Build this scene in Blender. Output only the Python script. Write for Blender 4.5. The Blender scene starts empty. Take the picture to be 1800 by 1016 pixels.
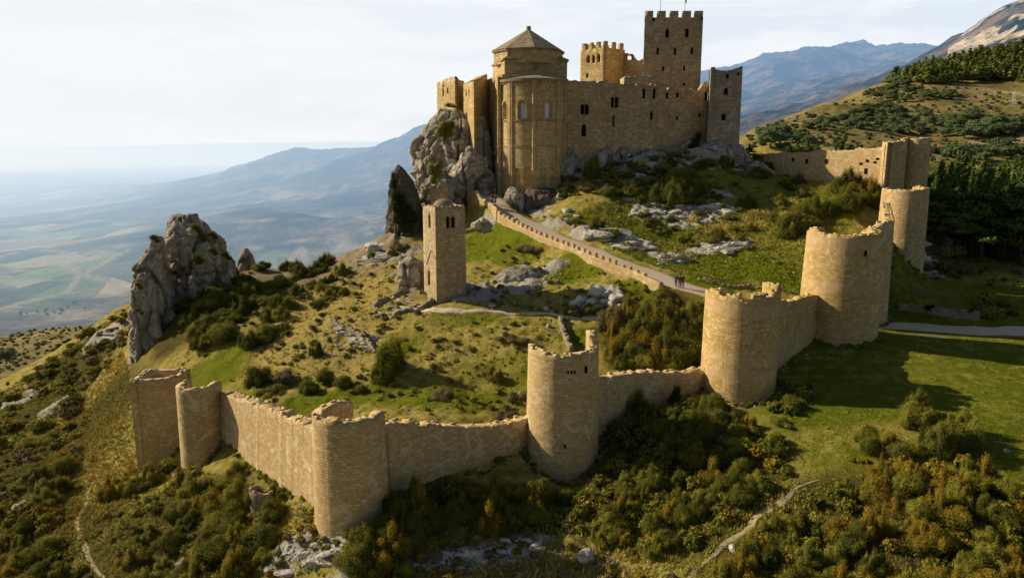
import bpy, bmesh, math, random
import numpy as np
from mathutils import Vector, Matrix
random.seed(7); RNG = np.random.default_rng(7)
S = bpy.context.scene; C = S.collection
# ------------------------------------------------------------------ camera
F = 1300.0; TH = math.radians(10.8); CT, ST = math.cos(TH), math.sin(TH)
def P(px, py, Y):
    """world point on the line of sight of photo position px,py at forward distance Y (metres)"""
    u = (px - 900) / F; v = (508 - py) / F
    k = Y / (CT + v * ST)
    return Vector((u * k, Y, (v * CT - ST) * k))
cam = bpy.data.cameras.new('camera'); camo = bpy.data.objects.new('camera', cam); C.objects.link(camo)
cam.sensor_width = 36; cam.lens = 36 * F / 1800; cam.clip_start = 0.5; cam.clip_end = 90000
camo.rotation_euler = (math.pi / 2 - TH, 0, 0); S.camera = camo
S.view_settings.view_transform = 'Standard'; S.view_settings.look = 'None'; S.view_settings.exposure = 0
# ------------------------------------------------------------------ sun and sky
SUN_EL = math.radians(29); SUNH = Vector((-1, 0.33, 0)).normalized()
TOSUN = Vector((SUNH.x * math.cos(SUN_EL), SUNH.y * math.cos(SUN_EL), math.sin(SUN_EL)))
sl = bpy.data.lights.new('sun', 'SUN'); sl.energy = 5.0; sl.angle = math.radians(0.55); sl.color = (1.0, 0.87, 0.62)
so = bpy.data.objects.new('sun', sl); C.objects.link(so); so.rotation_euler = (-TOSUN).to_track_quat('-Z', 'Y').to_euler()
W = bpy.data.worlds.new('World'); S.world = W; W.use_nodes = True
class NT:
    def __init__(s, nt): s.t = nt; s.n = nt.nodes; s.n.clear()
    def add(s, typ, **kw):
        o = s.n.new(typ)
        for k, v in kw.items():
            if k.startswith('_'): setattr(o, k[1:], v)
            else:
                key = int(k[1:]) if (k[0] == 'i' and k[1:].isdigit()) else k.replace('__', ' ')
                s.set(o.inputs[key], v)
        return o
    def set(s, sock, v):
        if isinstance(v, bpy.types.NodeSocket): s.t.links.new(v, sock)
        elif isinstance(v, bpy.types.Node): s.t.links.new(v.outputs[0], sock)
        else: sock.default_value = (tuple(v) + (1,) if isinstance(v, tuple) and len(v) == 3 and sock.type == 'RGBA' else v)
    def math(s, op, a, b=0.0, clamp=False):
        o = s.n.new('ShaderNodeMath'); o.operation = op; o.use_clamp = clamp; s.set(o.inputs[0], a)
        s.set(o.inputs[1], b); return o.outputs[0]
    def mix(s, fac, a, b, mode='MIX'):
        o = s.n.new('ShaderNodeMix'); o.data_type = 'RGBA'; o.blend_type = mode; o.clamp_factor = True
        s.set(o.inputs[0], fac); s.set(o.inputs[6], a); s.set(o.inputs[7], b); return o.outputs[2]
    def noise(s, vec, scale, detail=4, rough=.55, dist=0.0):
        return s.add('ShaderNodeTexNoise', Vector=vec, Scale=scale, Detail=detail, Roughness=rough, Distortion=dist).outputs[0]
    def ramp(s, fac, stops):
        o = s.n.new('ShaderNodeValToRGB'); s.set(o.inputs[0], fac); e = o.color_ramp.elements
        while len(e) < len(stops): e.new(0.5)
        for q, (p, c) in zip(e, stops): q.position = p; q.color = (c[0], c[1], c[2], 1) if isinstance(c, tuple) else (c, c, c, 1)
        return o.outputs[0]
    def step(s, x, a, b):
        o = s.n.new('ShaderNodeMapRange'); o.clamp = True; s.set(o.inputs[0], x); o.inputs[1].default_value = a; o.inputs[2].default_value = b
        return o.outputs[0]
    def attr(s, name):
        return s.add('ShaderNodeAttribute', _attribute_name=name)
w = NT(W.node_tree)
sky = w.add('ShaderNodeTexSky'); sky.sky_type = 'NISHITA'; sky.sun_disc = False; sky.sun_elevation = SUN_EL
sky.sun_rotation = math.atan2(TOSUN.x, TOSUN.y); sky.air_density = 1.0; sky.dust_density = 2.2; sky.ozone_density = 1.2; sky.altitude = 900
tc = w.add('ShaderNodeTexCoord'); gen = tc.outputs['Generated']
sep = w.add('ShaderNodeSeparateXYZ', Vector=gen)
mp = w.add('ShaderNodeMapping', Vector=gen, Scale=(1.6, 1.6, 9.0), Rotation=(0, 0.10, 0))
cn = w.noise(mp.outputs[0], 2.2, 9, .62, .6)
cl = w.step(cn, .42, .60)
low = w.math('MULTIPLY', w.step(sep.outputs[2], .34, .19), w.step(sep.outputs[1], -.1, .76))             # horizon cloud veil, shaped to fade overhead and behind the camera to lower fill
sunward = w.step(sep.outputs[0], .55, -.75)
veil = w.math('MULTIPLY', low, w.math('ADD', .93, w.math('MULTIPLY', cl, .1)), True)
cloudc = w.mix(sunward, (8.0, 8.8, 9.7), (9.5, 9.75, 9.9))
cloudc2 = w.mix(w.math('MULTIPLY', cl, .8), cloudc, (9.3, 9.5, 9.7))
col = w.mix(veil, w.mix(1.0, sky.outputs[0], (.68, .65, .60), 'MULTIPLY'), cloudc2)
bg = w.add('ShaderNodeBackground', Color=col, Strength=0.1)
w.add('ShaderNodeOutputWorld', Surface=bg.outputs[0])
# ------------------------------------------------------------------ numpy noise
def _h(ix, iy, iz):
    n = (ix * 374761393 + iy * 668265263 + iz * 2147483647) & 0xffffffff
    n = ((n ^ (n >> 13)) * 1274126177) & 0xffffffff
    n = ((n ^ (n >> 15)) * 2246822519) & 0xffffffff
    return ((n ^ (n >> 16)) & 0xffffff) / float(0xffffff)
def vn(x, y, z=None):
    x = np.asarray(x, float); y = np.asarray(y, float); z = np.zeros_like(x) if z is None else np.asarray(z, float)
    ix, iy, iz = np.floor(x).astype(np.int64), np.floor(y).astype(np.int64), np.floor(z).astype(np.int64)
    fx, fy, fz = x - ix, y - iy, z - iz
    fx = fx * fx * (3 - 2 * fx); fy = fy * fy * (3 - 2 * fy); fz = fz * fz * (3 - 2 * fz)
    r = 0
    for a in (0, 1):
        for b in (0, 1):
            for c in (0, 1):
                r = r + _h(ix + a, iy + b, iz + c) * (fx if a else 1 - fx) * (fy if b else 1 - fy) * (fz if c else 1 - fz)
    return r * 2 - 1
def fbm(x, y, z=None, oct=4, g=.5):
    a = 1; s = 0; k = 1; z = np.zeros_like(np.asarray(x, float)) if z is None else z
    for i in range(oct):
        s = s + a * vn(x * k + 17.3 * i, y * k + 9.1 * i, z * k + 3.7 * i); a *= g; k *= 2.03
    return s
def ridged(x, y, z=None, oct=4):
    a = 1; s = 0; k = 1; z = np.zeros_like(np.asarray(x, float)) if z is None else z
    for i in range(oct):
        s = s + a * (1 - 2 * np.abs(vn(x * k + 7.3 * i, y * k + 5.1 * i, z * k + 1.7 * i))); a *= .5; k *= 2.1
    return s
# ------------------------------------------------------------------ terrain: surveyed points (photo x, photo y, distance)
CP = """1800,1016,46 1600,1016,46.5 1400,1016,48 1200,1016,50 1050,1016,52 900,1016,53.5 700,1016,54 617,1016,53.4 500,1016,56 300,1016,60 150,1016,63 0,1016,66
1800,850,57 1650,860,56 1500,870,56 1350,880,57 1230,900,58 1050,900,60.5 900,900,61 760,930,58.5 1800,720,69 1650,720,69 1520,740,68 1400,760,67 1800,600,88 1700,600,88 1560,600,87.5 1475,610,86.5
1420,700,74 1303,712,74.3 1370,690,76 1200,760,70 1150,750,71 1060,800,69 990,848,66.3 800,862,63.5 700,880,60.5 617,945,56.6 560,900,60 480,880,66 400,820,74 350,820,77.5 275,822,83.5 300,900,69 180,900,72 60,900,75
0,800,95 100,800,92 150,730,112 60,700,124 0,690,131 130,760,101 230,700,101 200,650,116 110,612,144 225,535,150 170,575,142 230,640,112
1800,580,95 1700,577,95.5 1620,572,97 1540,566,99 1555,550,103 1590,480,121 1700,505,116 1800,520,112 1700,460,131 1800,455,134 1650,440,140
640,745,70 800,738,72 900,740,73 500,700,80 440,690,85 560,690,82 400,640,95 500,640,91 700,690,80 850,680,82 950,640,84 700,610,89 900,600,88 350,600,103 600,600,94 500,560,105 600,550,101
450,505,124 560,482,130 640,443,138 690,412,141 430,474,134 330,540,114 740,430,134 745,500,110 780,533,102 700,520,108 830,520,106 900,550,98 1080,565,95 1000,560,97 1000,500,107 920,470,117 880,430,126 1080,500,105 1150,520,99.5 1200,560,93 1230,620,86 1100,640,83 1250,530,95.5
850,418,131 900,428,124 950,440,119 1000,453,112.5 1074,485,104 1130,502,100 820,400,137
1243,515,96 1190,500,99 1140,480,104 1074,456,110 1030,438,115.5 981,419,121.5 950,405,126 918,389,131 890,373,135.5 873,360,139
1100,400,128 1200,470,113 1300,480,109 1380,510,100.5 1200,400,128 1300,400,126 1400,400,122 1100,340,138 1200,340,139 1300,340,138.5 1440,335,138 1010,368,134 1100,305,146 1200,294,147 1300,293,150 1350,305,150
1530,368,127 1440,375,127 1480,420,116 1450,322,146 1340,294,157 1548,348,136 1410,450,112 1560,420,118
1010,300,149 1100,272,151 1240,263,152 1000,350,140 950,388,137.5 920,388,138.5 1000,262,168 1150,258,172 1280,265,165 1000,275,195 1200,275,200
1320,250,230 1450,262,300 1560,262,310 1700,262,320 1800,258,330 1640,268,220 1750,285,220 1500,290,210 1700,330,185 1800,340,180
1330,226,420 1450,186,470 1560,152,540 1640,125,600 1700,108,660 1800,90,680 1400,225,380 1560,200,430 1700,180,470 1800,160,500 1600,240,350 1800,225,370
1330,232,800 1450,215,850 1560,190,900 1650,160,950 1760,130,1000
1310,225,2000 1420,212,2100 1500,195,2200 1560,172,2300 1620,142,2300 1660,118,2300 1700,108,2300 1300,130,4800 1380,112,4700 1430,93,4600 1490,83,4500 1545,96,4400 1560,103,4400 1600,110,4300 1600,114,5300 1640,100,3700 1672,85,3500 1700,98,3400 1735,86,5200 1400,165,3300 1500,150,3300 1600,135,2900
1310,232,1700 1400,218,1700 1450,208,1700 1500,196,1700 1560,176,1700 1610,152,1700 1650,125,1650 1740,118,1100 1800,112,1100 1690,103,1550 1700,97,1600 1722,88,1600 1745,62,1600 1775,42,1650 1800,28,1700 1900,10,1800
1300,180,7000 1490,140,7000 1650,130,7000 1800,100,4500 1300,230,12000 1600,200,12000 1800,190,12000 1300,262,40000 1600,255,40000 1800,255,40000
740,209,5000 700,238,5100 640,258,5300 590,261,5400 540,259,5500 499,263,5500 440,284,5500 358,307,5400 300,328,5400 230,352,5000 700,330,3500 560,385,3000 620,300,4300 450,340,4200 450,366,3000 520,374,2900 400,392,2700 560,392,2700 350,372,3600 250,385,3400 1000,200,5500 1000,290,3000
0,260,38000 200,261,38000 420,256,38000 600,254,38000 700,250,30000 900,255,38000"""
cps = []
for t in CP.split():
    a, b, c = map(float, t.split(',')); p = P(a, b, c); cps.append((p.x, p.y, p.z))
def pz(px, Y, z): u = (px - 900) / F; cps.append((u * Y * 1.0, Y, z))
for u_ in (-200, 0, 200, 450, 700):
    for Y, z in ((2200, -350), (3000, -352), (8500, -350), (14000, -345), (22000, -330)):
        if u_ in (700, 450) and Y in (3000,): continue
        pz(u_, Y, z)
pz(0, 1500, -345); pz(200, 1500, -348); pz(-200, 1500, -345); pz(450, 1600, -345); pz(700, 1700, -335); pz(1000, 1700, -300)
for px_, Y, z in ((-150, 300, -92), (0, 280, -85), (0, 400, -112), (100, 440, -115), (200, 480, -114), (0, 520, -134), (200, 520, -122), (0, 200, -66), (100, 210, -62),
                  (0, 800, -235), (200, 800, -225), (450, 800, -215), (0, 650, -175), (200, 650, -160), (225, 200, -58), (350, 200, -56), (500, 190, -44), (600, 185, -40), (680, 180, -36),
                  (350, 160, -35), (520, 150, -27), (620, 158, -24), (350, 280, -96), (500, 280, -90), (650, 280, -80), (450, 480, -128), (650, 480, -125), (450, 1100, -290), (650, 1100, -275),
                  (900, 260, -40), (1000, 320, -50), (900, 480, -110), (1000, 600, -110), (1100, 260, -22), (1250, 240, -20), (760, 150, -18), (800, 145, -13), (840, 150, -8), (760, 190, -26), (720, 165, -27), (850, 175, -8), (900, 148, -10), (950, 150, -9), (900, 165, -6),
                  (1900, 70, -26), (1950, 100, -23), (1950, 160, -17), (-100, 80, -42), (-150, 110, -46), (-150, 60, -41), (1700, 160, -17.5), (1800, 150, -18), (1620, 160, -15), (0, 45, -40), (900, 40, -36), (1800, 35, -31), (450, 42, -37), (1350, 40, -33), (-200, 40, -42), (2000, 38, -30)):
    pz(px_, Y, z)
cps = np.array(cps)
def lp(x, y): r = np.hypot(x, y); return np.arctan2(x, y), np.log(r), r
ca, cr, rr = lp(cps[:, 0], cps[:, 1]); cw = cps[:, 2] / rr
# centres in (azimuth, log distance)
def ker(d2): return np.sqrt(d2 + 0.012 ** 2)
D2 = (ca[:, None] - ca) ** 2 + (cr[:, None] - cr) ** 2
A_ = ker(D2) - 0.004 * np.eye(len(ca)); N_ = len(ca)
M_ = np.zeros((N_ + 3, N_ + 3)); M_[:N_, :N_] = A_; M_[:N_, N_] = 1; M_[:N_, N_ + 1] = ca; M_[:N_, N_ + 2] = cr; M_[N_:, :N_] = M_[:N_, N_:].T
W_ = np.linalg.solve(M_, np.concatenate([cw, [0, 0, 0]]))
NA, R0, R1, R2 = 860, 33.0, 270.0, 46000.0
AZ = np.radians(np.linspace(-46, 46, NA))
LR = np.concatenate([np.linspace(math.log(R0), math.log(R1), 500), np.linspace(math.log(R1), math.log(R2), 300)[1:]]); NR = len(LR)
GW = np.zeros((NR, NA))
for i in range(NR):
    d2 = (AZ[:, None] - ca) ** 2 + (LR[i] - cr) ** 2
    GW[i] = ker(d2) @ W_[:N_] + W_[N_] + W_[N_ + 1] * AZ + W_[N_ + 2] * LR[i]
RG = np.exp(LR)[:, None]; GX = RG * np.sin(AZ)[None, :]; GY = RG * np.cos(AZ)[None, :]; GZ = GW * RG
def grid_lookup(G, x, y):
    a, l, r = lp(np.asarray(x, float), np.asarray(y, float))
    fa = np.clip((a - AZ[0]) / (AZ[-1] - AZ[0]) * (NA - 1), 0, NA - 1.001); fi = np.clip(np.interp(l, LR, np.arange(NR)), 0, NR - 1.001)
    i, j = fi.astype(int), fa.astype(int); fi = fi - i; fa = fa - j
    return (G[i, j] * (1 - fi) * (1 - fa) + G[i + 1, j] * fi * (1 - fa) + G[i, j + 1] * (1 - fi) * fa + G[i + 1, j + 1] * fi * fa)
def Hz(x, y): return grid_lookup(GZ, x, y)
YS = np.exp(np.linspace(math.log(38), math.log(40000), 2600))
def ground(px, py, ymin=38.0):
    """where the line of sight meets the terrain"""
    px = np.atleast_1d(np.asarray(px, float)); py = np.atleast_1d(np.asarray(py, float))
    u = (px - 900) / F; v = (508 - py) / F; k = 1 / (CT + v * ST)
    out = np.zeros((len(px), 3))
    for q in range(len(px)):
        X = u[q] * k[q] * YS; Z = (v[q] * CT - ST) * k[q] * YS
        h = Hz(X, YS); below = np.nonzero((Z < h) & (YS > ymin))[0]
        n = below[0] if len(below) else len(YS) - 1
        out[q] = (X[n], YS[n], h[n])
    return out
def gp(px, py, ymin=38.0): return Vector(ground([px], [py], ymin)[0])
# ---- paint masks (plan positions)
M = {k: np.zeros_like(GZ) for k in ('rock', 'dry', 'scrub', 'green', 'dirt', 'smooth', 'far')}
def blob(kind, lst, soft=1.0):
    for px, py, rx, ry, s in lst:
        c = gp(px, py); d = np.sqrt(((GX - c.x) / rx) ** 2 + ((GY - c.y) / ry) ** 2)
        n = .25 * fbm(GX[:1] * 0, GY[:1] * 0) if False else 0
        M[kind][...] = np.maximum(M[kind], s * np.clip((1.15 - d) / (.45 * soft), 0, 1))
NEAR = np.clip((300 - RG) / 60, 0, 1) * np.ones_like(GX)
blob('smooth', [(1650, 690, 22, 24, 1), (1750, 590, 18, 18, 1), (1520, 690, 14, 14, 1), (1700, 520, 22, 12, 1), (1800, 780, 14, 14, 1)])
blob('rock', [(1180, 372, 6, 3.0, .95), (1240, 378, 7, 3.6, .95), (1225, 340, 5, 2.0, .8), (1140, 378, 4, 2.6, .85), (1060, 415, 6.5, 3.2, 1), (1110, 430, 4.5, 2.4, 1), (1265, 437, 6.5, 2.2, .9), (1180, 458, 4, 2, .75), (1205, 392, 5, 2.4, .85),
              (1300, 285, 6, 3, .6), (1200, 278, 10, 2, .5), (1100, 290, 7, 2, .5), (1020, 310, 4, 2, .5), (960, 365, 4, 3, .6), (1500, 330, 9, 3, .6), (1400, 300, 6, 3, .7), (960, 395, 5, 3, .8),
              (900, 510, 4, 3.4, .9), (930, 490, 6, 4, .8), (1060, 530, 3.5, 3, .9), (830, 520, 5, 4, .7), (700, 450, 5, 5, .8), (650, 440, 7, 4, .95), (720, 480, 4, 4, .8), (640, 590, 3, 2, .4),
              (900, 955, 4, 1.0, .7), (760, 995, 4, 1.2, .6), (560, 972, 3, 1.2, .7), (500, 985, 3, 1.6, .6), (840, 1010, 4, 1.0, .6), (620, 1005, 3, 1.4, .6), (340, 1005, 3, 2, .6),
              (185, 590, 5, 5, .8), (60, 880, 3, 2.5, .8), (100, 720, 4, 3, .6), (30, 700, 4, 3, .6), (1640, 410, 5, 6, .9), (1620, 470, 5, 3, .7), (860, 400, 2, 3, .5), (1310, 275, 5, 5, .6)])
blob('dry', [(560, 600, 10, 10, 1), (620, 560, 8, 10, 1), (660, 500, 8, 9, 1), (560, 540, 12, 10, .9), (640, 640, 6, 4, .7), (700, 480, 6, 6, .8), (200, 740, 8, 10, .85), (190, 680, 7, 10, 1), (220, 800, 5, 7, .7),
             (520, 640, 7, 6, .8), (820, 640, 8, 6, .5), (480, 880, 5, 3, .5), (350, 620, 6, 4, .5), (560, 920, 5, 4, .6), (1000, 1000, 8, 2, .9), (900, 940, 7, 2, .5), (150, 900, 5, 6, .7), (80, 930, 6, 5, .6), (1560, 770, 5, 4, .5),
             (1300, 380, 12, 8, .5), (1400, 430, 8, 8, .5), (800, 600, 6, 4, .5), (740, 570, 5, 4, .5), (950, 440, 6, 3, .4), (840, 540, 5, 3, .5), (1480, 770, 6, 3, .4)])
blob('green', [(780, 700, 9, 4, 1), (620, 700, 9, 3, 1), (450, 680, 7, 4, 1), (380, 650, 6, 5, 1), (880, 660, 8, 4, .7), (860, 430, 7, 7, 1), (920, 440, 6, 5, .9), (1020, 470, 8, 4, 1), (1120, 510, 6, 3, .8), (1040, 590, 5, 3, 1),
               (660, 560, 4, 5, .8), (1300, 470, 14, 6, 1), (1200, 490, 8, 3, 1), (1380, 490, 5, 4, 1), (980, 390, 6, 3, 1), (240, 760, 3.5, 8, .9), (300, 880, 6, 4, .5), (1150, 410, 8, 5, .6), (700, 600, 5, 4, .8), (800, 560, 7, 3, .7)])
blob('scrub', [(1550, 930, 16, 9, 1), (1200, 850, 10, 7, 1), (1000, 900, 14, 4, 1), (800, 890, 12, 3, 1), (1150, 780, 10, 5, 1), (300, 940, 10, 9, .8), (60, 800, 14, 22, .9), (60, 960, 10, 8, .9), (100, 680, 10, 18, .8),
               (400, 530, 10, 12, .9), (500, 500, 8, 12, .7), (1160, 600, 8, 10, 1), (1720, 400, 30, 24, 1), (1650, 440, 12, 8, .8), (470, 480, 14, 8, .9), (1680, 340, 30, 30, 1), (330, 560, 6, 8, .9)])
blob('dirt', [(950, 1000, 7, 1.6, .9), (1040, 1005, 4, 1.6, .7), (1510, 600, 0, 0.01, 0)] if False else [(860, 985, 7, 2.0, .85), (1000, 975, 5, 1.3, .75), (720, 1005, 5, 1.6, .7), (520, 1000, 4, 1.6, .5), (950, 1000, 7, 1.8, 1), (1040, 1008, 4, 1.5, .7), (1470, 640, 2, 1, .3), (1610, 590, 6, 1.2, .5), (700, 530, 3, 3, .5), (1650, 518, 5, 1.5, .5)])
# ---- relief
n8 = fbm(GX / 9, GY / 9, oct=4); n2 = fbm(GX / 2.2 + 40, GY / 2.2, oct=3)
damp = 1 - .8 * M['smooth']
GZ += NEAR * damp * (n8 * .42 + n2 * .24 + .10 * fbm(GX / .8, GY / .8 + 7, oct=2))
blk = ridged(GX / 2.6, GY / 1.9, oct=4); step_ = np.clip(blk, -1, 1.4)
M['rock'] = np.clip(M['rock'] * 1.15 + .55 * fbm(GX / 2.4 + 9, GY / 1.8, oct=4) * (M['rock'] > .02), 0, 1)
blk2 = ridged(GX / .9 + 5, GY / .7, oct=3)
GZ += NEAR * (np.clip(M['rock'] * 1.6 - .6, 0, 1)) * (.34 * step_ + .13 * blk2 + .15)
mid = np.clip((RG - 260) / 120, 0, 1) * np.clip((2500 - RG) / 800, 0, 1)
GZ += mid * (fbm(GX / 60, GY / 60, oct=5) * 3.2)
hi = np.clip((GZ + 350) / 120, .0, 1)
farm = np.clip((RG - 1200) / 700, 0, 1)
GZ += farm * hi * (ridged(GX / 900, GY / 900, oct=5) * np.where(AZ[None, :] < 0, 16, 42) + ridged(GX / 240, GY / 300, oct=4) * np.where(AZ[None, :] < 0, 14, 26)) * np.clip(RG / 4200, 0.12, 1) * np.clip(9000 / RG, .2, 1)
GZ += np.clip((RG - 2400) / 900, 0, 1) * (AZ[None, :] < 0) * hi * (ridged(GX / 700 + 3, GY / 1400, oct=5) * 16 - 48) * np.clip(7500 / RG, 0, 1)
GZ += farm * (1 - hi) * np.clip(fbm(GX / 1300, GY / 700, oct=4), 0, 1) * 22
# cliffs of the far summit: stepped limestone
right = (AZ[None, :] > math.radians(29.5)) & (RG > 1250) & (RG < 2100)
M['far'] = np.where(right, np.clip(fbm(GX / 70, GZ / 22, GY / 70, oct=4) * 1.6 + .55, 0, 1), 0) * np.ones_like(GX)
cut = []   # roads are levelled along their centre lines
def level_path(pts, width, soft=1.5, drop=.0):
    pts = [Vector(p) for p in pts]; best = np.full(GX.shape, 1e9); zz = np.zeros_like(GX)
    for a, b in zip(pts[:-1], pts[1:]):
        dx, dy = b.x - a.x, b.y - a.y; L2 = dx * dx + dy * dy
        t = np.clip(((GX - a.x) * dx + (GY - a.y) * dy) / L2, 0, 1)
        d = np.hypot(GX - a.x - t * dx, GY - a.y - t * dy); z = a.z + t * (b.z - a.z)
        m = d < best; best[m] = d[m]; zz[m] = z[m]
    k = np.clip((width / 2 + soft - best) / soft, 0, 1)
    GZ[...] = GZ * (1 - k) + (zz - drop) * k
    return best
def resample(pts, step):
    pts = [Vector(p) for p in pts]; out = [pts[0]]
    # Catmull-Rom through the points
    Q = [2 * pts[0] - pts[1]] + pts + [2 * pts[-1] - pts[-2]]
    for i in range(1, len(Q) - 2):
        n = max(2, int((Q[i + 1] - Q[i]).length / step))
        for k in range(1, n + 1):
            t = k / n; a, b, c, d = Q[i - 1], Q[i], Q[i + 1], Q[i + 2]
            out.append(.5 * ((2 * b) + (c - a) * t + (2 * a - 5 * b + 4 * c - d) * t * t + (3 * b - a - 3 * c + d) * t ** 3))
    return out
ROAD = resample([P(1290, 530, 93.5), P(1243, 515, 96), P(1190, 500, 99), P(1140, 480, 104), P(1074, 456, 110), P(1030, 438, 115.5), P(981, 419, 121.5), P(950, 405, 126), P(918, 389, 131), P(890, 373, 135.5), P(873, 360, 139), P(866, 351, 142.5), P(862, 343, 147)], 1.0)
level_path(ROAD, 5.0, 1.4, .03)
GR = resample([P(1515, 566, 99), P(1560, 571, 97.5), P(1620, 575, 96.2), P(1700, 580, 94.6), P(1800, 581, 94.2), P(1930, 577, 95), P(2050, 577, 95)], 1.0)
level_path(GR, 6.2, 1.2, .03)
# ------------------------------------------------------------------ mesh helpers
def mkmesh(name, V, Fq, uv=None, attrs=None, smooth=True):
    V = np.asarray(V, np.float32).reshape(-1, 3); me = bpy.data.meshes.new(name)
    if isinstance(Fq, np.ndarray):
        k = Fq.shape[1]; me.vertices.add(len(V)); me.vertices.foreach_set('co', V.ravel())
        me.loops.add(Fq.size); me.loops.foreach_set('vertex_index', Fq.astype(np.int32).ravel())
        me.polygons.add(len(Fq)); me.polygons.foreach_set('loop_start', (np.arange(len(Fq)) * k).astype(np.int32))
        me.update(calc_edges=True)
    else:
        me.from_pydata([tuple(map(float, v)) for v in V], [], [tuple(f) for f in Fq]); me.update()
    if uv is not None:
        l = me.uv_layers.new(name='UVMap'); l.data.foreach_set('uv', np.asarray(uv, np.float32).ravel())
    for k_, a in (attrs or {}).items():
        at = me.attributes.new(k_, 'FLOAT', 'POINT'); at.data.foreach_set('value', np.asarray(a, np.float32).ravel())
    if smooth: me.polygons.foreach_set('use_smooth', np.ones(len(me.polygons), bool))
    me.validate(); return me
def link(name, me, mat=None, parent=None, loc=None):
    o = bpy.data.objects.new(name, me); C.objects.link(o)
    if mat is not None:
        me.materials.clear(); me.materials.append(mat)
    if parent is not None: o.parent = parent
    if loc is not None: o.location = loc
    return o
def tag(o, label=None, cat=None, group=None, kind=None):
    if label: o['label'] = label
    if cat: o['category'] = cat
    if group: o['group'] = group
    if kind: o['kind'] = kind
    return o
def empty(name, loc, rz=0):
    o = bpy.data.objects.new(name, None); C.objects.link(o); o.location = loc; o.rotation_euler = (0, 0, rz); o.empty_display_size = .5; return o
def uvproj(me, cen=None, R=1):
    """masonry coordinates in metres: along the wall, and height"""
    l = me.uv_layers.get('UVMap') or me.uv_layers.new(name='UVMap')
    for p in me.polygons:
        n = p.normal
        for li in p.loop_indices:
            co = me.vertices[me.loops[li].vertex_index].co
            if abs(n.z) > .75: uv = (co.x, co.y)
            elif cen is not None and abs(Vector((co.x - cen[0], co.y - cen[1], 0)).normalized().dot(n)) > .5:
                a = math.atan2(co.x - cen[0], -(co.y - cen[1])); uv = (a * R, co.z)
            else:
                t = Vector((-n.y, n.x, 0)).normalized() if abs(n.z) < .999 else Vector((1, 0, 0)); uv = (co.x * t.x + co.y * t.y, co.z / max(.5, math.hypot(n.x, n.y)))
            l.data[li].uv = uv
def bm_obj(name, bm, mat, parent=None, smooth=False, cen=None, R=1):
    bmesh.ops.recalc_face_normals(bm, faces=bm.faces)
    me = bpy.data.meshes.new(name); bm.to_mesh(me); bm.free()
    if parent is not None and parent.type == 'EMPTY':       # meshes are written in world coordinates; parents carry a location
        me.transform(Matrix.Translation(-parent.location))
    elif parent is not None and parent.parent is not None and parent.parent.type == 'EMPTY':
        me.transform(Matrix.Translation(-parent.parent.location - parent.location))
    uvproj(me, cen if cen is None else (cen[0] - (parent.location.x if parent else 0), cen[1] - (parent.location.y if parent else 0)), R)
    if smooth: me.polygons.foreach_set('use_smooth', np.ones(len(me.polygons), bool))
    return link(name, me, mat, parent)
def prism(bm, pts, z0, z1, z1s=None):
    """vertical prism over a footprint; z1s may give a height to each corner"""
    n = len(pts); a = [bm.verts.new((p[0], p[1], z0)) for p in pts]; b = [bm.verts.new((p[0], p[1], z1 if z1s is None else z1s[i])) for i, p in enumerate(pts)]
    for i in range(n): bm.faces.new((a[i], a[(i + 1) % n], b[(i + 1) % n], b[i]))
    bm.faces.new(b); bm.faces.new(a[::-1]); return a, b
def box(bm, c, sx, sy, sz, rz=0, z0=None):
    cs, sn = math.cos(rz), math.sin(rz); z0 = c[2] if z0 is None else z0
    pts = [(c[0] + x * cs - y * sn, c[1] + x * sn + y * cs) for x, y in ((-sx / 2, -sy / 2), (sx / 2, -sy / 2), (sx / 2, sy / 2), (-sx / 2, sy / 2))]
    prism(bm, pts, z0, z0 + sz)
# ------------------------------------------------------------------ materials
def newmat(name):
    m = bpy.data.materials.new(name); m.use_nodes = True; return m, NT(m.node_tree)
def finish(t, col, rough=.9, bump=None, bstr=.5, bdist=.1, spec=.2, haze=False, hz=5600.0):
    kw = dict(Base__Color=col, Roughness=rough); b = t.add('ShaderNodeBsdfPrincipled', **kw)
    b.inputs['Specular IOR Level'].default_value = spec
    if bump is not None:
        bn = t.add('ShaderNodeBump', Height=bump, Strength=bstr, Distance=bdist); t.t.links.new(bn.outputs[0], b.inputs['Normal'])
    out = b.outputs[0]
    if haze:      # aerial haze painted as surface emission, stronger with distance and toward the sun
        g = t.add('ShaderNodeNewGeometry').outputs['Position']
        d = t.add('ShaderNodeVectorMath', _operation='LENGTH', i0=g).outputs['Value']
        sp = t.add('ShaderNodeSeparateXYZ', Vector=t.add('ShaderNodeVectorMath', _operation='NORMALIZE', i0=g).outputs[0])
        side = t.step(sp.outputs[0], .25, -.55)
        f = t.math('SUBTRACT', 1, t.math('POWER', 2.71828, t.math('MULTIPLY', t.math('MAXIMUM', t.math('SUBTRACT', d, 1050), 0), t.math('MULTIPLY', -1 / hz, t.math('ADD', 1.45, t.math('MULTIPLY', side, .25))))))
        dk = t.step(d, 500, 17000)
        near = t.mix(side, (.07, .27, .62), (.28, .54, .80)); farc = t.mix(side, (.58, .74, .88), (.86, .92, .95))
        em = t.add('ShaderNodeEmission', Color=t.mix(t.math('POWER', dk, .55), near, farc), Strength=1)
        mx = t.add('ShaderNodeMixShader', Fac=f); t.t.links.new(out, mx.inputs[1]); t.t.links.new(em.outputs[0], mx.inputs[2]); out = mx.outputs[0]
    o = t.add('ShaderNodeOutputMaterial', Surface=out); return b
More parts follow.
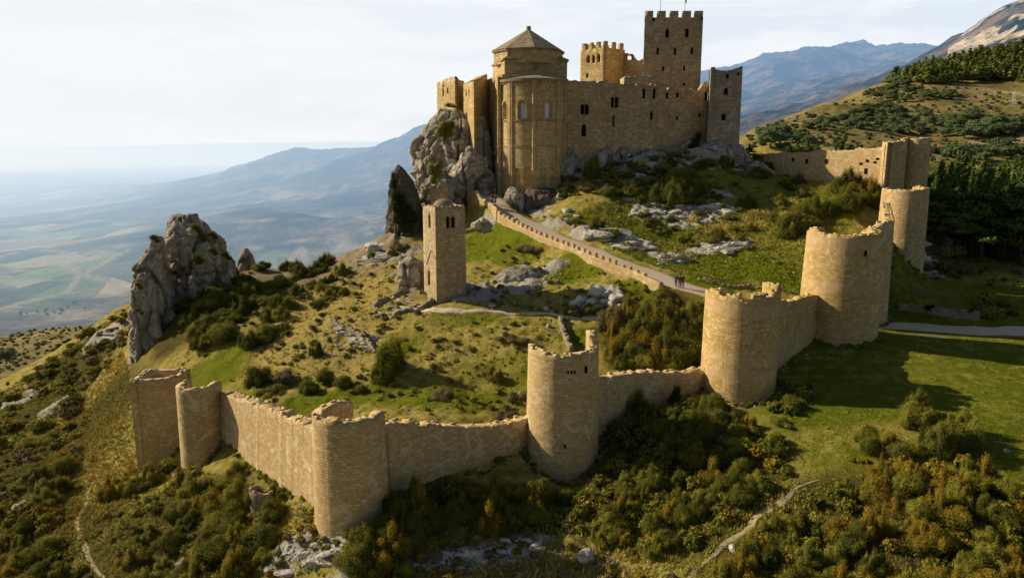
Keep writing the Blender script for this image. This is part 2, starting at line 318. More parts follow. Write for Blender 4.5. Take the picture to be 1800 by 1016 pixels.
def masonry(name, c1, c2, c3, bw=.46, rh=.24, mortar=.018, stain=(.5, .42, .33), stain_amt=.5, band=0.0, seed=0.0, bs=.55, grime=.3):
    m, t = newmat(name); tc = t.add('ShaderNodeTexCoord'); uv = tc.outputs['UV']; pos = t.add('ShaderNodeNewGeometry').outputs['Position']
    wob = t.add('ShaderNodeTexNoise', Vector=pos, Scale=.9, Detail=2)
    d = t.add('ShaderNodeVectorMath', _operation='SCALE', i0=wob.outputs[1], Scale=.09).outputs[0]
    wob2 = t.add('ShaderNodeTexNoise', Vector=pos, Scale=6, Detail=2)
    d2 = t.add('ShaderNodeVectorMath', _operation='SCALE', i0=wob2.outputs[1], Scale=.045).outputs[0]
    v = t.add('ShaderNodeVectorMath', _operation='ADD', i0=uv, i1=t.add('ShaderNodeVectorMath', _operation='ADD', i0=d, i1=d2).outputs[0]).outputs[0]
    v = t.add('ShaderNodeVectorMath', _operation='ADD', i0=v, i1=(seed, seed * .37, 0)).outputs[0]
    br = t.add('ShaderNodeTexBrick', Vector=v, Color1=c1, Color2=c2, Mortar=tuple(x * .30 for x in c1), Scale=1, Mortar__Size=mortar * 1.25, Mortar__Smooth=.25, Bias=.0, Brick__Width=bw, Row__Height=rh)
    br.offset = .47; br.squash = 1.25; br.squash_frequency = 3
    br2 = t.add('ShaderNodeTexBrick', Vector=v, Color1=(0, 0, 0), Color2=(1, 1, 1), Mortar=(.4, .4, .4), Scale=1, Mortar__Size=mortar, Bias=.0, Brick__Width=bw * 1.55, Row__Height=rh)
    big = t.noise(pos, .22, 5, .6); med = t.noise(pos, 1.3, 5, .6); fine = t.noise(pos, 14, 4, .65)
    c = t.mix(t.math('MULTIPLY', br2.outputs[0], .3), br.outputs[0], c3)
    sv = t.add('ShaderNodeTexVoronoi', Vector=t.add('ShaderNodeMapping', Vector=v, Scale=(1 / bw, 1 / rh, 1)).outputs[0], Scale=1.25)
    sc_ = t.add('ShaderNodeSeparateColor', Color=sv.outputs['Color'])
    c = t.mix(t.math('MULTIPLY', t.step(sc_.outputs[0], .55, 1.0), .5), c, tuple(x * .42 for x in c1))
    c = t.mix(t.math('MULTIPLY', t.step(sc_.outputs[1], .60, 1.0), .6), c, (min(.78, c3[0] * 1.35), min(.7, c3[1] * 1.33), min(.6, c3[2] * 1.3)))
    c = t.mix(t.math('MULTIPLY', t.step(med, .40, .70), .42), c, t.mix(.5, c, tuple(x * .55 for x in c1)))
    c = t.mix(t.math('MULTIPLY', t.step(big, .42, .62), stain_amt), c, stain)
    rb_ = t.add('ShaderNodeTexBrick', Vector=v, Color1=(0, 0, 0), Color2=(1, 1, 1), Mortar=(.2, .2, .2), Scale=1, Mortar__Size=mortar, Mortar__Smooth=.3, Bias=.0, Brick__Width=bw, Row__Height=rh); rb_.offset = .47; rb_.squash = 1.25; rb_.squash_frequency = 3
    c = t.mix(t.math('MULTIPLY', t.step(rb_.outputs[0], .52, .05), .75), c, tuple(x * .45 for x in c1))
    c = t.mix(t.math('MULTIPLY', t.step(rb_.outputs[0], .66, 1.0), .5), c, (min(.8, c3[0] * 1.3), min(.74, c3[1] * 1.3), min(.62, c3[2] * 1.3)))
    crs = t.noise(t.add('ShaderNodeMapping', Vector=v, Scale=(.25, 1.9, 1)).outputs[0], 1.0, 3, .6)
    c = t.mix(t.math('MULTIPLY', t.step(crs, .52, .68), .25), c, tuple(x * .52 for x in c1))
    c = t.mix(t.math('MULTIPLY', t.step(crs, .46, .34), .12), c, (min(.72, c3[0] * 1.15), min(.66, c3[1] * 1.15), min(.5, c3[2] * 1.15)))
    strk = t.noise(t.add('ShaderNodeMapping', Vector=pos, Scale=(1.3, 1.3, .12)).outputs[0], 1.0, 4, .6)
    c = t.mix(t.math('MULTIPLY', t.step(strk, .52, .72), grime), c, tuple(x * .30 for x in c1))
    if band:       # courses of a different stone
        z = t.add('ShaderNodeSeparateXYZ', Vector=pos).outputs[2]
        bn = t.noise(t.add('ShaderNodeCombineXYZ', Z=t.math('ADD', z, t.math('MULTIPLY', big, 2.0))).outputs[0], .55, 2, .5)
        c = t.mix(t.math('MULTIPLY', t.step(bn, .48, .56), band), c, (.56, .39, .27))
    pat = t.noise(pos, .55, 3, .5, 1.2); c = t.mix(t.math('MULTIPLY', t.step(pat, .57, .64), .38), c, tuple(x * .50 for x in c1)); c = t.mix(t.math('MULTIPLY', t.step(pat, .41, .36), .35), c, (min(.85, c3[0] * 1.05), min(.8, c3[1] * 1.1), min(.7, c3[2] * 1.35)))
    c = t.mix(t.math('MULTIPLY', t.step(fine, .3, .75), .35), c, tuple(min(1, x * 1.35) for x in c1))
    bs = bs * .6
    h = t.math('ADD', t.math('MULTIPLY', t.math('SUBTRACT', 1, br.outputs[1]), .55), t.math('ADD', t.math('MULTIPLY', fine, .35), t.math('ADD', t.math('MULTIPLY', med, .5), t.math('MULTIPLY', br2.outputs[0], .25))))
    finish(t, c, .92, h, bs * 1.3, .10, .12); return m
MAT = {}
MAT['curtain'] = masonry('curtain_stone', (.76, .51, .235), (.40, .26, .12), (.88, .69, .40), .50, .27, .032, (.46, .32, .16), .5, seed=3)
MAT['tower_b'] = masonry('tower_stone', (.77, .515, .23), (.40, .26, .12), (.88, .69, .40), .46, .26, .032, (.46, .32, .15), .55, seed=11)
MAT['tower_e'] = masonry('banded_tower_stone', (.72, .465, .16), (.36, .225, .085), (.80, .59, .29), .5, .28, .03, (.40, .29, .16), .5, band=.55, seed=5)
MAT['castle'] = masonry('castle_stone', (.66, .455, .235), (.37, .25, .13), (.78, .59, .35), .62, .34, .03, (.23, .165, .10), .65, seed=23, grime=.6)
MAT['church'] = masonry('church_ashlar', (.66, .46, .215), (.42, .29, .14), (.72, .54, .28), .8, .36, .022, (.32, .215, .095), .6, seed=31, bs=.35, grime=.6)
MAT['keep'] = masonry('keep_stone', (.68, .455, .235), (.44, .29, .15), (.76, .55, .31), .6, .33, .026, (.30, .21, .13), .4, seed=41)
MAT['grey'] = masonry('grey_tower_stone', (.50, .39, .265), (.33, .26, .175), (.58, .48, .35), .6, .33, .03, (.22, .19, .155), .7, seed=47)
MAT['slab'] = masonry('stone_slab_roof', (.40, .31, .20), (.28, .22, .145), (.44, .36, .25), .8, .42, .03, (.25, .21, .15), .5, seed=53, bs=.8)
MAT['drystone'] = masonry('dry_stone', (.42, .34, .23), (.22, .17, .11), (.56, .48, .36), .42, .2, .06, (.30, .26, .19), .4, seed=61, bs=.9)
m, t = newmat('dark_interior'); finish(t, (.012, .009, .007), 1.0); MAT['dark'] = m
m, t = newmat('alabaster_pane'); pos = t.add('ShaderNodeNewGeometry').outputs['Position']
finish(t, t.mix(t.noise(pos, 3), (.80, .86, .92), (.62, .70, .80)), .25, spec=.6); MAT['pane'] = m
m, t = newmat('weathered_wood'); finish(t, (.06, .035, .02), .8); MAT['wood'] = m
m, t = newmat('galvanised_steel'); finish(t, (.55, .56, .57), .4); MAT['steel'] = m
# rock
def rockmat(name, a, b, c, sc=1.0, seed=0, haze=False):
    m, t = newmat(name); pos = t.add('ShaderNodeNewGeometry'); p = t.add('ShaderNodeVectorMath', _operation='ADD', i0=pos.outputs['Position'], i1=(seed, seed, 0)).outputs[0]
    mpv = t.add('ShaderNodeMapping', Vector=p, Scale=(1, 1, .42)).outputs[0]
    n1 = t.noise(mpv, .35 * sc, 8, .62, .4); n2 = t.noise(p, 1.6 * sc, 8, .68); n3 = t.noise(p, 8 * sc, 5, .7)
    vo = t.add('ShaderNodeTexVoronoi', Vector=t.mix(.25, mpv, t.add('ShaderNodeTexNoise', Vector=mpv, Scale=1.2, Detail=4).outputs[1]), Scale=1.1 * sc); vo.feature = 'DISTANCE_TO_EDGE'
    crack = t.step(vo.outputs['Distance'], .0, .10)
    col = t.mix(t.step(n1, .38, .62), a, b); col = t.mix(t.math('MULTIPLY', t.step(n2, .50, .68), .8), col, c)
    col = t.mix(t.math('MULTIPLY', t.step(n2, .46, .34), .75), col, tuple(x * .42 for x in a))
    warm = t.noise(p, .16 * sc, 3); col = t.mix(t.math('MULTIPLY', t.step(warm, .55, .68), .55), col, (.42, .28, .15))
    col = t.mix(t.math('MULTIPLY', t.math('MULTIPLY', t.math('SUBTRACT', 1, crack), t.step(n1, .4, .6)), .5), col, (.08, .07, .055))
    up = t.add('ShaderNodeSeparateXYZ', Vector=pos.outputs['Normal']).outputs[2]
    moss = t.math('MULTIPLY', t.step(up, .45, .8), t.step(t.noise(p, .9, 4), .46, .6))
    col = t.mix(t.math('MULTIPLY', moss, .7), col, (.13, .115, .045))
    cav = t.attr('cavity_shade').outputs['Fac']; col = t.mix(t.math('MULTIPLY', cav, .72), col, (.085, .07, .048))  # crevice shade painted into the rock colour
    lich = t.noise(p, 3.1 * sc, 6, .8); col = t.mix(t.math('MULTIPLY', t.step(lich, .56, .70), .5), col, tuple(min(.85, x * 1.25) for x in c)); col = t.mix(t.math('MULTIPLY', t.step(lich, .44, .34), .5), col, tuple(x * .5 for x in a))
    h = t.math('ADD', t.math('MULTIPLY', n2, 1.6), t.math('ADD', t.math('MULTIPLY', n3, .6), t.math('MULTIPLY', crack, .15)))
    finish(t, col, .93, h, .9, .35 / sc, .15); return m
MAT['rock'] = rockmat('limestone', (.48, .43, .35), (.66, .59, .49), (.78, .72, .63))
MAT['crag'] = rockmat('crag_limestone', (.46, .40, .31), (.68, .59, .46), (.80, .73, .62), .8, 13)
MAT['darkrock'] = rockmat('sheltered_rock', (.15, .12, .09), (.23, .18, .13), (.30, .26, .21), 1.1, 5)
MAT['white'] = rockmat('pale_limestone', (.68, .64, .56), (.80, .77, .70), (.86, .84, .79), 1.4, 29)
# foliage
def foliage(name, base, alt, tip, tipamt=.6, haze=False, trans=.25):
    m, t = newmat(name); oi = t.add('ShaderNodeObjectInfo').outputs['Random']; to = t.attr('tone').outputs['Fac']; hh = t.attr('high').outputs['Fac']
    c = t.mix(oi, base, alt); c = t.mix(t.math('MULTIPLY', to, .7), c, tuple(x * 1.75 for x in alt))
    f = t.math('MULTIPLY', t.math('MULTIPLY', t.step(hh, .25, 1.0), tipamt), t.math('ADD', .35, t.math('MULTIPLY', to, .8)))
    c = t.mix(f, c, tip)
    b = finish(t, c, .75, spec=.12, haze=haze)
    tr = t.add('ShaderNodeBsdfTranslucent', Color=t.mix(.5, c, tip)); out = [n for n in t.n if n.type == 'OUTPUT_MATERIAL'][0]
    src = out.inputs[0].links[0].from_socket; mx = t.add('ShaderNodeMixShader', Fac=trans * .6); t.t.links.new(src, mx.inputs[1]); t.t.links.new(tr.outputs[0], mx.inputs[2]); t.t.links.new(mx.outputs[0], out.inputs[0])
    return m
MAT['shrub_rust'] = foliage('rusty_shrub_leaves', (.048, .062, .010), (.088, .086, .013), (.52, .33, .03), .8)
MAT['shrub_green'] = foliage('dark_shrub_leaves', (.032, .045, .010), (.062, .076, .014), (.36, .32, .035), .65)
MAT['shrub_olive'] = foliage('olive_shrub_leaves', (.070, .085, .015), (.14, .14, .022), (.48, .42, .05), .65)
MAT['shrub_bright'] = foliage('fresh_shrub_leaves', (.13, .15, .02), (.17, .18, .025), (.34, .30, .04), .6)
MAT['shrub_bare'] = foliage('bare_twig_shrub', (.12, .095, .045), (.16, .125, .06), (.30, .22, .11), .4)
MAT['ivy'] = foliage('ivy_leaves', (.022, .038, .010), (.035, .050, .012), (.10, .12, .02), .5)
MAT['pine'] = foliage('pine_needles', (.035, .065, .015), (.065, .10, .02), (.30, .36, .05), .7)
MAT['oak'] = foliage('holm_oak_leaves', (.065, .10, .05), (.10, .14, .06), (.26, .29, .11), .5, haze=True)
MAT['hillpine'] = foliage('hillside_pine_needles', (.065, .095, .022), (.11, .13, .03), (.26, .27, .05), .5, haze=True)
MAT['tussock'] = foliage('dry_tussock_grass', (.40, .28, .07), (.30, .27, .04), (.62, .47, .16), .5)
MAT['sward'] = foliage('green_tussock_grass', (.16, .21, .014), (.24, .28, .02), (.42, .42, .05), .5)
m, t = newmat('bark'); finish(t, (.10, .07, .045), .95); MAT['bark'] = m
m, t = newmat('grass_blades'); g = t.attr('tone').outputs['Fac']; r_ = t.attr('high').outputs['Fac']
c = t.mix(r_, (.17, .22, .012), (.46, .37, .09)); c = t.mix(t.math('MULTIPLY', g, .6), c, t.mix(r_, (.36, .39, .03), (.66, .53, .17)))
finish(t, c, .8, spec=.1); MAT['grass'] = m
# terrain
m, t = newmat('terrain'); MAT['terrain'] = m
geo = t.add('ShaderNodeNewGeometry'); pos = geo.outputs['Position']; nz = t.add('ShaderNodeSeparateXYZ', Vector=geo.outputs['Normal']).outputs[2]
A = {k: t.attr(k).outputs['Fac'] for k in ('rock', 'dry', 'scrub', 'green', 'dirt', 'smooth', 'far')}
n_a = t.noise(pos, .13, 6, .62); n_b = t.noise(pos, .7, 6, .66); n_c = t.noise(pos, 4.5, 5, .7); n_d = t.noise(pos, 18, 3, .7)
grass = t.ramp(n_b, [(.28, (.18, .17, .025)), (.38, (.35, .31, .045)), (.49, (.52, .42, .09)), (.62, (.68, .53, .18))])
lush = t.ramp(n_c, [(.3, (.14, .19, .008)), (.55, (.27, .295, .016)), (.75, (.42, .37, .035))])
gold = t.ramp(n_c, [(.28, (.32, .23, .05)), (.5, (.64, .48, .13)), (.72, (.80, .64, .26))])
brownish = t.ramp(n_c, [(.3, (.075, .062, .018)), (.55, (.17, .14, .035)), (.75, (.33, .25, .07))])
def wob(x, amt=.5): return t.math('ADD', x, t.math('MULTIPLY', t.math('SUBTRACT', n_b, .5), amt))
c = t.mix(t.step(wob(A['green'], .9), .25, .75), grass, lush)
c = t.mix(t.step(wob(A['smooth'], .8), .3, .8), c, t.mix(t.step(t.mix(.5, n_a, n_b), .44, .54), t.ramp(n_c, [(.35, (.11, .16, .008)), (.65, (.28, .29, .02))]), t.ramp(n_b, [(.36, (.17, .21, .012)), (.54, (.32, .31, .03)), (.68, (.52, .43, .12))])))
c = t.mix(t.step(wob(A['dry'], 1.0), .2, .85), c, gold)
c = t.mix(t.step(wob(A['scrub'], .9), .25, .85), c, brownish)
rk = t.ramp(t.mix(.5, n_c, n_d), [(.33, (.17, .14, .08)), (.42, (.50, .45, .36)), (.51, (.74, .69, .60)), (.64, (.85, .82, .75))])
rkm = t.step(t.math('ADD', wob(A['rock'], .6), t.math('MULTIPLY', t.math('SUBTRACT', n_c, .5), 2.2)), .52, .70)
c = t.mix(rkm, c, rk)
c = t.mix(t.step(wob(A['dirt'], 1.0), .3, .7), c, t.ramp(n_c, [(.3, (.27, .18, .10)), (.7, (.44, .33, .21))]))
# middle and far country
dist = t.add('ShaderNodeVectorMath', _operation='LENGTH', i0=pos).outputs['Value']
m_a = t.noise(pos, .012, 7, .65); m_b = t.noise(pos, .05, 7, .7); m_c = t.noise(pos, .22, 5, .7)
hill = t.ramp(m_b, [(.33, (.13, .12, .035)), (.46, (.24, .19, .065)), (.58, (.37, .27, .11)), (.72, (.54, .40, .19))])
hill = t.mix(t.math('MULTIPLY', t.step(m_c, .48, .64), .5), hill, (.11, .11, .035))
vo = t.add('ShaderNodeTexVoronoi', Vector=t.add('ShaderNodeMapping', Vector=t.mix(.02, pos, t.add('ShaderNodeTexNoise', Vector=pos, Scale=.002).outputs[1]), Scale=(1, .55, 0)).outputs[0], Scale=.0075)
fields = t.ramp(t.add('ShaderNodeSeparateColor', Color=vo.outputs['Color']).outputs[0], [(.0, (.09, .12, .05)), (.3, (.34, .29, .14)), (.5, (.66, .49, .26)), (.7, (.22, .34, .08)), (.8, (.14, .14, .07)), (.92, (.70, .56, .33))])
woods = t.ramp(t.noise(pos, .0028, 8, .68), [(.40, (.025, .04, .03)), (.50, (.11, .11, .07)), (.57, (.26, .21, .13)), (.66, (.56, .43, .26))])
z = t.add('ShaderNodeSeparateXYZ', Vector=pos).outputs[2]
vegn = t.noise(t.add('ShaderNodeMapping', Vector=pos, Scale=(1, 1, 2)).outputs[0], .006, 9, .7)
fcol = t.mix(t.math('MULTIPLY', t.step(z, -318, -340), t.step(t.noise(pos, .0011, 5, .6), .44, .50)), woods, fields)
terr = t.add('ShaderNodeTexWave', Vector=t.add('ShaderNodeMapping', Vector=pos, Scale=(0, 0, 1)).outputs[0], Scale=.018, Distortion=3, Detail=3, Detail__Scale=.02).outputs[1]
fcol = t.mix(t.math('MULTIPLY', t.math('MULTIPLY', t.step(terr, .55, .9), t.step(vegn, .45, .6)), .45), fcol, (.34, .28, .18))
mtn = t.ramp(vegn, [(.40, (.01, .03, .035)), (.48, (.06, .07, .05)), (.58, (.30, .21, .13))])
fcol = t.mix(t.step(z, -60, 60), fcol, mtn)
fcol = t.mix(t.math('MULTIPLY', t.step(A['far'], .35, .6), 1), fcol, t.ramp(t.noise(pos, .035, 7, .75), [(.40, (.10, .10, .05)), (.48, (.60, .47, .32)), (.62, (.90, .74, .55))]))
c = t.mix(t.step(dist, 215, 300), c, hill); c = t.mix(t.step(dist, 950, 1500), c, fcol)
# cart tracks crossing the slopes and the valley
trk = t.attr('track').outputs['Fac']; c = t.mix(trk, c, (.50, .38, .24))
tuft = t.noise(pos, 1.25, 6, .75); c = t.mix(t.math('MULTIPLY', t.math('MULTIPLY', t.step(tuft, .51, .41), t.math('SUBTRACT', 1, rkm)), t.math('MULTIPLY', .55, t.math('SUBTRACT', 1, t.math('MULTIPLY', A['smooth'], .5)))), c, t.mix(.5, c, (.030, .034, .008)))
bmp = t.math('ADD', t.math('MULTIPLY', n_b, .9), t.math('ADD', t.math('MULTIPLY', tuft, .9), t.math('ADD', t.math('MULTIPLY', n_c, .6), t.math('MULTIPLY', n_d, .25))))
bmp = t.mix(t.step(dist, 250, 500), bmp, t.math('ADD', t.math('MULTIPLY', m_b, 6), t.math('MULTIPLY', m_c, 2)))
bmp = t.mix(t.step(dist, 1200, 2000), bmp, t.math('MULTIPLY', vegn, 70))
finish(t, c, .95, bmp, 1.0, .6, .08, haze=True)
for nm, cc, dd, nscale in (('road_gravel', (.66, .52, .40), (.46, .365, .28), 9), ('trail_dirt', (.42, .33, .20), (.22, .19, .08), 1.6), ('gravel_pale', (.76, .62, .46), (.56, .45, .33), 7)):
    m, t = newmat(nm); p_ = t.add('ShaderNodeNewGeometry').outputs['Position']
    a_ = t.noise(p_, nscale, 5, .7); b_ = t.noise(p_, .5, 4, .6)
    finish(t, t.mix(t.step(b_, .35, .65), t.mix(a_, cc, dd), t.mix(a_, tuple(x * .8 for x in cc), cc)), .95, a_, .5, .06); MAT[nm] = m
# ------------------------------------------------------------------ tracks on the far slopes
TR = np.zeros_like(GZ)
def track(pts, wdt):
    q = [gp(*p) for p in pts]; q = resample(q, 20)
    for a, b in zip(q[:-1], q[1:]):
        dx, dy = b.x - a.x, b.y - a.y; L2 = dx * dx + dy * dy + 1e-6
        t_ = np.clip(((GX - a.x) * dx + (GY - a.y) * dy) / L2, 0, 1); d = np.hypot(GX - a.x - t_ * dx, GY - a.y - t_ * dy)
        np.maximum(TR, np.clip(1.5 - d / wdt, 0, 1), out=TR)
track([(1560, 152), (1590, 153), (1640, 152)], 4)
track([(1680, 155), (1740, 160), (1810, 166)], 4.5)
track([(1625, 269), (1660, 264), (1720, 260), (1810, 246)], 6.5)
track([(60, 470), (110, 465), (140, 482), (205, 498)], 16)
track([(60, 478), (20, 476), (-20, 478)], 14)
track([(-20, 548), (60, 527), (140, 512), (230, 508)], 12)
track([(-20, 560), (80, 548), (170, 541)], 5)
track([(500, 466), (540, 463), (590, 460)], 16)
track([(-20, 455), (60, 440), (150, 446), (225, 430)], 12)
track([(120, 512), (150, 480), (200, 455), (225, 440)], 8)
track([(430, 440), (520, 425), (620, 418), (680, 400)], 9)
track([(500, 345), (600, 330), (680, 322)], 12)
track([(400, 392), (450, 389), (515, 386), (560, 384)], 14)
# ------------------------------------------------------------------ ground sheet
ii, jj = np.meshgrid(np.arange(NR - 1), np.arange(NA - 1), indexing='ij'); b0 = (ii * NA + jj).ravel()
Q = np.stack([b0, b0 + 1, b0 + NA + 1, b0 + NA], 1)
me = mkmesh('terrain', np.stack([GX, GY, GZ], -1).reshape(-1, 3), Q, attrs={**{k: M[k] for k in M}, 'track': TR})
me.polygons.foreach_set('use_smooth', np.ones(len(me.polygons), bool))
tag(link('terrain', me, MAT['terrain']), 'grassy hillside, valley and far mountains around the castle', kind='structure')
def strip(name, pts, width, mat, lift=.05, label=None, rag=.25, seed=0):
    pts = resample(pts, .8); n = len(pts); V = []; Fq = []; uv = []
    K = 7
    for i, p in enumerate(pts):
        d = (pts[min(i + 1, n - 1)] - pts[max(i - 1, 0)]); d.z = 0; d.normalize(); s = Vector((d.y, -d.x, 0))
        tp = min(1, .25 + .75 * min(i, n - 1 - i) * .8 / 5) if width < 2 else 1
        wl = tp * width * .5 * (1 + rag * float(fbm(np.array([i * .21 + seed]), np.array([3.1]))[0])); wr = tp * width * .5 * (1 + rag * float(fbm(np.array([i * .23 + seed]), np.array([8.1]))[0]))
        for k in range(K):
            q = p + s * (-wl + (wl + wr) * k / (K - 1)); e = lift if 0 < k < K - 1 else -.05
            V.append((q.x, q.y, float(Hz(q.x, q.y)) + e))
    for i in range(n - 1):
        for k in range(K - 1): a = i * K + k; Fq.append((a, a + 1, a + K + 1, a + K))
    o = link(name, mkmesh(name, V, np.array(Fq)), mat); tag(o, label, kind='structure'); return o
strip('road', ROAD, 4.7, MAT['road_gravel'], .06, 'paved approach road climbing to the church door beside its low crenellated wall', .1)
strip('road', GR, 5.6, MAT['gravel_pale'], .06, 'pale gravel track crossing the meadow outside the wall', .12, 5)
strip('path', [gp(*p) for p in ((1200, 1035), (1222, 1003), (1254, 980), (1276, 955), (1312, 934), (1335, 902), (1372, 886), (1405, 856), (1440, 846))], .75, MAT['trail_dirt'], .05, 'narrow dirt footpath between the dark shrub thickets', .4, 3)
strip('path', [gp(*p) for p in ((715, 540), (760, 545), (820, 549), (880, 549), (940, 552), (990, 557), (1040, 561), (1085, 565))], 1.0, MAT['gravel_pale'], .14, 'thin pale footpath crossing the grass below the bell tower', .4, 9)
strip('path', [gp(*p) for p in ((172, 842), (158, 862), (150, 888), (136, 915), (140, 940), (152, 965), (160, 985), (188, 1020))], .6, MAT['trail_dirt'], .05, 'pale footpath running down through bushes outside the outermost towers', .45, 13)
#PART2
# ------------------------------------------------------------------ walls and towers
def densify(path, ds, closed=False, breaks=()):
    """path: list of (x,y). returns points, arc length, outward normal (right-hand side of travel)"""
    pts = [Vector((p[0], p[1])) for p in path]
    if closed: pts = pts + [pts[0]]
    segs = [(pts[i + 1] - pts[i]).length for i in range(len(pts) - 1)]; cum = [0]
    for s_ in segs: cum.append(cum[-1] + s_)
    S_ = set(np.round(np.linspace(0, cum[-1], max(2, int(cum[-1] / ds)) + 1), 4)) | set(round(x, 4) for x in cum)
    for b in breaks:
        if 0.05 < b < cum[-1] - .05: S_ |= {round(b - .012, 4), round(b + .012, 4)}
    S_ = sorted(S_); out = [];
    last = -1
    for s_ in S_:
        if s_ - last < .008: continue
        last = s_; i = max(k for k in range(len(segs)) if cum[k] <= s_ + 1e-6); t = (s_ - cum[i]) / max(segs[i], 1e-6)
        p = pts[i].lerp(pts[i + 1], min(1, t)); d = (pts[i + 1] - pts[i]).normalized(); nrm = Vector((d.y, -d.x))
        if abs(s_ - cum[i]) < 1e-3 or abs(s_ - cum[i + 1]) < 1e-3:
            j = i if abs(s_ - cum[i]) < 1e-3 else i + 1
            a = (pts[j] - pts[j - 1]).normalized() if j > 0 else ((pts[-1] - pts[-2]).normalized() if closed else (pts[j + 1] - pts[j]).normalized())
            b = (pts[j + 1] - pts[j]).normalized() if j < len(pts) - 1 else ((pts[1] - pts[0]).normalized() if closed else (pts[j] - pts[j - 1]).normalized())
            bi = (a + b).normalized(); nn = Vector((bi.y, -bi.x)); nrm = nn / max(.5, nn.dot(Vector((a.y, -a.x))))
        out.append((p, s_, nrm))
    return out, cum[-1]
def wall_mesh(path, th, ztop, zbase, ds=.35, rows=.45, batter=.0, closed=False, breaks=(), jit=.03, cap=True, org=(0, 0, 0), topjit=.06):
    """masonry shell: outer face, top, inner face. ztop, zbase are functions of arc length and position"""
    _, L0 = densify(path, 5, closed); bl = [0.0]
    while topjit > .035 and bl[-1] < L0: bl.append(bl[-1] + random.uniform(.45, 1.1))
    bj = [random.choice((0, 0, random.uniform(-1.6, 1.2), random.uniform(-1, .8))) * topjit * 2.0 for _ in bl]
    cols, L = densify(path, ds, closed, list(breaks) + bl[1:]); n = len(cols)
    tz = [ztop(s_, L) + bj[max(0, int(np.searchsorted(bl, s_)) - 1)] for p, s_, nr in cols]
    if closed: tz[-1] = tz[0]
    bz = [zbase(s_, L, p) for p, s_, nr in cols]
    zb0 = min(bz); nr_ = max(3, int((max(tz) - zb0) / rows)); V = []; UV = []
    def col(side):
        for (p, s_, nrm), zt, zb in zip(cols, tz, bz):
            for k in range(nr_ + 1):
                f = k / nr_; z = zb + (zt - zb) * f; off = (batter * (zt - z) if side == 0 else -th)
                q = p + nrm * off; V.append((q.x, q.y, z)); UV.append((s_ if side == 0 else s_ + 3.3, z))
    col(0); col(1)
    V = np.array(V); H1 = n * (nr_ + 1)
    jj_ = np.stack([fbm(V[:, 0] * 1.3, V[:, 1] * 1.3, V[:, 2] * 1.3, 3), fbm(V[:, 0] * 1.3 + 50, V[:, 1] * 1.3, V[:, 2] * 1.3, 3), 0.5 * fbm(V[:, 0] * 2, V[:, 1] * 2 + 30, V[:, 2] * 2, 2)], 1)
    V += jj_ * jit * .55
    Fq = []; Fuv = []; R_ = nr_ + 1
    def face(idx, uvs): Fq.append(idx); Fuv.extend(uvs)
    for i in range(n - 1):
        for k in range(nr_):
            a, b, c, d = i * R_ + k, (i + 1) * R_ + k, (i + 1) * R_ + k + 1, i * R_ + k + 1
            face((a, b, c, d), [UV[a], UV[b], UV[c], UV[d]])
            a, b, c, d = a + H1, b + H1, c + H1, d + H1
            face((b, a, d, c), [UV[b], UV[a], UV[d], UV[c]])
        a, b = i * R_ + nr_, (i + 1) * R_ + nr_; s0, s1 = cols[i][1], cols[i + 1][1]
        face((a, b, b + H1, a + H1), [(s0, 0), (s1, 0), (s1, th), (s0, th)])
    if not closed and cap:
        for i, fl in ((0, 0), (n - 1, 1)):
            for k in range(nr_):
                a, b = i * R_ + k, i * R_ + k + 1; idx = (a + H1, a, b, b + H1) if not fl else (a, a + H1, b + H1, b); zz = [V[q][2] for q in idx]
                face(idx, [((0 if q < H1 else th) + 7, V[q][2]) for q in idx])
    if topjit > .035 and rows < 1:      # loose and missing cap stones along both edges of the top
        V = list(map(tuple, V))
        for side in (0, 1):
            s_c = .2
            while s_c < L - .3:
                wd_ = random.uniform(.3, .7)
                if random.random() < .5:
                    i_ = min(n - 1, max(0, int(np.searchsorted([c_[1] for c_ in cols], s_c)))); p_c, _s, n_c_ = cols[i_]; t_c = Vector((-n_c_.y, n_c_.x)).normalized(); nn_c = n_c_.normalized()
                    ctr = p_c + nn_c * (-.17 if side == 0 else -th + .17) + nn_c * random.uniform(-.04, .05); hh_ = random.uniform(.12, .24); z0_ = tz[i_] - .08; dp_ = random.uniform(.22, .34); b_ = len(V)
                    yw = random.uniform(-.15, .15); tt = (t_c + nn_c * yw).normalized(); nn2 = Vector((-tt.y, tt.x))
                    for zz_ in (z0_, z0_ + hh_):
                        for a_, c2 in ((-1, -1), (1, -1), (1, 1), (-1, 1)): q = ctr + tt * a_ * wd_ / 2 + nn2 * c2 * dp_ / 2; V.append((q.x, q.y, zz_ + random.uniform(-.02, .02)))
                    uo = random.uniform(0, 50)
                    for f_ in ((0, 1, 5, 4), (1, 2, 6, 5), (2, 3, 7, 6), (3, 0, 4, 7), (4, 5, 6, 7)): face(tuple(b_ + k_ for k_ in f_), [(uo, 0.05), (uo + .3, .05), (uo + .3, .2), (uo, .2)])
                s_c += wd_ + random.uniform(.02, .3)
        V = np.array(V)
    V -= np.array(org)
    me = mkmesh('wall', V, np.array(Fq), uv=np.array(Fuv), smooth=False); return me
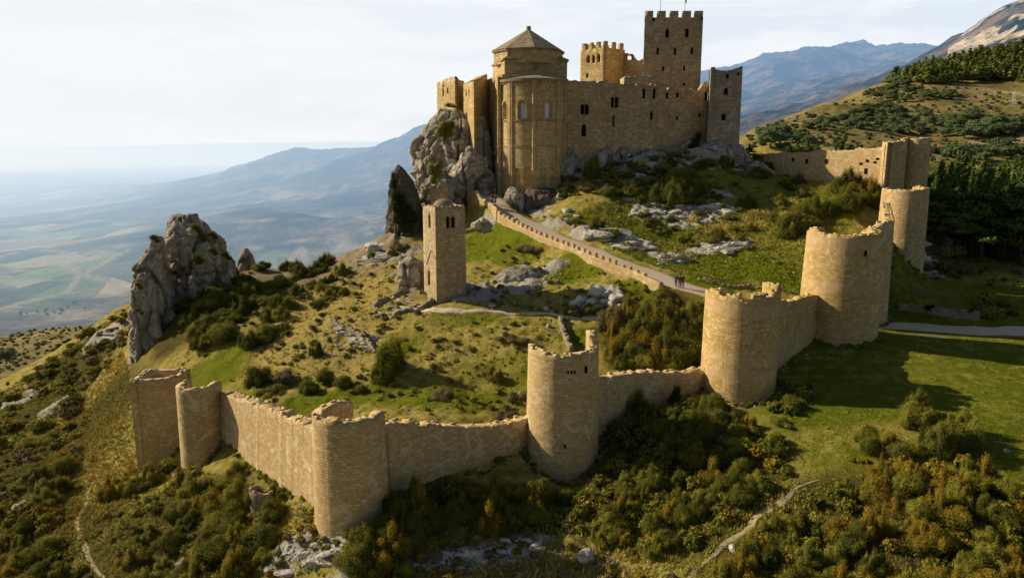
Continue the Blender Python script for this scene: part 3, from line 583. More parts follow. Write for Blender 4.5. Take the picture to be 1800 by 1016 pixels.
def cut(o, cutters, cutmat=None):
    """openings: cutters is a bmesh of closed solids in the frame of the object's mesh"""
    bmesh.ops.recalc_face_normals(cutters, faces=cutters.faces)
    cm = bpy.data.meshes.new('c'); cutters.to_mesh(cm); cutters.free(); uvproj(cm)
    co = bpy.data.objects.new('c', cm); C.objects.link(co); co.location = o.matrix_basis.translation + (o.parent.location if o.parent else Vector())
    mod = o.modifiers.new('b', 'BOOLEAN'); mod.operation = 'DIFFERENCE'; mod.object = co; mod.solver = 'EXACT'; mod.use_self = True
    bpy.context.view_layer.update(); dg = bpy.context.evaluated_depsgraph_get()
    nm = bpy.data.meshes.new_from_object(o.evaluated_get(dg)); o.modifiers.clear()
    mats = o.data.materials[0] if o.data.materials else None
    if len(nm.polygons) > 5: o.data = nm
    for p in o.data.polygons: p.material_index = 0
    bpy.data.objects.remove(co)
def arch_solid(bm, c, n, wd, ht, dep, arch=True, off=0.0):
    """arched prism: c = middle of the sill on the wall face, n = outward normal; goes dep inward"""
    n = Vector((n[0], n[1], 0)).normalized(); t = Vector((-n.y, n.x, 0)); c = Vector(c)
    prof = [(-wd / 2, 0), (wd / 2, 0), (wd / 2, ht - (wd / 2 if arch else 0))]
    if arch: prof += [(wd / 2 * math.cos(a), ht - wd / 2 + wd / 2 * math.sin(a)) for a in (math.pi / 6, math.pi / 3, math.pi / 2, 2 * math.pi / 3, 5 * math.pi / 6)]
    prof += [(-wd / 2, ht - (wd / 2 if arch else 0))]
    f = [bm.verts.new(c + t * x + Vector((0, 0, z)) + n * .3) for x, z in prof]; b = [bm.verts.new(c + t * x + Vector((0, 0, z)) - n * dep) for x, z in prof]
    k = len(prof)
    for i in range(k): bm.faces.new((f[i], f[(i + 1) % k], b[(i + 1) % k], b[i]))
    bm.faces.new(f[::-1]); bm.faces.new(b)
def arch_panel(name, c, n, wd, ht, dep, mat, parent, arch=True, thick=.06):
    n = Vector((n[0], n[1], 0)).normalized(); bm = bmesh.new(); t = Vector((-n.y, n.x, 0)); c = Vector(c); wd += .1; ht += .05
    prof = [(-wd / 2, 0), (wd / 2, 0), (wd / 2, ht - (wd / 2 if arch else 0))]
    if arch: prof += [(wd / 2 * math.cos(a), ht - wd / 2 + wd / 2 * math.sin(a)) for a in (math.pi / 6, math.pi / 3, math.pi / 2, 2 * math.pi / 3, 5 * math.pi / 6)]
    prof += [(-wd / 2, ht - (wd / 2 if arch else 0))]
    f = [bm.verts.new(c + t * x + Vector((0, 0, z)) - n * (dep - .04)) for x, z in prof]; b = [bm.verts.new(c + t * x + Vector((0, 0, z)) - n * (dep + thick)) for x, z in prof]; k = len(prof)
    for i in range(k): bm.faces.new((f[i], f[(i + 1) % k], b[(i + 1) % k], b[i]))
    bm.faces.new(f[::-1]); bm.faces.new(b); return bm_obj(name, bm, mat, parent)
def openings(o, root, lst, dep=.7):
    """lst: (centre of sill, normal, width, height, arched) -> recess in the wall and a dark window part behind it"""
    bm = bmesh.new()
    off = root.location
    for c, n, wd, ht, ar in lst:
        if wd < .5: continue
        arch_solid(bm, Vector(c) - off, n, wd, ht, dep, ar)
    if len(bm.verts): cut(o, bm)
    else: bm.free()
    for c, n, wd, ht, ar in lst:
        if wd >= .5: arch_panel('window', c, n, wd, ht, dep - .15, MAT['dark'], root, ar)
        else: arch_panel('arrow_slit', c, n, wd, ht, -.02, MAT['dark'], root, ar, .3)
def hbase(extra=1.2):
    return lambda s_, L, p: float(Hz(p[0], p[1])) - extra
def arcpts(cx, cy, R, a0, a1, n=22):
    """angles measured from the camera-facing direction (-y), counter-clockwise seen from above"""
    out = []
    for i in range(n + 1):
        a = math.radians(a0 + (a1 - a0) * i / n); out.append((cx + R * math.sin(a), cy - R * math.cos(a)))
    return out
def prof(pts):
    """height profile over fractions of the length"""
    xs = [p[0] for p in pts]; ys = [p[1] for p in pts]
    return lambda s_, L: float(np.interp(s_ / L, xs, ys))
def stepped(pts):
    def f(s_, L):
        x = s_ / L; v = pts[0][1]
        for a, b in pts:
            if x >= a: v = b
        return v
    return f
CURT = []
def make_wall(name, path, th, ztop, mat, label, cat, group=None, batter=.02, breaks=(), zb=None, jit=.03, ds=.35, rows=.45, closed=False, topjit=.06, extra=1.2):
    o0 = path[0]; org = (o0[0], o0[1], float(Hz(o0[0], o0[1])))
    me = wall_mesh(path, th, ztop, zb or hbase(extra), ds, rows, batter, closed, breaks, jit, True, org, topjit)
    o = link(name, me, mat, None, org); tag(o, label, cat, group)
    if name in ('wall_tower', 'curtain_wall'): FEET.append((path, closed))
    return o
FEET = []
def zat(px, py, Y): return P(px, py, Y).z
def U(cx, cy, R, face, arm, n=24, spread=96):
    """U-shaped tower plan; face = direction the round front points (deg from camera side), arms run back"""
    a = arcpts(cx, cy, R, face - spread, face + spread, n)
    f = math.radians(face); back = Vector((-math.sin(f), math.cos(f)))
    p0 = (a[0][0] + back.x * arm[0], a[0][1] + back.y * arm[0]); p1 = (a[-1][0] + back.x * arm[1], a[-1][1] + back.y * arm[1])
    return [p0] + a + [p1]
GW_ = 'open-backed wall towers along the outer curtain wall'
GC_ = 'stretches of the outer curtain wall between the towers'
# --- B, the nearest tower
cB = P(615, 800, 60)
zB = zat(604, 742, 57.2)
Bp = U(cB.x, 60.2, 3.05, -22, (3.4, .6), n=44)
o = make_wall('wall_tower', Bp, .95, prof([(0, zB - .5), (.2, zB - .2), (.45, zB - .1), (.7, zB - .1), (.9, zB - .1), (1, zB - .05)]), MAT['tower_b'], 'nearest half-round stone tower, its open top a curved rim, above white rocks', 'tower', GW_, .022, topjit=.1)
# --- C
cC = P(990, 720, 70); zC = zat(985, 625, 66.8)
Cp = U(cC.x, 70.2, 3.4, 4, (1.2, 1.2), n=44)
zc = stepped([(0, zC - .1), (.12, zC - .05), (.30, zC + .05), (.42, zC - .1), (.60, zC - .1), (.76, zC + .05), (.82, zC + .2), (.885, zC + 1.0), (.94, zC + 1.1)])
LC = 0.38
o = make_wall('wall_tower', Cp, .95, zc, MAT['tower_b'], 'tall half-round tower with a raised broken horn of masonry on its rim', 'tower', GW_, .018, breaks=[], topjit=.08)
tC = o
bm = bmesh.new()
for px, py in ((1016, 648), (1003, 648)):
    pass
bm.free()
# --- D with merlons
cD = P(1303, 620, 78); zD = zat(1290, 527, 74.4)
Dp = U(cD.x, 78.2, 3.72, 6, (1.3, 1.3), n=44)
def merlon_prof(base, h, edges):
    def f(s_, L):
        for a, b, hh in edges:
            if a <= s_ <= b: return base + (hh if hh else h)
        return base
    return f
_, LD = densify(Dp, .5)
eD = [(1.3, 3.1, .55), (4.4, 5.5, .4), (6.9, 8.3, .45), (9.6, 11.0, .55), (11.4, 13.0, 1.1), (13.6, 15.2, .8)]
o = make_wall('wall_tower', Dp, .95, merlon_prof(zD, .5, eD), MAT['tower_e'], 'half-round tower with low worn battlements beside the end of the road', 'tower', GW_, .012, breaks=[x for e in eD for x in e[:2]], topjit=.07)
# --- E
cE = P(1478, 500, 91); zE = zat(1475, 412, 86.8)
Ep = U(cE.x, 91.2, 4.35, 3, (.5, .6), n=48)
_, LE = densify(Ep, .5)
eE = [(1.2, 3.4, .75)]
o = make_wall('wall_tower', Ep, 1.1, lambda s_, L: zE + (.55 if .6 <= s_ <= 2.4 else 0) + (.1 if s_ > L * .76 else 0) + (.12 if s_ > L * .88 else 0) - .15, MAT['tower_e'], 'broad round tower with pink and ochre stone bands rising beside the gravel track', 'tower', GW_, .035, breaks=[1.2, 3.2, LE * .74, LE * .83], topjit=.05)
tE = o
# --- G
cG = P(1589, 400, 120); zG = zat(1585, 334, 117)
Gp = U(cG.x, 120.2, 3.2, 8, (1.5, 1.5))
o = make_wall('wall_tower', Gp, .9, prof([(0, zG - .1), (.5, zG), (1, zG + .3)]), MAT['tower_b'], 'slim round tower below the tall square and round pair, dark pines behind it', 'tower', GW_, .02, topjit=.05)
# --- H pair
c0 = P(1549, 300, 134); zH = zat(1560, 252, 134)
sq = [(P(1552, 300, 139.5).x - .6, 139.5), (P(1549, 300, 134.5).x, 134.5), (P(1556, 300, 132.5).x, 132.5), (P(1590, 300, 134.5).x, 134.5), (P(1592, 300, 139.5).x, 139.5)]
o = make_wall('wall_tower', sq, .8, stepped([(0, zH + .1), (.28, zH + .1), (.42, zH - .2), (.5, zH + .3), (.66, zH + .7), (.8, zH + .9)]), MAT['tower_b'], 'square corner tower with a stepped top where the upper wall ends', 'tower', GW_, .008)
cH = P(1606, 300, 138)
o = make_wall('wall_tower', U(cH.x, 137.6, 2.15, 4, (1.5, 1.5), spread=100), .7, prof([(0, zH + .8), (1, zH + 1.05)]), MAT['tower_b'], 'slender round turret attached beside the square corner tower', 'tower', GW_, .008, topjit=.03)
# --- A2
cA = P(352, 740, 80); zA = zat(352, 686, 77.7)
A2p = U(cA.x, 80, 2.25, -14, (.8, 1.0))
o = make_wall('wall_tower', A2p, .75, prof([(0, zA - .05), (.5, zA - .05), (1, zA + .05)]), MAT['tower_b'], 'small half-round tower cracked across the middle, next to the flat square one', 'tower', GW_, .012, topjit=.05)
# --- A1
zA1 = zat(272, 674, 83.4)
p1, p2, p3, p4 = P(234, 740, 83.4), P(319, 740, 85.2), P(318, 740, 87.8), P(238, 740, 89.6)
A1p = [(p2.x, p3.y), (p2.x, p2.y), (p1.x, p1.y), (p4.x - .4, p4.y)]
A1p = A1p[::-1]
A1p = [(p1.x - .1, 87.8), (p1.x, p1.y), (p2.x - .15, p2.y), (p2.x - .1, 89.0)]
o = make_wall('wall_tower', A1p, .75, lambda s_, L: zA1 + .35 - .25 * math.sin(s_ / L * 3.1), MAT['curtain'], 'flat-fronted square tower in shade, outermost of the wall, on the grassy slope', 'tower', GW_, .0, closed=True, topjit=.06)
# --- curtain wall stretches
def curtain(a, b, th, zf, mat, label, batter=.03, breaks=(), **k):
    return make_wall('curtain_wall', [(a[0], a[1]), (b[0], b[1])], th, zf, mat, label, 'wall', GC_, batter, breaks, **k)
a = (P(386, 700, 80.0).x, 80.2); b = (P(556, 760, 61.0).x, 61.6)
za, zb_ = zat(388, 692, 79.5), zat(550, 755, 61)
curtain(a, b, 1.2, lambda s_, L: za + (zb_ - za) * (math.floor(s_ / 1.1) * 1.1) / L + .2 * float(vn(np.array([s_ * .5]), np.array([2.]))[0]), MAT['curtain'], 'long sunlit stretch of curtain wall, its top stepping down toward the nearest tower', batter=.07, topjit=.06)
a = (P(678, 745, 60.6).x, 60.8); b = (P(944, 745, 70.4).x, 70.6)
za, zb_ = zat(690, 744, 61), zat(930, 748, 70)
curtain(a, b, 1.3, lambda s_, L: za + (zb_ - za) * s_ / L + np.interp(s_ / L, [0, .17, .18, .34, .35, .5, .7, .71, .80, .81, .88, .89, 1], [0, .05, -.15, -.12, -.3, -.45, -.35, -.2, -.15, .05, .1, .35, .4]), MAT['curtain'], 'shaded stretch of curtain wall with a crumbling stepped top between two half-round towers', topjit=.12)
a = (P(1048, 660, 71.2).x, 71.4); b = (P(1250, 650, 78.4).x, 78.6)
za, zb_ = zat(1060, 664, 71.5), zat(1250, 652, 78.4)
curtain(a, b, 1.2, lambda s_, L: za + (zb_ - za) * s_ / L + np.interp(s_ / L, [0, .3, .31, .5, .52, .72, .73, .85, .86, 1], [0, .1, .3, .2, .0, .05, -.1, -.05, .1, .15]), MAT['curtain'], 'shaded curtain wall with ivy patch rising from the dark thicket toward the battlemented tower', topjit=.08)
a = (P(1358, 540, 80.0).x, 80.0); b = (P(1444, 525, 88.5).x, 89.0)
za, zb_ = zat(1366, 535, 80.5), zat(1440, 524, 88)
curtain(a, b, 1.1, lambda s_, L: za + (zb_ - za) * s_ / L + np.interp(s_ / L, [0, .28, .3, .6, .62, 1], [.3, .25, .0, .0, .15, .2]), MAT['tower_e'], 'short dark stretch of curtain wall joining the battlemented and the banded towers')
a = (P(1530, 400, 94.6).x, 94.5); b = (P(1568, 400, 100).x, 99.5); c_ = (P(1562, 380, 117.5).x, 117.5)
z1 = zat(1555, 392, 97)
make_wall('curtain_wall', [a, b, c_], 1.2, lambda s_, L: z1 + np.interp(s_, [0, 2, 2.05, 4.5, 4.55, 7, L], [-.9, -.8, -.45, -.4, -.1, .0, 1.2]), MAT['tower_b'], 'angled stretch of curtain wall stepping up behind the banded tower', 'wall', GC_, .02)
a = (P(1325, 280, 159.5).x, 160); b = (P(1550, 300, 137.2).x, 137.4)
za, zb_ = zat(1340, 272, 158), zat(1546, 262, 137.4)
o = curtain(a, b, 1.0, lambda s_, L: np.interp(s_ / L, [0, .5, .52, .8, .82, .95, 1], [za, (za + zb_) / 2, (za + zb_) / 2 + .25, zb_ - .3, zb_ + .05, zb_ + .15, zb_ + .3]), MAT['curtain'], 'upper curtain wall with a row of small openings running from castle to corner tower', batter=.0, ds=.6)
dirI = (Vector((b[0], b[1])) - Vector((a[0], a[1]))).normalized(); nI = Vector((dirI.y, -dirI.x)); nI = nI if nI.dot(Vector((-1, -.7))) > 0 else -nI
o_root = o
def on_line(a, b, px):
    """point of plan line a-b seen at photo column px"""
    u = (px - 900) / F; best = None
    for k in range(401):
        q = Vector(a).lerp(Vector(b), k / 400 * 1.2 - .1); e = abs(q.x / (q.y * 1.0) - P(px, 300, q.y).x / q.y)
        if best is None or e < best[0]: best = (e, q)
    return best[1]
for px, py, h_ in ((1393, 284, .9), (1417, 288, 1.1), (1451, 288, 1.1), (1496, 305, 1.2), (1522, 306, 1.3), (1512, 290, .5), (1523, 285, .5), (1537, 287, .4), (1541, 281, .4)):
    q = on_line(a, b, px); z_ = P(px, py, q.y).z; loc = Vector((q.x, q.y, z_))
    pn = arch_panel('arrow_slit', loc, nI, .42, h_ * .75, -.10, MAT['dark'], None, False, .3); pn.data.transform(Matrix.Translation(-Vector(o.location))); pn.parent = o
# arrow slits on round towers
def slit_on(o, cx, cy, R, px, py, Y, h_, w_=.28):
    p = P(px, py, Y); n_ = Vector((p.x - cx, p.y - cy, 0)).normalized(); c = Vector((cx, cy, 0)) + n_ * R; c.z = p.z
    pn = arch_panel('arrow_slit', c, n_, w_, h_, -.09, MAT['dark'], None, False, .35); pn.data.transform(Matrix.Translation(-Vector(o.location))); pn.parent = o
for px in (998, 1004, 1010): slit_on(tC, cC.x, 70.2, 3.45, px, 656, 66.9, .22, .02)
slit_on(tC, cC.x, 70.2, 3.45, 1028, 655, 67.4, .6, .10); slit_on(tC, cC.x, 70.2, 3.7, 993, 786, 66.6, .25, .08)
slit_on(tE, cE.x, 91.2, 4.45, 1508, 447, 88.2, .55, .15)
# ------------------------------------------------------------------ small masonry on the slope
def low_wall(pts, th, h, label, name='dry_stone_wall', mat='drystone', cat='wall', noise=.35, group=None):
    pp = resample([gp(*p) for p in pts], 1.0); pts2 = [(p.x, p.y) for p in pp]
    base = {}
    o = None
    org = (pts2[0][0], pts2[0][1], float(Hz(*pts2[0])))
    cols, L = densify(pts2, .3)
    arr = [float(Hz(c[0].x, c[0].y)) for c in cols]; ss = [c[1] for c in cols]
    zt = lambda s_, L: float(np.interp(s_, ss, arr)) + h * (1 + noise * float(vn(np.array([s_ * .8]), np.array([1.7 + h]))[0]))
    me = wall_mesh(pts2, th, zt, lambda s_, L, p: float(Hz(p[0], p[1])) - .5, .3, .2, .06, False, (), .07, True, org, .1)
    return tag(link(name, me, MAT[mat], None, org), label, cat, group)
low_wall([(1578, 545), (1610, 550), (1650, 556), (1700, 562), (1722, 563)], .8, .9, 'low dry-stone wall on the meadow edge above the gravel track')
low_wall([(982, 562), (985, 580), (992, 600), (1000, 618)], .6, .5, 'short low stone wall running downhill from the thin footpath')
low_wall([(578, 568), (600, 578), (625, 592), (650, 610), (656, 622)], .45, .45, 'ruined terrace wall crumbling down the golden slope', noise=.6)
low_wall([(690, 562), (715, 548), (740, 548), (765, 532)], .6, .4, 'low ruined foundation wall at the foot of the bell tower', noise=.5)
low_wall([(662, 540), (690, 528), (712, 515), (738, 518)], .6, .5, 'broken retaining wall beside the bell tower on the golden slope', noise=.6)
low_wall([(1225, 492), (1270, 503), (1320, 508), (1360, 512), (1405, 520)], .35, .28, 'thin line of kerb stones along the grass above the road end', noise=.5)
low_wall([(950, 386), (985, 396), (1010, 402)], .5, .45, 'short stone edging between the road and the castle slope', noise=.6)
low_wall([(640, 660), (690, 655), (720, 648)], .3, .18, 'faint line of stones across the lower grass', noise=.9)
cR = gp(462, 884); Rr = .98
o = make_wall('turret_ruin', arcpts(cR.x, cR.y, 1.15, -150, 150, 16), .4, lambda s_, L: cR.z + 1.35 + .2 * math.sin(s_), MAT['drystone'], 'stub of a small round ruined turret below the long sunlit wall', 'ruin', batter=.03)
# ------------------------------------------------------------------ road parapet
rp = [q for q in ROAD if 98.2 < q.y < 134.5]; pw = []
for i, q in enumerate(rp):
    d = rp[min(i + 1, len(rp) - 1)] - rp[max(i - 1, 0)]; d.z = 0; d.normalize(); s_v = Vector((-d.y, d.x, 0)); s_v = s_v if s_v.y < 0 else -s_v
    pw.append(q + s_v * 2.65 + Vector((0, 0, .95)))
pw = pw[::-1]; pts2 = [(p.x, p.y) for p in pw]
cols, Lp = densify(pts2, .4); zs = np.interp([c[1] for c in cols], np.linspace(0, Lp, len(pw)), [p.z for p in pw]); ss = [c[1] for c in cols]
NM = 27; per = Lp * .93 / NM
mer = [(i * per + .25, i * per + .25 + .62) for i in range(NM)]
def zpar(s_, L): return float(np.interp(s_, ss, zs)) - .45
org = (pts2[0][0], pts2[0][1], float(zs[0]) - 3)
me = wall_mesh(pts2[::-1], .5, lambda s_, L: zpar(L - s_, L), lambda s_, L, p: float(Hz(p[0], p[1])) - 3.5, .5, .5, .0, False, (), .03, True, org, .03)
par = tag(link('parapet_wall', me, MAT['curtain'], None, org), 'sunlit parapet wall with a row of small merlons along the climbing road', 'wall')
for i, (s0, s1) in enumerate(mer):
    sm = (s0 + s1) / 2; k = min(range(len(cols)), key=lambda q: abs(cols[q][1] - sm)); c_, _, nr_ = cols[k]
    d_ = math.atan2(-nr_.x, nr_.y); bm = bmesh.new()
    q = c_ + nr_ * 0.22
    q = c_ - (-nr_) * 0
    rz = math.atan2(nr_.y, nr_.x) + math.pi / 2
    hgt = .62 + random.uniform(-.06, .06)
    if i > 22: hgt *= .75
    box(bm, (c_.x + nr_.x * .25 * -1 * -1, c_.y + nr_.y * .25, zpar(sm, Lp) - .06), .72, .46, hgt, rz)
    me_o = bm_obj('merlon', bm, MAT['curtain'], None); me_o.data.transform(Matrix.Translation(-Vector(org))); me_o.parent = par
# upper solid wall and tall end
pw2 = [pw[0], P(856, 352, 139.0)]
make_wall('parapet_wall', [(p.x, p.y) for p in pw2], .6, lambda s_, L: float(np.interp(s_ / L, [0, .35, 1], [pw[0].z + .3, pw[0].z + .9, zat(856, 350, 139.0)])), MAT['church'], 'tall plain parapet wall at the top of the road below the church door', 'wall', batter=0, extra=3)
pw3 = [P(857, 350, 138.8), P(851, 345, 140.2), P(826, 345, 145)]
make_wall('parapet_wall', [(p.x, p.y) for p in pw3], .7, lambda s_, L: float(np.interp(s_ / L, [0, .25, .5, .8, 1], [zat(857, 352, 138), zat(852, 349, 139.5), zat(842, 338, 141.5), zat(830, 336, 144), zat(826, 338, 144.5)])), MAT['church'], 'raised broken wall end standing on a rock by the church door', 'wall', batter=0, extra=4, topjit=.15)
# ------------------------------------------------------------------ bell tower
bt = P(768, 530, 102.2); bt.z = float(Hz(bt.x, bt.y)) - .5
ZT = zat(768, 365, 102.2)
fR = P(818, 440, 105.0); fL = P(745, 440, 106.6)
bR = (fR.x + (fL.x - bt.x), fR.y + (fL.y - bt.y))
root = empty('bell_tower', (bt.x, bt.y, bt.z)); tag(root, 'tall slender square bell tower with paired arched windows and a small dome', 'tower')
corn = [(bt.x, bt.y), (fR.x, fR.y), bR, (fL.x, fL.y)]
me = wall_mesh(corn, .55, lambda s_, L: ZT, lambda s_, L, p: bt.z - 4.0, .7, .7, .004, True, (), .03, True, tuple(root.location), .05)
body = link('wall', me, MAT['castle'], root); uvproj(me)
body.data.materials.clear(); body.data.materials.append(masonry('bell_tower_stone', (.60, .44, .25), (.36, .26, .145), (.68, .53, .33), .5, .27, .028, (.32, .25, .16), .5, seed=71))
nF = Vector((fR.y - bt.y, -(fR.x - bt.x), 0)).normalized(); nL = Vector((-(bt.y - fL.y) * -1, 0, 0))
dL = Vector((fL.x - bt.x, fL.y - bt.y, 0)).normalized(); nL = Vector((-dL.y, dL.x, 0)); nL = nL if nL.x < 0 else -nL
def on_face(a, b, px, py):
    q = on_line((a[0], a[1]), (b[0], b[1]), px); return Vector((q.x, q.y, P(px, py, q.y).z))
ops = [(on_face(bt, fR, 786, 401), nF, .62, 1.65, True), (on_face(bt, fR, 795, 401), nF, .62, 1.65, True), (on_face(bt, fL, 753.5, 401), nL, .8, 1.9, True), (on_face(bt, fL, 751, 502), nL, .9, 2.2, True)]
openings(body, root, ops, .5)
bm = bmesh.new(); prism(bm, [(c_[0] + (sum(q[0] for q in corn) / 4 - c_[0]) * .12, c_[1] + (sum(q[1] for q in corn) / 4 - c_[1]) * .12) for c_ in corn], ZT - .5, ZT - .12)
bm_obj('roof', bm, MAT['slab'], root)
mx, my = sum(q[0] for q in corn) / 4, sum(q[1] for q in corn) / 4
bm = bmesh.new(); bmesh.ops.create_uvsphere(bm, u_segments=20, v_segments=12, radius=1.5); bmesh.ops.scale(bm, vec=(1, 1, .75), verts=bm.verts); bmesh.ops.translate(bm, vec=(mx, my, ZT - .15), verts=bm.verts)
bm_obj('dome', bm, MAT['slab'], root, True)
bm = bmesh.new()      # gable scar of a vanished roof on the sunlit face
pa = [on_face(bt, fL, 746.5, 466), on_face(bt, fL, 755, 441), on_face(bt, fL, 767, 461)]
for p_, q_ in zip(pa[:-1], pa[1:]):
    d = q_ - p_; vs = [bm.verts.new(v) for v in (p_ + nL * .0, q_ + nL * .0, q_ + nL * .12, p_ + nL * .12)]; vt = [bm.verts.new(v.co + Vector((0, 0, .22))) for v in vs]
    for k in range(4): bm.faces.new((vs[k], vs[(k + 1) % 4], vt[(k + 1) % 4], vt[k]))
    bm.faces.new(vs[::-1]); bm.faces.new(vt)
bm_obj('roof_scar', bm, MAT['slab'], root)
# ------------------------------------------------------------------ castle blocks
def block(name, corners, ztop, mat, label, cat, zb=-10., th=.9, ds=.8, merlons=None, breaks=None, roofdrop=1.2, ops=(), topjit=.08, dep=.6, rows=1.2, batter=0., group=None):
    org = Vector((corners[0][0], corners[0][1], zb)); root = empty(name, org); tag(root, label, cat, group)
    f = ztop if callable(ztop) else (lambda s_, L: ztop)
    br = breaks or ()
    me = wall_mesh(corners, th, f, lambda s_, L, p: zb, ds, rows, batter, True, br, .025, True, tuple(org), topjit)
    o = link('wall', me, mat, root); uvproj(me)
    if ops: openings(o, root, ops, dep)
    cx = sum(c[0] for c in corners) / len(corners); cy = sum(c[1] for c in corners) / len(corners)
    _, L = densify(corners, 1, True); zr = min(f(k / 20 * L, L) for k in range(20)) - roofdrop
    bm = bmesh.new(); prism(bm, [(c[0] + (cx - c[0]) * .06, c[1] + (cy - c[1]) * .06) for c in corners], zr - .4, zr); bm_obj('roof', bm, MAT['slab'], root)
    return root, o, L
def rect(pf0, pf1, depth, skew=None):
    """footprint from two front corners (x,y), going back by depth"""
    a, b = Vector(pf0[:2]), Vector(pf1[:2]); d = (b - a).normalized(); n = Vector((-d.y, d.x))
    if skew: n = Vector(skew).normalized()
    return [tuple(a), tuple(b), tuple(b + n * depth), tuple(a + n * depth)]
def facade(a, b, lst):
    d = (Vector(b[:2]) - Vector(a[:2])).normalized(); n = Vector((d.y, -d.x, 0))
    out = []
    for px, py, wd, ht, ar in lst:
        q = on_line(tuple(a[:2]), tuple(b[:2]), px); out.append((Vector((q.x, q.y, P(px, py, q.y).z)), n, wd, ht, ar))
    return out
def crenel(z, h, starts, w_):
    return (lambda s_, L: z + (h if any(a - .001 <= s_ <= a + w_ + .001 for a in starts) else 0)), [x for a in starts for x in (a, a + w_)]
# main southern wall, two facets
m0, m1, m2 = P(984, 200, 149.6), P(1068, 200, 150.2), P(1243, 200, 157)
zM = zat(1000, 143, 151); zM1 = zat(1068, 144, 150); zM2 = zat(1110, 146, 152); zM3 = zat(1165, 152, 154); zM4 = zat(1240, 155, 157)
m0.z = m1.z; la = (m1.xy - m0.xy).length; lb = (m2.xy - m1.xy).length
back = [(m2.x, 172), (m0.x, 172)]
def zmain(s_, L):
    if s_ <= la: return zM + .15 * float(vn(np.array([s_ * .5]), np.array([0.3]))[0])
    if s_ <= la + lb: return float(np.interp(s_ - la, [0, .4 * lb, .405 * lb, .56 * lb, .565 * lb, .93 * lb, .935 * lb, lb], [zM1 - .3, zM2 - .3, zM2, zM3 + .2, zM3 - .3, zM4 - .4, zM4 + .8, zM4 + 1.6])) + .1 * float(vn(np.array([s_ * .7]), np.array([0.3]))[0])
    return zM - .5
ops = facade(m0, m1, [(1022, 202, .8, 2.0, True), (1029.5, 202, .8, 2.0, True), (1025, 240, .95, 2.3, True)]) + \
      facade(m1, m2, [(1074, 190, .8, 2.0, False), (1081, 190, .8, 2.0, False), (1076, 223, .5, 2.1, False), (1127, 174, .42, 1.9, False), (1145, 174, .42, 1.9, False), (1167, 174, .4, 1.1, False), (1142, 211, .7, 1.6, True), (1236, 177, .9, 1.7, False), (1185, 172, .4, .9, False), (1225, 207, .35, .8, False), (1186, 211, .35, .6, False)])
block('castle_palace', [tuple(m0.xy), tuple(m1.xy), tuple(m2.xy)] + back, zmain, MAT['castle'], 'long high weathered main wall of the castle with paired dark windows', 'castle', zb=-9, ops=ops, roofdrop=1.4, topjit=.12, dep=.75)
# raised back wall on the palace
a, b = P(1097, 150, 158), P(1152, 150, 158)
block('castle_wing', rect(a, b, 6), zat(1110, 135, 158), MAT['castle'], 'low grey wall block on the roof terrace in front of the keep', 'castle', zb=2, roofdrop=.6, topjit=.1)
a, b = P(1050, 142, 166), P(1100, 142, 166)
# keep
a, b = P(1131, 100, 161.2), P(1233, 100, 161.2)
kc = rect(a, b, 10.5, (.21, 1))
zk = zat(1180, 31, 161); wk = (b - a).length
st = [wk * f for f in (0.0, .215, .43, .645, .85)]; wm = wk * .145
st2 = [wk + wk * f for f in (.22, .44, .66, .86)] + [2 * wk + x for x in (.3, 2.9, 5.5, 8.1, 10.4)] + [3 * wk + x for x in (.3, 2.6, 5, 7.5)]
f_, br = crenel(zk, zat(1180, 19.5, 161) - zk, st + st2, wm)
ops = facade(a, b, [(1164, 66.5, .75, 1.75, True), (1197.5, 66, .75, 1.75, True), (1148.5, 97, .34, 1.4, False), (1178, 97, .34, 1.4, False), (1207, 96, .34, 1.3, False), (1159, 126, .3, 1.0, False), (1195, 125, .3, 1.0, False), (1196, 151, .4, .5, False), (1140, 38, .4, .6, False), (1222, 36, .5, .8, True)])
keep, kw, _ = block('keep_tower', kc, f_, MAT['keep'], 'tallest square keep tower crowned with battlements and flagpoles', 'tower', zb=-4, ops=ops, breaks=br, roofdrop=1.2, topjit=.03, th=.8)
for px, py in ((1160, -14), (1203, -12)):
    p0 = P(px, 40, 166); p1 = P(px, py, 166); bm = bmesh.new(); n_ = 8
    bmesh.ops.create_cone(bm, cap_ends=True, segments=8, radius1=.07, radius2=.05, depth=(p1.z - p0.z)); bmesh.ops.translate(bm, vec=(p0.x, 166, (p0.z + p1.z) / 2), verts=bm.verts)
    fp = bm_obj('flagpole', bm, MAT['steel'])
    cc_ = fp; tag(fp, 'thin bare flagpole standing on the keep roof' if px == 1160 else 'flagpole with a small faded orange flag on the keep roof', 'flagpole')
    if px == 1203:
        m_, t_ = newmat('flag_cloth'); fz = t_.add('ShaderNodeSeparateXYZ', Vector=t_.add('ShaderNodeTexCoord').outputs['Generated']).outputs[2]
        finish(t_, t_.mix(t_.math('GREATER_THAN', fz, .5), (.62, .30, .12), (.75, .62, .35)), .8)
        V = []; Fq = []
        for i in range(9):
            for j in range(6): V.append((p0.x + .05 + i * .035 + .03 * math.sin(j), 166 + .1 * math.sin(i * .9 + j * .4), p1.z - .5 - j * .28 - i * .05))
        for i in range(8):
            for j in range(5): k = i * 6 + j; Fq.append((k, k + 6, k + 7, k + 1))
        fl = link('flag', mkmesh('flag', V, np.array(Fq)), m_); fl.parent = fp
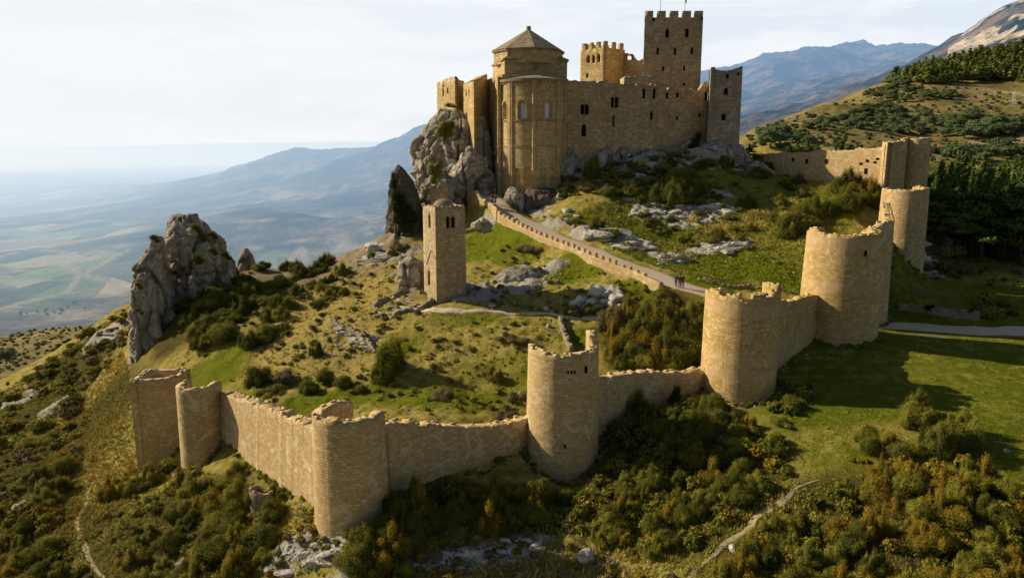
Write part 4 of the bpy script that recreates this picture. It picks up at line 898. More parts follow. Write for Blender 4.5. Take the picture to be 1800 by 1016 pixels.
# queen's tower
q0, q1, q2 = P(1020, 110, 177.5), P(1063, 110, 172.5), P(1098, 110, 177)
qd = (q0.xy - q1.xy); qc = [tuple(q1.xy), tuple(q2.xy), tuple(q2.xy + qd), tuple(q0.xy)]
zq = zat(1063, 83.5, 172.5); qh = zat(1063, 72, 172.5) - zq
l1, l2 = (q2.xy - q1.xy).length, qd.length
st = [l1 * f for f in (0.0, .40, .78)] + [l1 + .6 + k * 2.0 for k in range(3)] + [l1 + l2 + k * 2.0 + .4 for k in range(3)] + [2 * l1 + l2 + l2 * f for f in (.05, .34, .62, .9)]
f_, br = crenel(zq, qh, st, 1.0)
ops = facade(q0, q1, [(1031, 111.5, .8, 1.75, True), (1039.5, 111.5, .8, 1.75, True), (1048.5, 110, .8, 1.75, True), (1029, 137, .4, .9, False)])
block('queens_tower' if False else 'square_tower', qc, f_, MAT['church'], 'square battlemented tower with three arched windows, between church dome and keep', 'tower', zb=-3, ops=ops, breaks=br, roofdrop=1.0, topjit=.03, th=.7)
# ruined wall with an arched hole
a, b = P(1097, 120, 176), P(1133, 120, 172)
L_ = (b - a).length
bmz = lambda px, py: zat(px, py, 174)
hp = lambda s_, L: float(np.interp(s_ / L, [0, .05, .15, .3, .4, .5, .6, .7, .85, 1], [bmz(1098, 97), bmz(1099, 96), bmz(1103, 95), bmz(1108, 95), bmz(1112, 99), bmz(1115, 103), bmz(1118, 108), bmz(1121, 106), bmz(1126, 103), bmz(1130, 108)]))
o = make_wall('ruined_wall', [tuple(a.xy), tuple(b.xy)], .8, hp, MAT['castle'], 'jagged ruined wall pierced by an arch between the two battlemented towers', 'wall', batter=0, zb=lambda s_, L, p: -3., topjit=.3, ds=.4)
bm = bmesh.new(); q = on_line(tuple(a.xy), tuple(b.xy), 1106.5); arch_solid(bm, Vector((q.x, q.y, P(1106, 105, q.y).z)) - Vector(o.location), (.5, -1), .9, 1.1, 2.5, True); cut(o, bm)
# right grey tower
g0, g1, g2, g3 = P(1246, 200, 153.5), P(1303, 200, 153.5), P(1298, 200, 161), P(1240, 200, 160)
gc = [tuple(g0.xy), (P(1301, 200, 153.5).x, 153.5), (P(1297, 200, 161).x + .3, 161), (P(1243, 200, 160.5).x, 160.5)]
zg = zat(1275, 123, 153.5)
l1 = Vector(gc[1]).xy - Vector(gc[0]).xy
lg = l1.length
fz = lambda s_, L: zg + (float(np.interp(s_ / lg, [0, .2, .5, .8, .95, 1], [.2, .0, -.15, .3, .65, .8])) if s_ <= lg else .5)
ops = facade(gc[0], gc[1], [(1269, 167, .85, 1.3, True), (1267, 212, .85, 1.3, True), (1270, 139, .6, .9, False), (1288, 133, .3, .5, False)])
block('square_tower', gc, fz, MAT['grey'], 'grey square tower closing the castle wall at its corner, two small windows', 'tower', zb=-10, ops=ops, roofdrop=1.6, topjit=.12, th=.8, batter=.008)
# crag tower and tall building on the cliff
def z2(px, py, Y): return zat(px, py, Y)
t0, t1, t2 = P(768, 160, 168), P(800, 160, 160.5), P(816, 160, 164.5)
d_ = t0.xy - t1.xy; tcn = [tuple(t1.xy), tuple(t2.xy), tuple(t2.xy + d_), tuple(t0.xy)]
zt = z2(790, 141, 162)
ops = facade(t0, t1, [(781.5, 170, .75, 2.6, True), (789, 165, .3, 1.2, False)])
lt1 = (t2.xy - t1.xy).length; lt2 = d_.length
block('square_tower', tcn, lambda s_, L: zt + (.5 if s_ < .3 or s_ > L - 2.2 else 0) + (.45 if L - 5.5 < s_ < L - 2.2 else 0), MAT['church'], 'small sunlit tower perched at the edge of the cliff', 'tower', zb=-6, ops=ops, breaks=[], roofdrop=1.2, topjit=.12, th=.7)
t0, t1, t2 = P(815, 200, 160), P(833, 200, 151), P(857, 200, 158)
d_ = t0.xy - t1.xy; tcn = [tuple(t1.xy), tuple(t2.xy), tuple(t2.xy + d_), tuple(t0.xy)]
l1, l2 = (t2.xy - t1.xy).length, d_.length; za, zb_, zc_ = z2(833, 143, 151), z2(857, 131, 158), z2(815, 148, 160)
fz = lambda s_, L: float(np.interp(s_, [0, l1, l1 + l2, 2 * l1 + l2, L], [za, zb_, zb_ + .2, za + .2, za]))
ops = facade(t0, t1, [(821, 170, .45, 1.2, True), (826, 168, .45, 1.2, True)])
block('tower_house', tcn, fz, MAT['church'], 'tall narrow building with a sloping roof wedged between cliff and church', 'building', zb=-14, ops=ops, roofdrop=.1, topjit=.02, th=.6)
# little masonry block on the crag behind the bell tower
a, b = P(757, 350, 139), P(788, 350, 139)
block('ruined_hut', rect(a, b, 3.5), zat(770, 327, 139), MAT['castle'], 'small masonry block built into the cliff behind the bell tower', 'ruin', zb=zat(770, 400, 139), roofdrop=.4, topjit=.2)
# ------------------------------------------------------------------ church
ACX, ACY, AR = P(938, 240, 150.8).x, 150.8, 6.35
ZC = zat(938, 141, 144.5); ZB = zat(938, 352, 144.5) - 3
ch = empty('castle_church', (ACX, ACY, ZB)); tag(ch, 'golden stone castle church with a tall rounded apse and eight-sided dome', 'church')
def ring(bm, R, z0, z1, a0, a1, th, n=40):
    A = [math.radians(a0 + (a1 - a0) * i / n) for i in range(n + 1)]; V = []
    for a in A:
        V.append([bm.verts.new((ACX + r * math.sin(a), ACY - r * math.cos(a), z)) for r, z in ((R, z0), (R + th, z0), (R + th, z1), (R, z1))])
    for i in range(n):
        for k in range(4): bm.faces.new((V[i][k], V[i + 1][k], V[i + 1][(k + 1) % 4], V[i][(k + 1) % 4]))
    bm.faces.new(V[0]); bm.faces.new(V[-1][::-1])
# apse drum as a closed thick half cylinder
bm = bmesh.new(); n = 64; A = [math.radians(-100 + 200 * i / n) for i in range(n + 1)]; V = []
for a in A:
    V.append([bm.verts.new((ACX + r * math.sin(a), ACY - r * math.cos(a), z)) for r, z in ((AR, ZB), (AR, ZC), (AR - 1.3, ZC), (AR - 1.3, ZB))])
for i in range(n):
    for k in range(4): bm.faces.new((V[i][k], V[i + 1][k], V[i + 1][(k + 1) % 4], V[i][(k + 1) % 4]))
bm.faces.new(V[0]); bm.faces.new(V[-1][::-1])
aps = bm_obj('apse', bm, MAT['church'], ch, True, (ACX, ACY), AR)
bm = bmesh.new(); zw = zat(938, 211, 144.5); za_ = zat(938, 327, 144.5)
WA = [-63, -22, 24]
def apoint(deg, z, r=AR): a = math.radians(deg); return Vector((ACX + r * math.sin(a), ACY - r * math.cos(a), z)), Vector((math.sin(a), -math.cos(a), 0))
for dg_ in WA:
    c, n_ = apoint(dg_, zw + .25); arch_solid(bm, c - ch.location, n_, 1.5, 3.3, .35, True); arch_solid(bm, c - ch.location, n_, 1.0, 2.9, .85, True)
for dg_ in (-31, -13, 14, 33):
    c, n_ = apoint(dg_, za_ + 0.0); arch_solid(bm, c - ch.location, n_, 1.35, 3.4, .28, True)
cut(aps, bm); aps.data.polygons.foreach_set('use_smooth', np.zeros(len(aps.data.polygons), bool))
for dg_ in WA:
    c, n_ = apoint(dg_, zw + .25); wn = arch_panel('window', c + Vector((0, 0, .02)), n_, .95, 2.85, .62, MAT['pane'], ch)
    bm = bmesh.new()      # moulded arch around the window
    t_ = Vector((-n_.y, n_.x, 0)); m_ = 12; prev = None
    for i in range(m_ + 1):
        a = math.pi * i / m_; ctr = c + Vector((0, 0, 3.3 - .75))
        r0, r1 = .82, 1.12; pts_ = [ctr + t_ * math.cos(a) * r + Vector((0, 0, math.sin(a) * r)) + n_ * e for r, e in ((r0, -.15), (r0, .16), (r1, .16), (r1, -.15))]
        vs = [bm.verts.new(p) for p in pts_]
        if prev:
            for k in range(4): bm.faces.new((prev[k], prev[(k + 1) % 4], vs[(k + 1) % 4], vs[k]))
        else: bm.faces.new(vs)
        prev = vs
    bm.faces.new(prev[::-1]); bm_obj('window_arch', bm, MAT['church'], ch)
    for sgn in (-1, 1):
        p_ = c + t_ * sgn * .92 + n_ * .02; bm = bmesh.new(); bmesh.ops.create_cone(bm, cap_ends=True, segments=10, radius1=.13, radius2=.13, depth=2.5); bmesh.ops.translate(bm, vec=p_ + Vector((0, 0, 1.25)), verts=bm.verts)
        bm_obj('column', bm, MAT['church'], ch, False)
for dg_ in (-46.5, -1, 47, 70):
    for off_ in (-1.6, 1.6) if dg_ != -1 else (0,):
        c, n_ = apoint(dg_ + off_, ZB); bm = bmesh.new(); r_ = .34 if dg_ != -1 else .46
        bmesh.ops.create_cone(bm, cap_ends=True, segments=12, radius1=r_, radius2=r_, depth=ZC - ZB - .2); bmesh.ops.translate(bm, vec=Vector((c.x, c.y, (ZC + ZB) / 2)) + n_ * .02, verts=bm.verts)
        bm_obj('column', bm, MAT['church'], ch, False)
    c, n_ = apoint(dg_, ZB); bm = bmesh.new(); rz_ = math.atan2(n_.y, n_.x) + math.pi / 2
    box(bm, (c.x, c.y, ZB), 1.25 if dg_ != -1 else .9, .46, ZC - ZB - .15, rz_); bm_obj('pilaster', bm, MAT['church'], ch)
c, n_ = apoint(-1, ZB); bm = bmesh.new(); box(bm, (c.x + n_.x * .1, c.y + n_.y * .1, ZB), 1.3, 1.0, zat(938, 300, 144.5) - ZB, math.atan2(n_.y, n_.x) + math.pi / 2); bm_obj('column_base', bm, MAT['church'], ch)
for py_, h_, th_ in ((212, .28, .16), (257, .24, .14)):
    bm = bmesh.new(); z_ = zat(938, py_, 144.5); ring(bm, AR - .1, z_ - h_ / 2, z_ + h_ / 2, -98, 98, th_ + .1); bm_obj('string_course', bm, MAT['slab'], ch)
bm = bmesh.new(); ring(bm, AR - .1, ZC - .12, ZC + .32, -98, 98, .7); bm_obj('cornice', bm, MAT['slab'], ch)
for i in range(26):
    c, n_ = apoint(-92 + i * 7.3, ZC - .5, AR + .12); bm = bmesh.new(); box(bm, (c.x, c.y, ZC - .52), .26, .5, .40, math.atan2(n_.y, n_.x) + math.pi / 2); bm_obj('corbel', bm, MAT['church'], ch)
bm = bmesh.new(); n = 36; zt_ = zat(938, 129, 147)      # half cone roof of the apse
top = bm.verts.new((ACX, ACY - .8, zt_)); vs = [bm.verts.new((ACX + (AR + .55) * math.sin(math.radians(a)), ACY - (AR + .55) * math.cos(math.radians(a)), ZC + .34)) for a in np.linspace(-104, 104, n)]
for i in range(n - 1): bm.faces.new((vs[i], vs[i + 1], top))
bm_obj('apse_roof', bm, MAT['slab'], ch)
# nave: lit western flank running back, stepped in plan
n0, n1, n2, n3 = P(883, 200, 149.2), P(876, 200, 150.2), P(853, 200, 163.5), P(995, 200, 168)
nav = [tuple(n0.xy), (P(990, 200, 153).x, 153.2), tuple(n3.xy), tuple(n2.xy), tuple(n1.xy)]
zn = zat(870, 136, 153)
bm = bmesh.new(); prism(bm, nav, ZB - 2, zn + .2); nv = bm_obj('nave_wall', bm, MAT['church'], ch)
ops2 = []
d_ = (n1.xy - n2.xy).normalized(); nW = Vector((d_.y, -d_.x, 0)); nW = nW if nW.x < 0 else -nW
def nface(px, py): q = on_line(tuple(n1.xy), tuple(n2.xy), px); return Vector((q.x, q.y, P(px, py, q.y).z))
bm = bmesh.new()
LW = [(869.5, 172, .7, 3.6), (867, 208, .9, 2.2), (859, 212, .6, 1.8), (862, 255, .4, 1.6)]
for px, py, a_, b_ in LW: arch_solid(bm, nface(px, py) - ch.location, nW, a_ * 1.6, b_, .6, True)
dq = nface(870.5, 343); arch_solid(bm, dq - ch.location, nW, 3.0, 6.0, .5, True); arch_solid(bm, dq - ch.location, nW, 2.2, 5.4, 1.0, True)
cut(nv, bm)
for px, py, a_, b_ in LW: arch_panel('window', nface(px, py), nW, a_ * 1.6, b_, .5, MAT['dark'], ch)
dr = arch_panel('door', dq, nW, 2.2, 5.2, .9, MAT['wood'], ch)
pl = nface(870.8, 272); bm = bmesh.new(); box(bm, (pl.x, pl.y, pl.z), 5.2, .9, .5, math.atan2(nW.y, nW.x) + math.pi / 2); bm_obj('cornice', bm, MAT['slab'], ch)
for px_ in (877.5, 874.0, 865.5):
    q = nface(px_, 340); bm = bmesh.new(); box(bm, (q.x, q.y, ZB - 1), .9, .7, (zat(px_, 282, q.y) if px_ != 877.5 else zn - .3) - ZB + 1, math.atan2(nW.y, nW.x) + math.pi / 2); bm_obj('buttress', bm, MAT['church'], ch)
# square crossing block
s0, s1, s2 = P(887, 120, 151.0), P(997, 120, 153.5), P(866, 120, 160)
d_ = s2.xy - s0.xy; sq4 = [tuple(s0.xy), tuple(s1.xy), tuple(s1.xy + d_ + Vector((2.4, 3))), tuple(s2.xy + Vector((0, 3)))]
zs_ = zat(940, 107, 152.5); bm = bmesh.new(); prism(bm, sq4, zn - 1, zs_); bm_obj('crossing_block', bm, MAT['church'], ch)
bm = bmesh.new(); cxs, cys = sum(p[0] for p in sq4) / 4, sum(p[1] for p in sq4) / 4
prism(bm, [(cxs + (p[0] - cxs) * 1.045, cys + (p[1] - cys) * 1.045) for p in sq4], zs_ - .02, zs_ + .28); bm_obj('cornice', bm, MAT['slab'], ch)
for i, cc_ in enumerate(sq4):       # little hipped corner roofs
    bm = bmesh.new(); ins = Vector((cxs - cc_[0], cys - cc_[1])).normalized(); c1 = Vector(cc_) + ins * .2
    ax, ay = (Vector(sq4[(i + 1) % 4]) - Vector(cc_)).normalized(), (Vector(sq4[i - 1]) - Vector(cc_)).normalized()
    A0, B0, C0 = Vector(cc_) - ins * .35, Vector(cc_) + ax * 3.6, Vector(cc_) + ay * 3.6; T0 = Vector(cc_) + ins * 2.6
    v = [bm.verts.new((p.x, p.y, zs_ + .29)) for p in (A0, B0, C0)] + [bm.verts.new((T0.x, T0.y, zs_ + 1.45))]
    bm.faces.new((v[0], v[1], v[3])); bm.faces.new((v[0], v[3], v[2])); bm.faces.new((v[1], v[2], v[3])); bm.faces.new((v[0], v[2], v[1])); bm_obj('corner_roof', bm, MAT['slab'], ch)
# octagon
oc = P(929, 95, 157.5); OR = 7.15; zo0, zo1 = zs_, zat(930, 86, 151.5)
ang = [math.radians(a + 8) for a in range(0, 360, 45)]
def octo(R): return [(oc.x + R * math.sin(a), 157.5 - R * math.cos(a)) for a in ang][::1]
bm = bmesh.new(); prism(bm, octo(OR), zo0 - .5, zo1); bm_obj('drum', bm, MAT['church'], ch)
bm = bmesh.new(); prism(bm, octo(OR + .35), zo1 - .22, zo1 + .12); bm_obj('cornice', bm, MAT['slab'], ch)
bm = bmesh.new(); za_ = zat(929, 53, 157.5); rb = [bm.verts.new((p[0], p[1], zo1 + .12)) for p in octo(OR + .5)]; tp = [bm.verts.new((p[0], p[1], za_)) for p in octo(.35)]
for i in range(8): bm.faces.new((rb[i], rb[(i + 1) % 8], tp[(i + 1) % 8], tp[i]))
bm.faces.new(tp); bm.faces.new(rb[::-1]); bm_obj('dome_roof', bm, MAT['slab'], ch)
bm = bmesh.new(); box(bm, (oc.x, 157.5, za_ - .15), .75, .75, .8, .3); bm_obj('finial', bm, MAT['slab'], ch)
# round window in the crossing block
q = on_line(tuple(s0.xy), tuple(s1.xy), 939); dn = (s1.xy - s0.xy).normalized(); nn = Vector((dn.y, -dn.x, 0)); bm = bmesh.new()
bmesh.ops.create_cone(bm, cap_ends=True, segments=20, radius1=.62, radius2=.62, depth=.16); bmesh.ops.transform(bm, matrix=Matrix.Translation(Vector((q.x, q.y, P(939, 120, q.y).z)) + nn * .05) @ nn.to_track_quat('Z', 'Y').to_matrix().to_4x4(), verts=bm.verts)
rw = bm_obj('round_window', bm, MAT['slab'], ch)
#PART3
# ------------------------------------------------------------------ rocks
def loft_rock(name, rows, Y, depth, mat, label, cat='rock', amp=1.0, seed=0, nth=190, nz=120, sy=1.0, group=None, power=.8, Ytop=None, kind=None, base_ext=4):
    """rows: (photo y, photo x left, photo x right) of the silhouette at distance Y, top first"""
    Yc = Y + depth / 2; zs = [P(900, r[0], Yc).z for r in rows]; xl = [P(r[1], r[0], Yc).x for r in rows]; xr = [P(r[2], r[0], Yc).x for r in rows]
    zs = np.array(zs)[::-1]; xl = np.array(xl)[::-1]; xr = np.array(xr)[::-1]
    zs = np.concatenate([[zs[0] - base_ext], zs]); xl = np.concatenate([[xl[0]], xl]); xr = np.concatenate([[xr[0]], xr])
    Z = np.linspace(zs[0], zs[-1], nz); L_ = np.interp(Z, zs, xl); R_ = np.interp(Z, zs, xr); cx = (L_ + R_) / 2; a = (R_ - L_) / 2
    fr = (Z - zs[0]) / (zs[-1] - zs[0]); b = depth / 2 * np.minimum(1, a / a.max() * 1.15) ** .7 * (1 - .25 * fr)
    th = np.linspace(0, 2 * np.pi, nth, endpoint=False); ct, st_ = np.cos(th), np.sin(th)
    ex = np.sign(ct) * np.abs(ct) ** power; ey = np.sign(st_) * np.abs(st_) ** power
    X = cx[:, None] + a[:, None] * ex; YY = Y + depth / 2 + (0 if Ytop is None else (Ytop * fr)[:, None]) + b[:, None] * ey * sy; ZZ = Z[:, None] + 0 * X
    nx, ny = ct[None, :] + 0 * X, st_[None, :] + 0 * X
    s = seed * 13.7
    d = ridged(X / 3.4 + s, YY / 3.4, ZZ / 9.5, 3) * .95 * amp + ridged(X / 1.2 + s, YY / 1.2, ZZ / 2.4, 3) * .30 * amp + np.round(1.5 * fbm(X / 2.3 + s, YY / 2.3, ZZ / 2.9 + 4, 2)) / 1.5 * .55 * amp + fbm(X / .7 + s, YY / .7, ZZ / .8, 3) * .14 * amp - .35 * amp
    strat = np.abs(((ZZ + .35 * X + 1.2 * vn(X / 5 + s, YY / 5, ZZ / 5)) / 1.7) % 1 - .5) * .5 * amp
    d = d + strat; edge = np.clip((1 - fr) * 6, .35, 1)[:, None]; d = d * edge
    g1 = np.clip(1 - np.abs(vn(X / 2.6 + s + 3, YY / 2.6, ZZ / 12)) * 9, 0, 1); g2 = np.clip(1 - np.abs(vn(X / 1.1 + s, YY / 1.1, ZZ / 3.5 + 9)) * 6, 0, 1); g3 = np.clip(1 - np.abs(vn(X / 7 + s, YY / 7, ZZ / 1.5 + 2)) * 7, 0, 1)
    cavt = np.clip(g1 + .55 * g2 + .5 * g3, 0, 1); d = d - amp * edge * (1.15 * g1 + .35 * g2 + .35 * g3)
    lim = np.minimum(1.0, (a / 2.5))[:, None] * .9 + .1
    X = X + nx * d * lim; YY = YY + ny * d * lim; ZZ = ZZ + .5 * fbm(X / 1.6 + s, YY / 1.6, ZZ / 1.6, 3) * amp * np.clip(fr * 3, 0, 1)[:, None]
    V = np.stack([X, YY, ZZ], -1).reshape(-1, 3); c_top = len(V)
    tz = float(Z[-1]) + .35 * amp; V = np.concatenate([V, [[cx[-1], float(YY[-1].mean()), tz]]])
    Fq = []
    for i in range(nz - 1):
        for k in range(nth): k2 = (k + 1) % nth; Fq.append((i * nth + k, i * nth + k2, (i + 1) * nth + k2, (i + 1) * nth + k))
    for k in range(nth): Fq.append(((nz - 1) * nth + k, (nz - 1) * nth + (k + 1) % nth, c_top))
    org = np.array([cx[0], Y + depth / 2, zs[0]]); me = mkmesh(name, V - org, Fq, attrs={'cavity_shade': np.concatenate([cavt.reshape(-1), [0]])})
    return tag(link(name, me, mat, None, tuple(org)), label, cat if kind is None else None, group, kind)
R_ = loft_rock
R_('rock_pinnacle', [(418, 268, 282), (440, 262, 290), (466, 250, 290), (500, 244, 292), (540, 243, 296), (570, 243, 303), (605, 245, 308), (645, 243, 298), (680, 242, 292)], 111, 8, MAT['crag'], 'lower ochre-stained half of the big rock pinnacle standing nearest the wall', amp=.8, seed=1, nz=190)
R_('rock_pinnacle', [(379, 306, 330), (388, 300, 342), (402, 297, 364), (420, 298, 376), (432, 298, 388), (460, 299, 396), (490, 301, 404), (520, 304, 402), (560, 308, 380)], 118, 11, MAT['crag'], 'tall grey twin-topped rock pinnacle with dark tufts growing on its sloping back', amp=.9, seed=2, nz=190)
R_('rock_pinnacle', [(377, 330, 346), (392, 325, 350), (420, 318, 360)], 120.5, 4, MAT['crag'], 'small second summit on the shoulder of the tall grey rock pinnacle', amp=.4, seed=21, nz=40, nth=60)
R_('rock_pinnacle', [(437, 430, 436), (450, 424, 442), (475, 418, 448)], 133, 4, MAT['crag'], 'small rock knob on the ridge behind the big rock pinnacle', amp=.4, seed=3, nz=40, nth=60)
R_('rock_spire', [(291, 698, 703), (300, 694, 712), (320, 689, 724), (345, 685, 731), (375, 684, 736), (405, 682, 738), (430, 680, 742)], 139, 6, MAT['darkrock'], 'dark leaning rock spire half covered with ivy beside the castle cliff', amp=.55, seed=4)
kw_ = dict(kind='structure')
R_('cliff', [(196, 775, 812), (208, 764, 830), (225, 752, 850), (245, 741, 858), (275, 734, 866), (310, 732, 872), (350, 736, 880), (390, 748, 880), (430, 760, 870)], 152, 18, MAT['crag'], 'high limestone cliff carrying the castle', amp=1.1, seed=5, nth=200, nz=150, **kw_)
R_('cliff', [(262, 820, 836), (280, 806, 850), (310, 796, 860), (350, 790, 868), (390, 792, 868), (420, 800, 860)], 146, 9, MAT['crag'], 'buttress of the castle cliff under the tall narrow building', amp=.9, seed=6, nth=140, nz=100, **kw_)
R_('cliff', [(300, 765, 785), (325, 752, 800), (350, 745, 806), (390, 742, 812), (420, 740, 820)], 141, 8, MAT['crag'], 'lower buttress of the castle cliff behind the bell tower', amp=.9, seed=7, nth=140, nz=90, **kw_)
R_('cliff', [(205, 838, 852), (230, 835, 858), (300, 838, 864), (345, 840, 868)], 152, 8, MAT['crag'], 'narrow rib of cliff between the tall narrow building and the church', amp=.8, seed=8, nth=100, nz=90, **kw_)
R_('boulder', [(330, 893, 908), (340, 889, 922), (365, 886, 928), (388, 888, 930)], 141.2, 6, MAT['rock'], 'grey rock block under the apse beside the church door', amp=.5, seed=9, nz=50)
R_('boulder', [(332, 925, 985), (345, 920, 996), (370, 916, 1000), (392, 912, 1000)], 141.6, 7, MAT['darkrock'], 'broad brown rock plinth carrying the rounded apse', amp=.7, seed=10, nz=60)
band = [(1000, 262, 322, 34, 30, 147), (1030, 275, 330, 30, 28, 147.5), (1062, 262, 322, 36, 30, 147), (1100, 262, 300, 44, 26, 147.5), (1140, 264, 300, 46, 24, 148), (1180, 262, 292, 40, 22, 149), (1215, 250, 288, 34, 26, 151), (1255, 248, 288, 44, 30, 150.5), (1292, 255, 300, 34, 30, 150), (1325, 285, 318, 40, 22, 147)]
bd = ['crumbling grey outcrop beside the apse at the castle foot', 'pinkish rock outcrop under the arched window by the ivy', 'outcrop below the join of the castle wall beside ivy', 'pale rough outcrop under the middle of the castle wall', 'low outcrop below the long castle wall near reddish bushes', 'flat grey outcrop below the patched castle wall', 'rock step below the joint of wall and grey corner tower', 'pale blocky rock under the grey corner tower', 'jagged rock at the outer corner of the grey tower', 'low rock shelf where the upper curtain wall begins']
for i, (x, y0, y1, w_, dd, Y) in enumerate(band):
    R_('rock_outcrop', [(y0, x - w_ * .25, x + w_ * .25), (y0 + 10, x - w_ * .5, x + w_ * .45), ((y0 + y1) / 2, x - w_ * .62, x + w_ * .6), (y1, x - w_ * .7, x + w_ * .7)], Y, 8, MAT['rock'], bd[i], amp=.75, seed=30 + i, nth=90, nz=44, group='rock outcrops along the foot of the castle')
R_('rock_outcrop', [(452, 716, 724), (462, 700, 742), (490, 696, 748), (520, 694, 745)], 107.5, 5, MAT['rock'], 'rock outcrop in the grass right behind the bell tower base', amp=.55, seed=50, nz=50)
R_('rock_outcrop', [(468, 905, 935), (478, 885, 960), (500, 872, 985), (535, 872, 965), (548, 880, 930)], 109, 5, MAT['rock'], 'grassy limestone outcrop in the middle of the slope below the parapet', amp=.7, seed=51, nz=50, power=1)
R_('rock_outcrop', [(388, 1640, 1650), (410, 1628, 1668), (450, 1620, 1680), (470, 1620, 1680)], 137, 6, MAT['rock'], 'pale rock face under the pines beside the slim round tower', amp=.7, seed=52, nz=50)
# boulders
def boulder_mesh(seed, flat=.6):
    bm = bmesh.new(); bmesh.ops.create_icosphere(bm, subdivisions=4, radius=1); V = np.array([v.co[:] for v in bm.verts])
    k = ridged(V[:, 0] * .9 + seed * 7, V[:, 1] * .9, V[:, 2] * .9, 4) * .22 + fbm(V[:, 0] * 3 + seed, V[:, 1] * 3, V[:, 2] * 3, 3) * .06
    pl_ = np.random.default_rng(seed + 5).normal(size=(11, 3)); pl_ /= np.linalg.norm(pl_, axis=1)[:, None]; ds_ = np.random.default_rng(seed + 9).uniform(.62, .95, 11)
    q = V / np.maximum(1, np.max((V @ pl_.T) / ds_, axis=1))[:, None]; k = k * .45; V2 = q * 1.15 * (1 + k[:, None]) * np.array([1, .8, flat])
    for v, c_ in zip(bm.verts, V2): v.co = c_
    me = bpy.data.meshes.new('boulder'); bm.to_mesh(me); bm.free(); me.materials.append(MAT['white']); me.polygons.foreach_set('use_smooth', np.ones(len(me.polygons), bool)); return me
BM = [boulder_mesh(i, .55 + .1 * (i % 3)) for i in range(6)]
def put(name, me, loc, s, rz, label, cat, group=None, tilt=0.0, mat=None):
    o = bpy.data.objects.new(name, me); C.objects.link(o); o.location = loc; o.scale = s if hasattr(s, '__len__') else (s, s, s); o.rotation_euler = (random.uniform(-tilt, tilt), random.uniform(-tilt, tilt), rz)
    tag(o, label, cat, group); return o
GB = 'white boulders heaped below the road end'
BL = [(1049, 517, .95, 'top-most pale rounded boulder of the heap below the road end'), (1069, 519, .9, 'pale oval boulder second along the top of the heap'), (1084, 528, .95, 'large pale boulder at the uphill end of the heap'), (1063, 533, .6, 'small pale boulder in the middle of the heap'),
      (1040, 538, .8, None), (1050, 546, .7, None), (1078, 540, .75, None), (1090, 543, .7, None), (1022, 530, .7, None), (1028, 545, .55, None), (1072, 550, .6, None), (1085, 555, .5, None), (1010, 535, .6, None)]
for x, y, s, lb in BL:
    p = gp(x, y); put('boulder', random.choice(BM), p + Vector((0, 0, .15)), s * 1.05, random.uniform(0, 6), lb or 'half-buried pale boulder in the heap below the road end', 'boulder', GB, .3)
for x, y, s, lb in [(1033, 985, .75, 'white boulder on the dirt patch at the foot of the thicket'), (1291, 968, .45, 'upright white stone beside the dirt footpath'), (1309, 972, .25, 'small white stone near the footpath edge'), (1769, 794, .3, 'single white stone lying on the sunlit meadow'),
                    (1090, 652, .45, 'white stone on the grass just behind the shaded curtain wall'), (1400, 560, .01, None), (1660, 555, .35, 'grey stone at the low dry-stone wall'), (965, 575, .35, 'small grey stone in the grass beside the short downhill wall'), (1131, 895, .01, None), (865, 540, .5, 'low pale rock by the thin footpath'), (960, 545, .4, 'small rock touching the thin footpath below the outcrop'),
                    (904, 395, .9, 'pale boulder against the foot of the road parapet'), (996, 372, .8, 'pale boulder on the bank above the road below the castle'), (1013, 382, .6, 'low pale rock on the bank above the road'), (985, 350, .9, 'rounded grey boulder beside the apse plinth'), (1000, 338, .6, 'dark rounded rock between apse and castle slope'), (842, 400, 1.4, 'rock knob under the raised wall end'), (850, 392, 1.1, 'second rock knob under the raised wall end')]:
    if lb: put('boulder', random.choice(BM), gp(x, y) + Vector((0, 0, s * .25)), s, random.uniform(0, 6), lb, 'boulder', None, .25)
def inpoly(x, y, poly):
    r = False; n = len(poly); j = n - 1
    for i in range(n):
        xi, yi = poly[i]; xj, yj = poly[j]
        if (yi > y) != (yj > y) and x < (xj - xi) * (y - yi) / (yj - yi + 1e-9) + xi: r = not r
        j = i
    return r
def scat(poly, n, mind=0):
    xs = [p[0] for p in poly]; ys = [p[1] for p in poly]; out = []; tries = 0
    while len(out) < n and tries < n * 60:
        tries += 1; x, y = random.uniform(min(xs), max(xs)), random.uniform(min(ys), max(ys))
        if inpoly(x, y, poly) and all(abs(x - a) + abs(y - b) * 1.6 > mind for a, b in out): out.append((x, y))
    return out
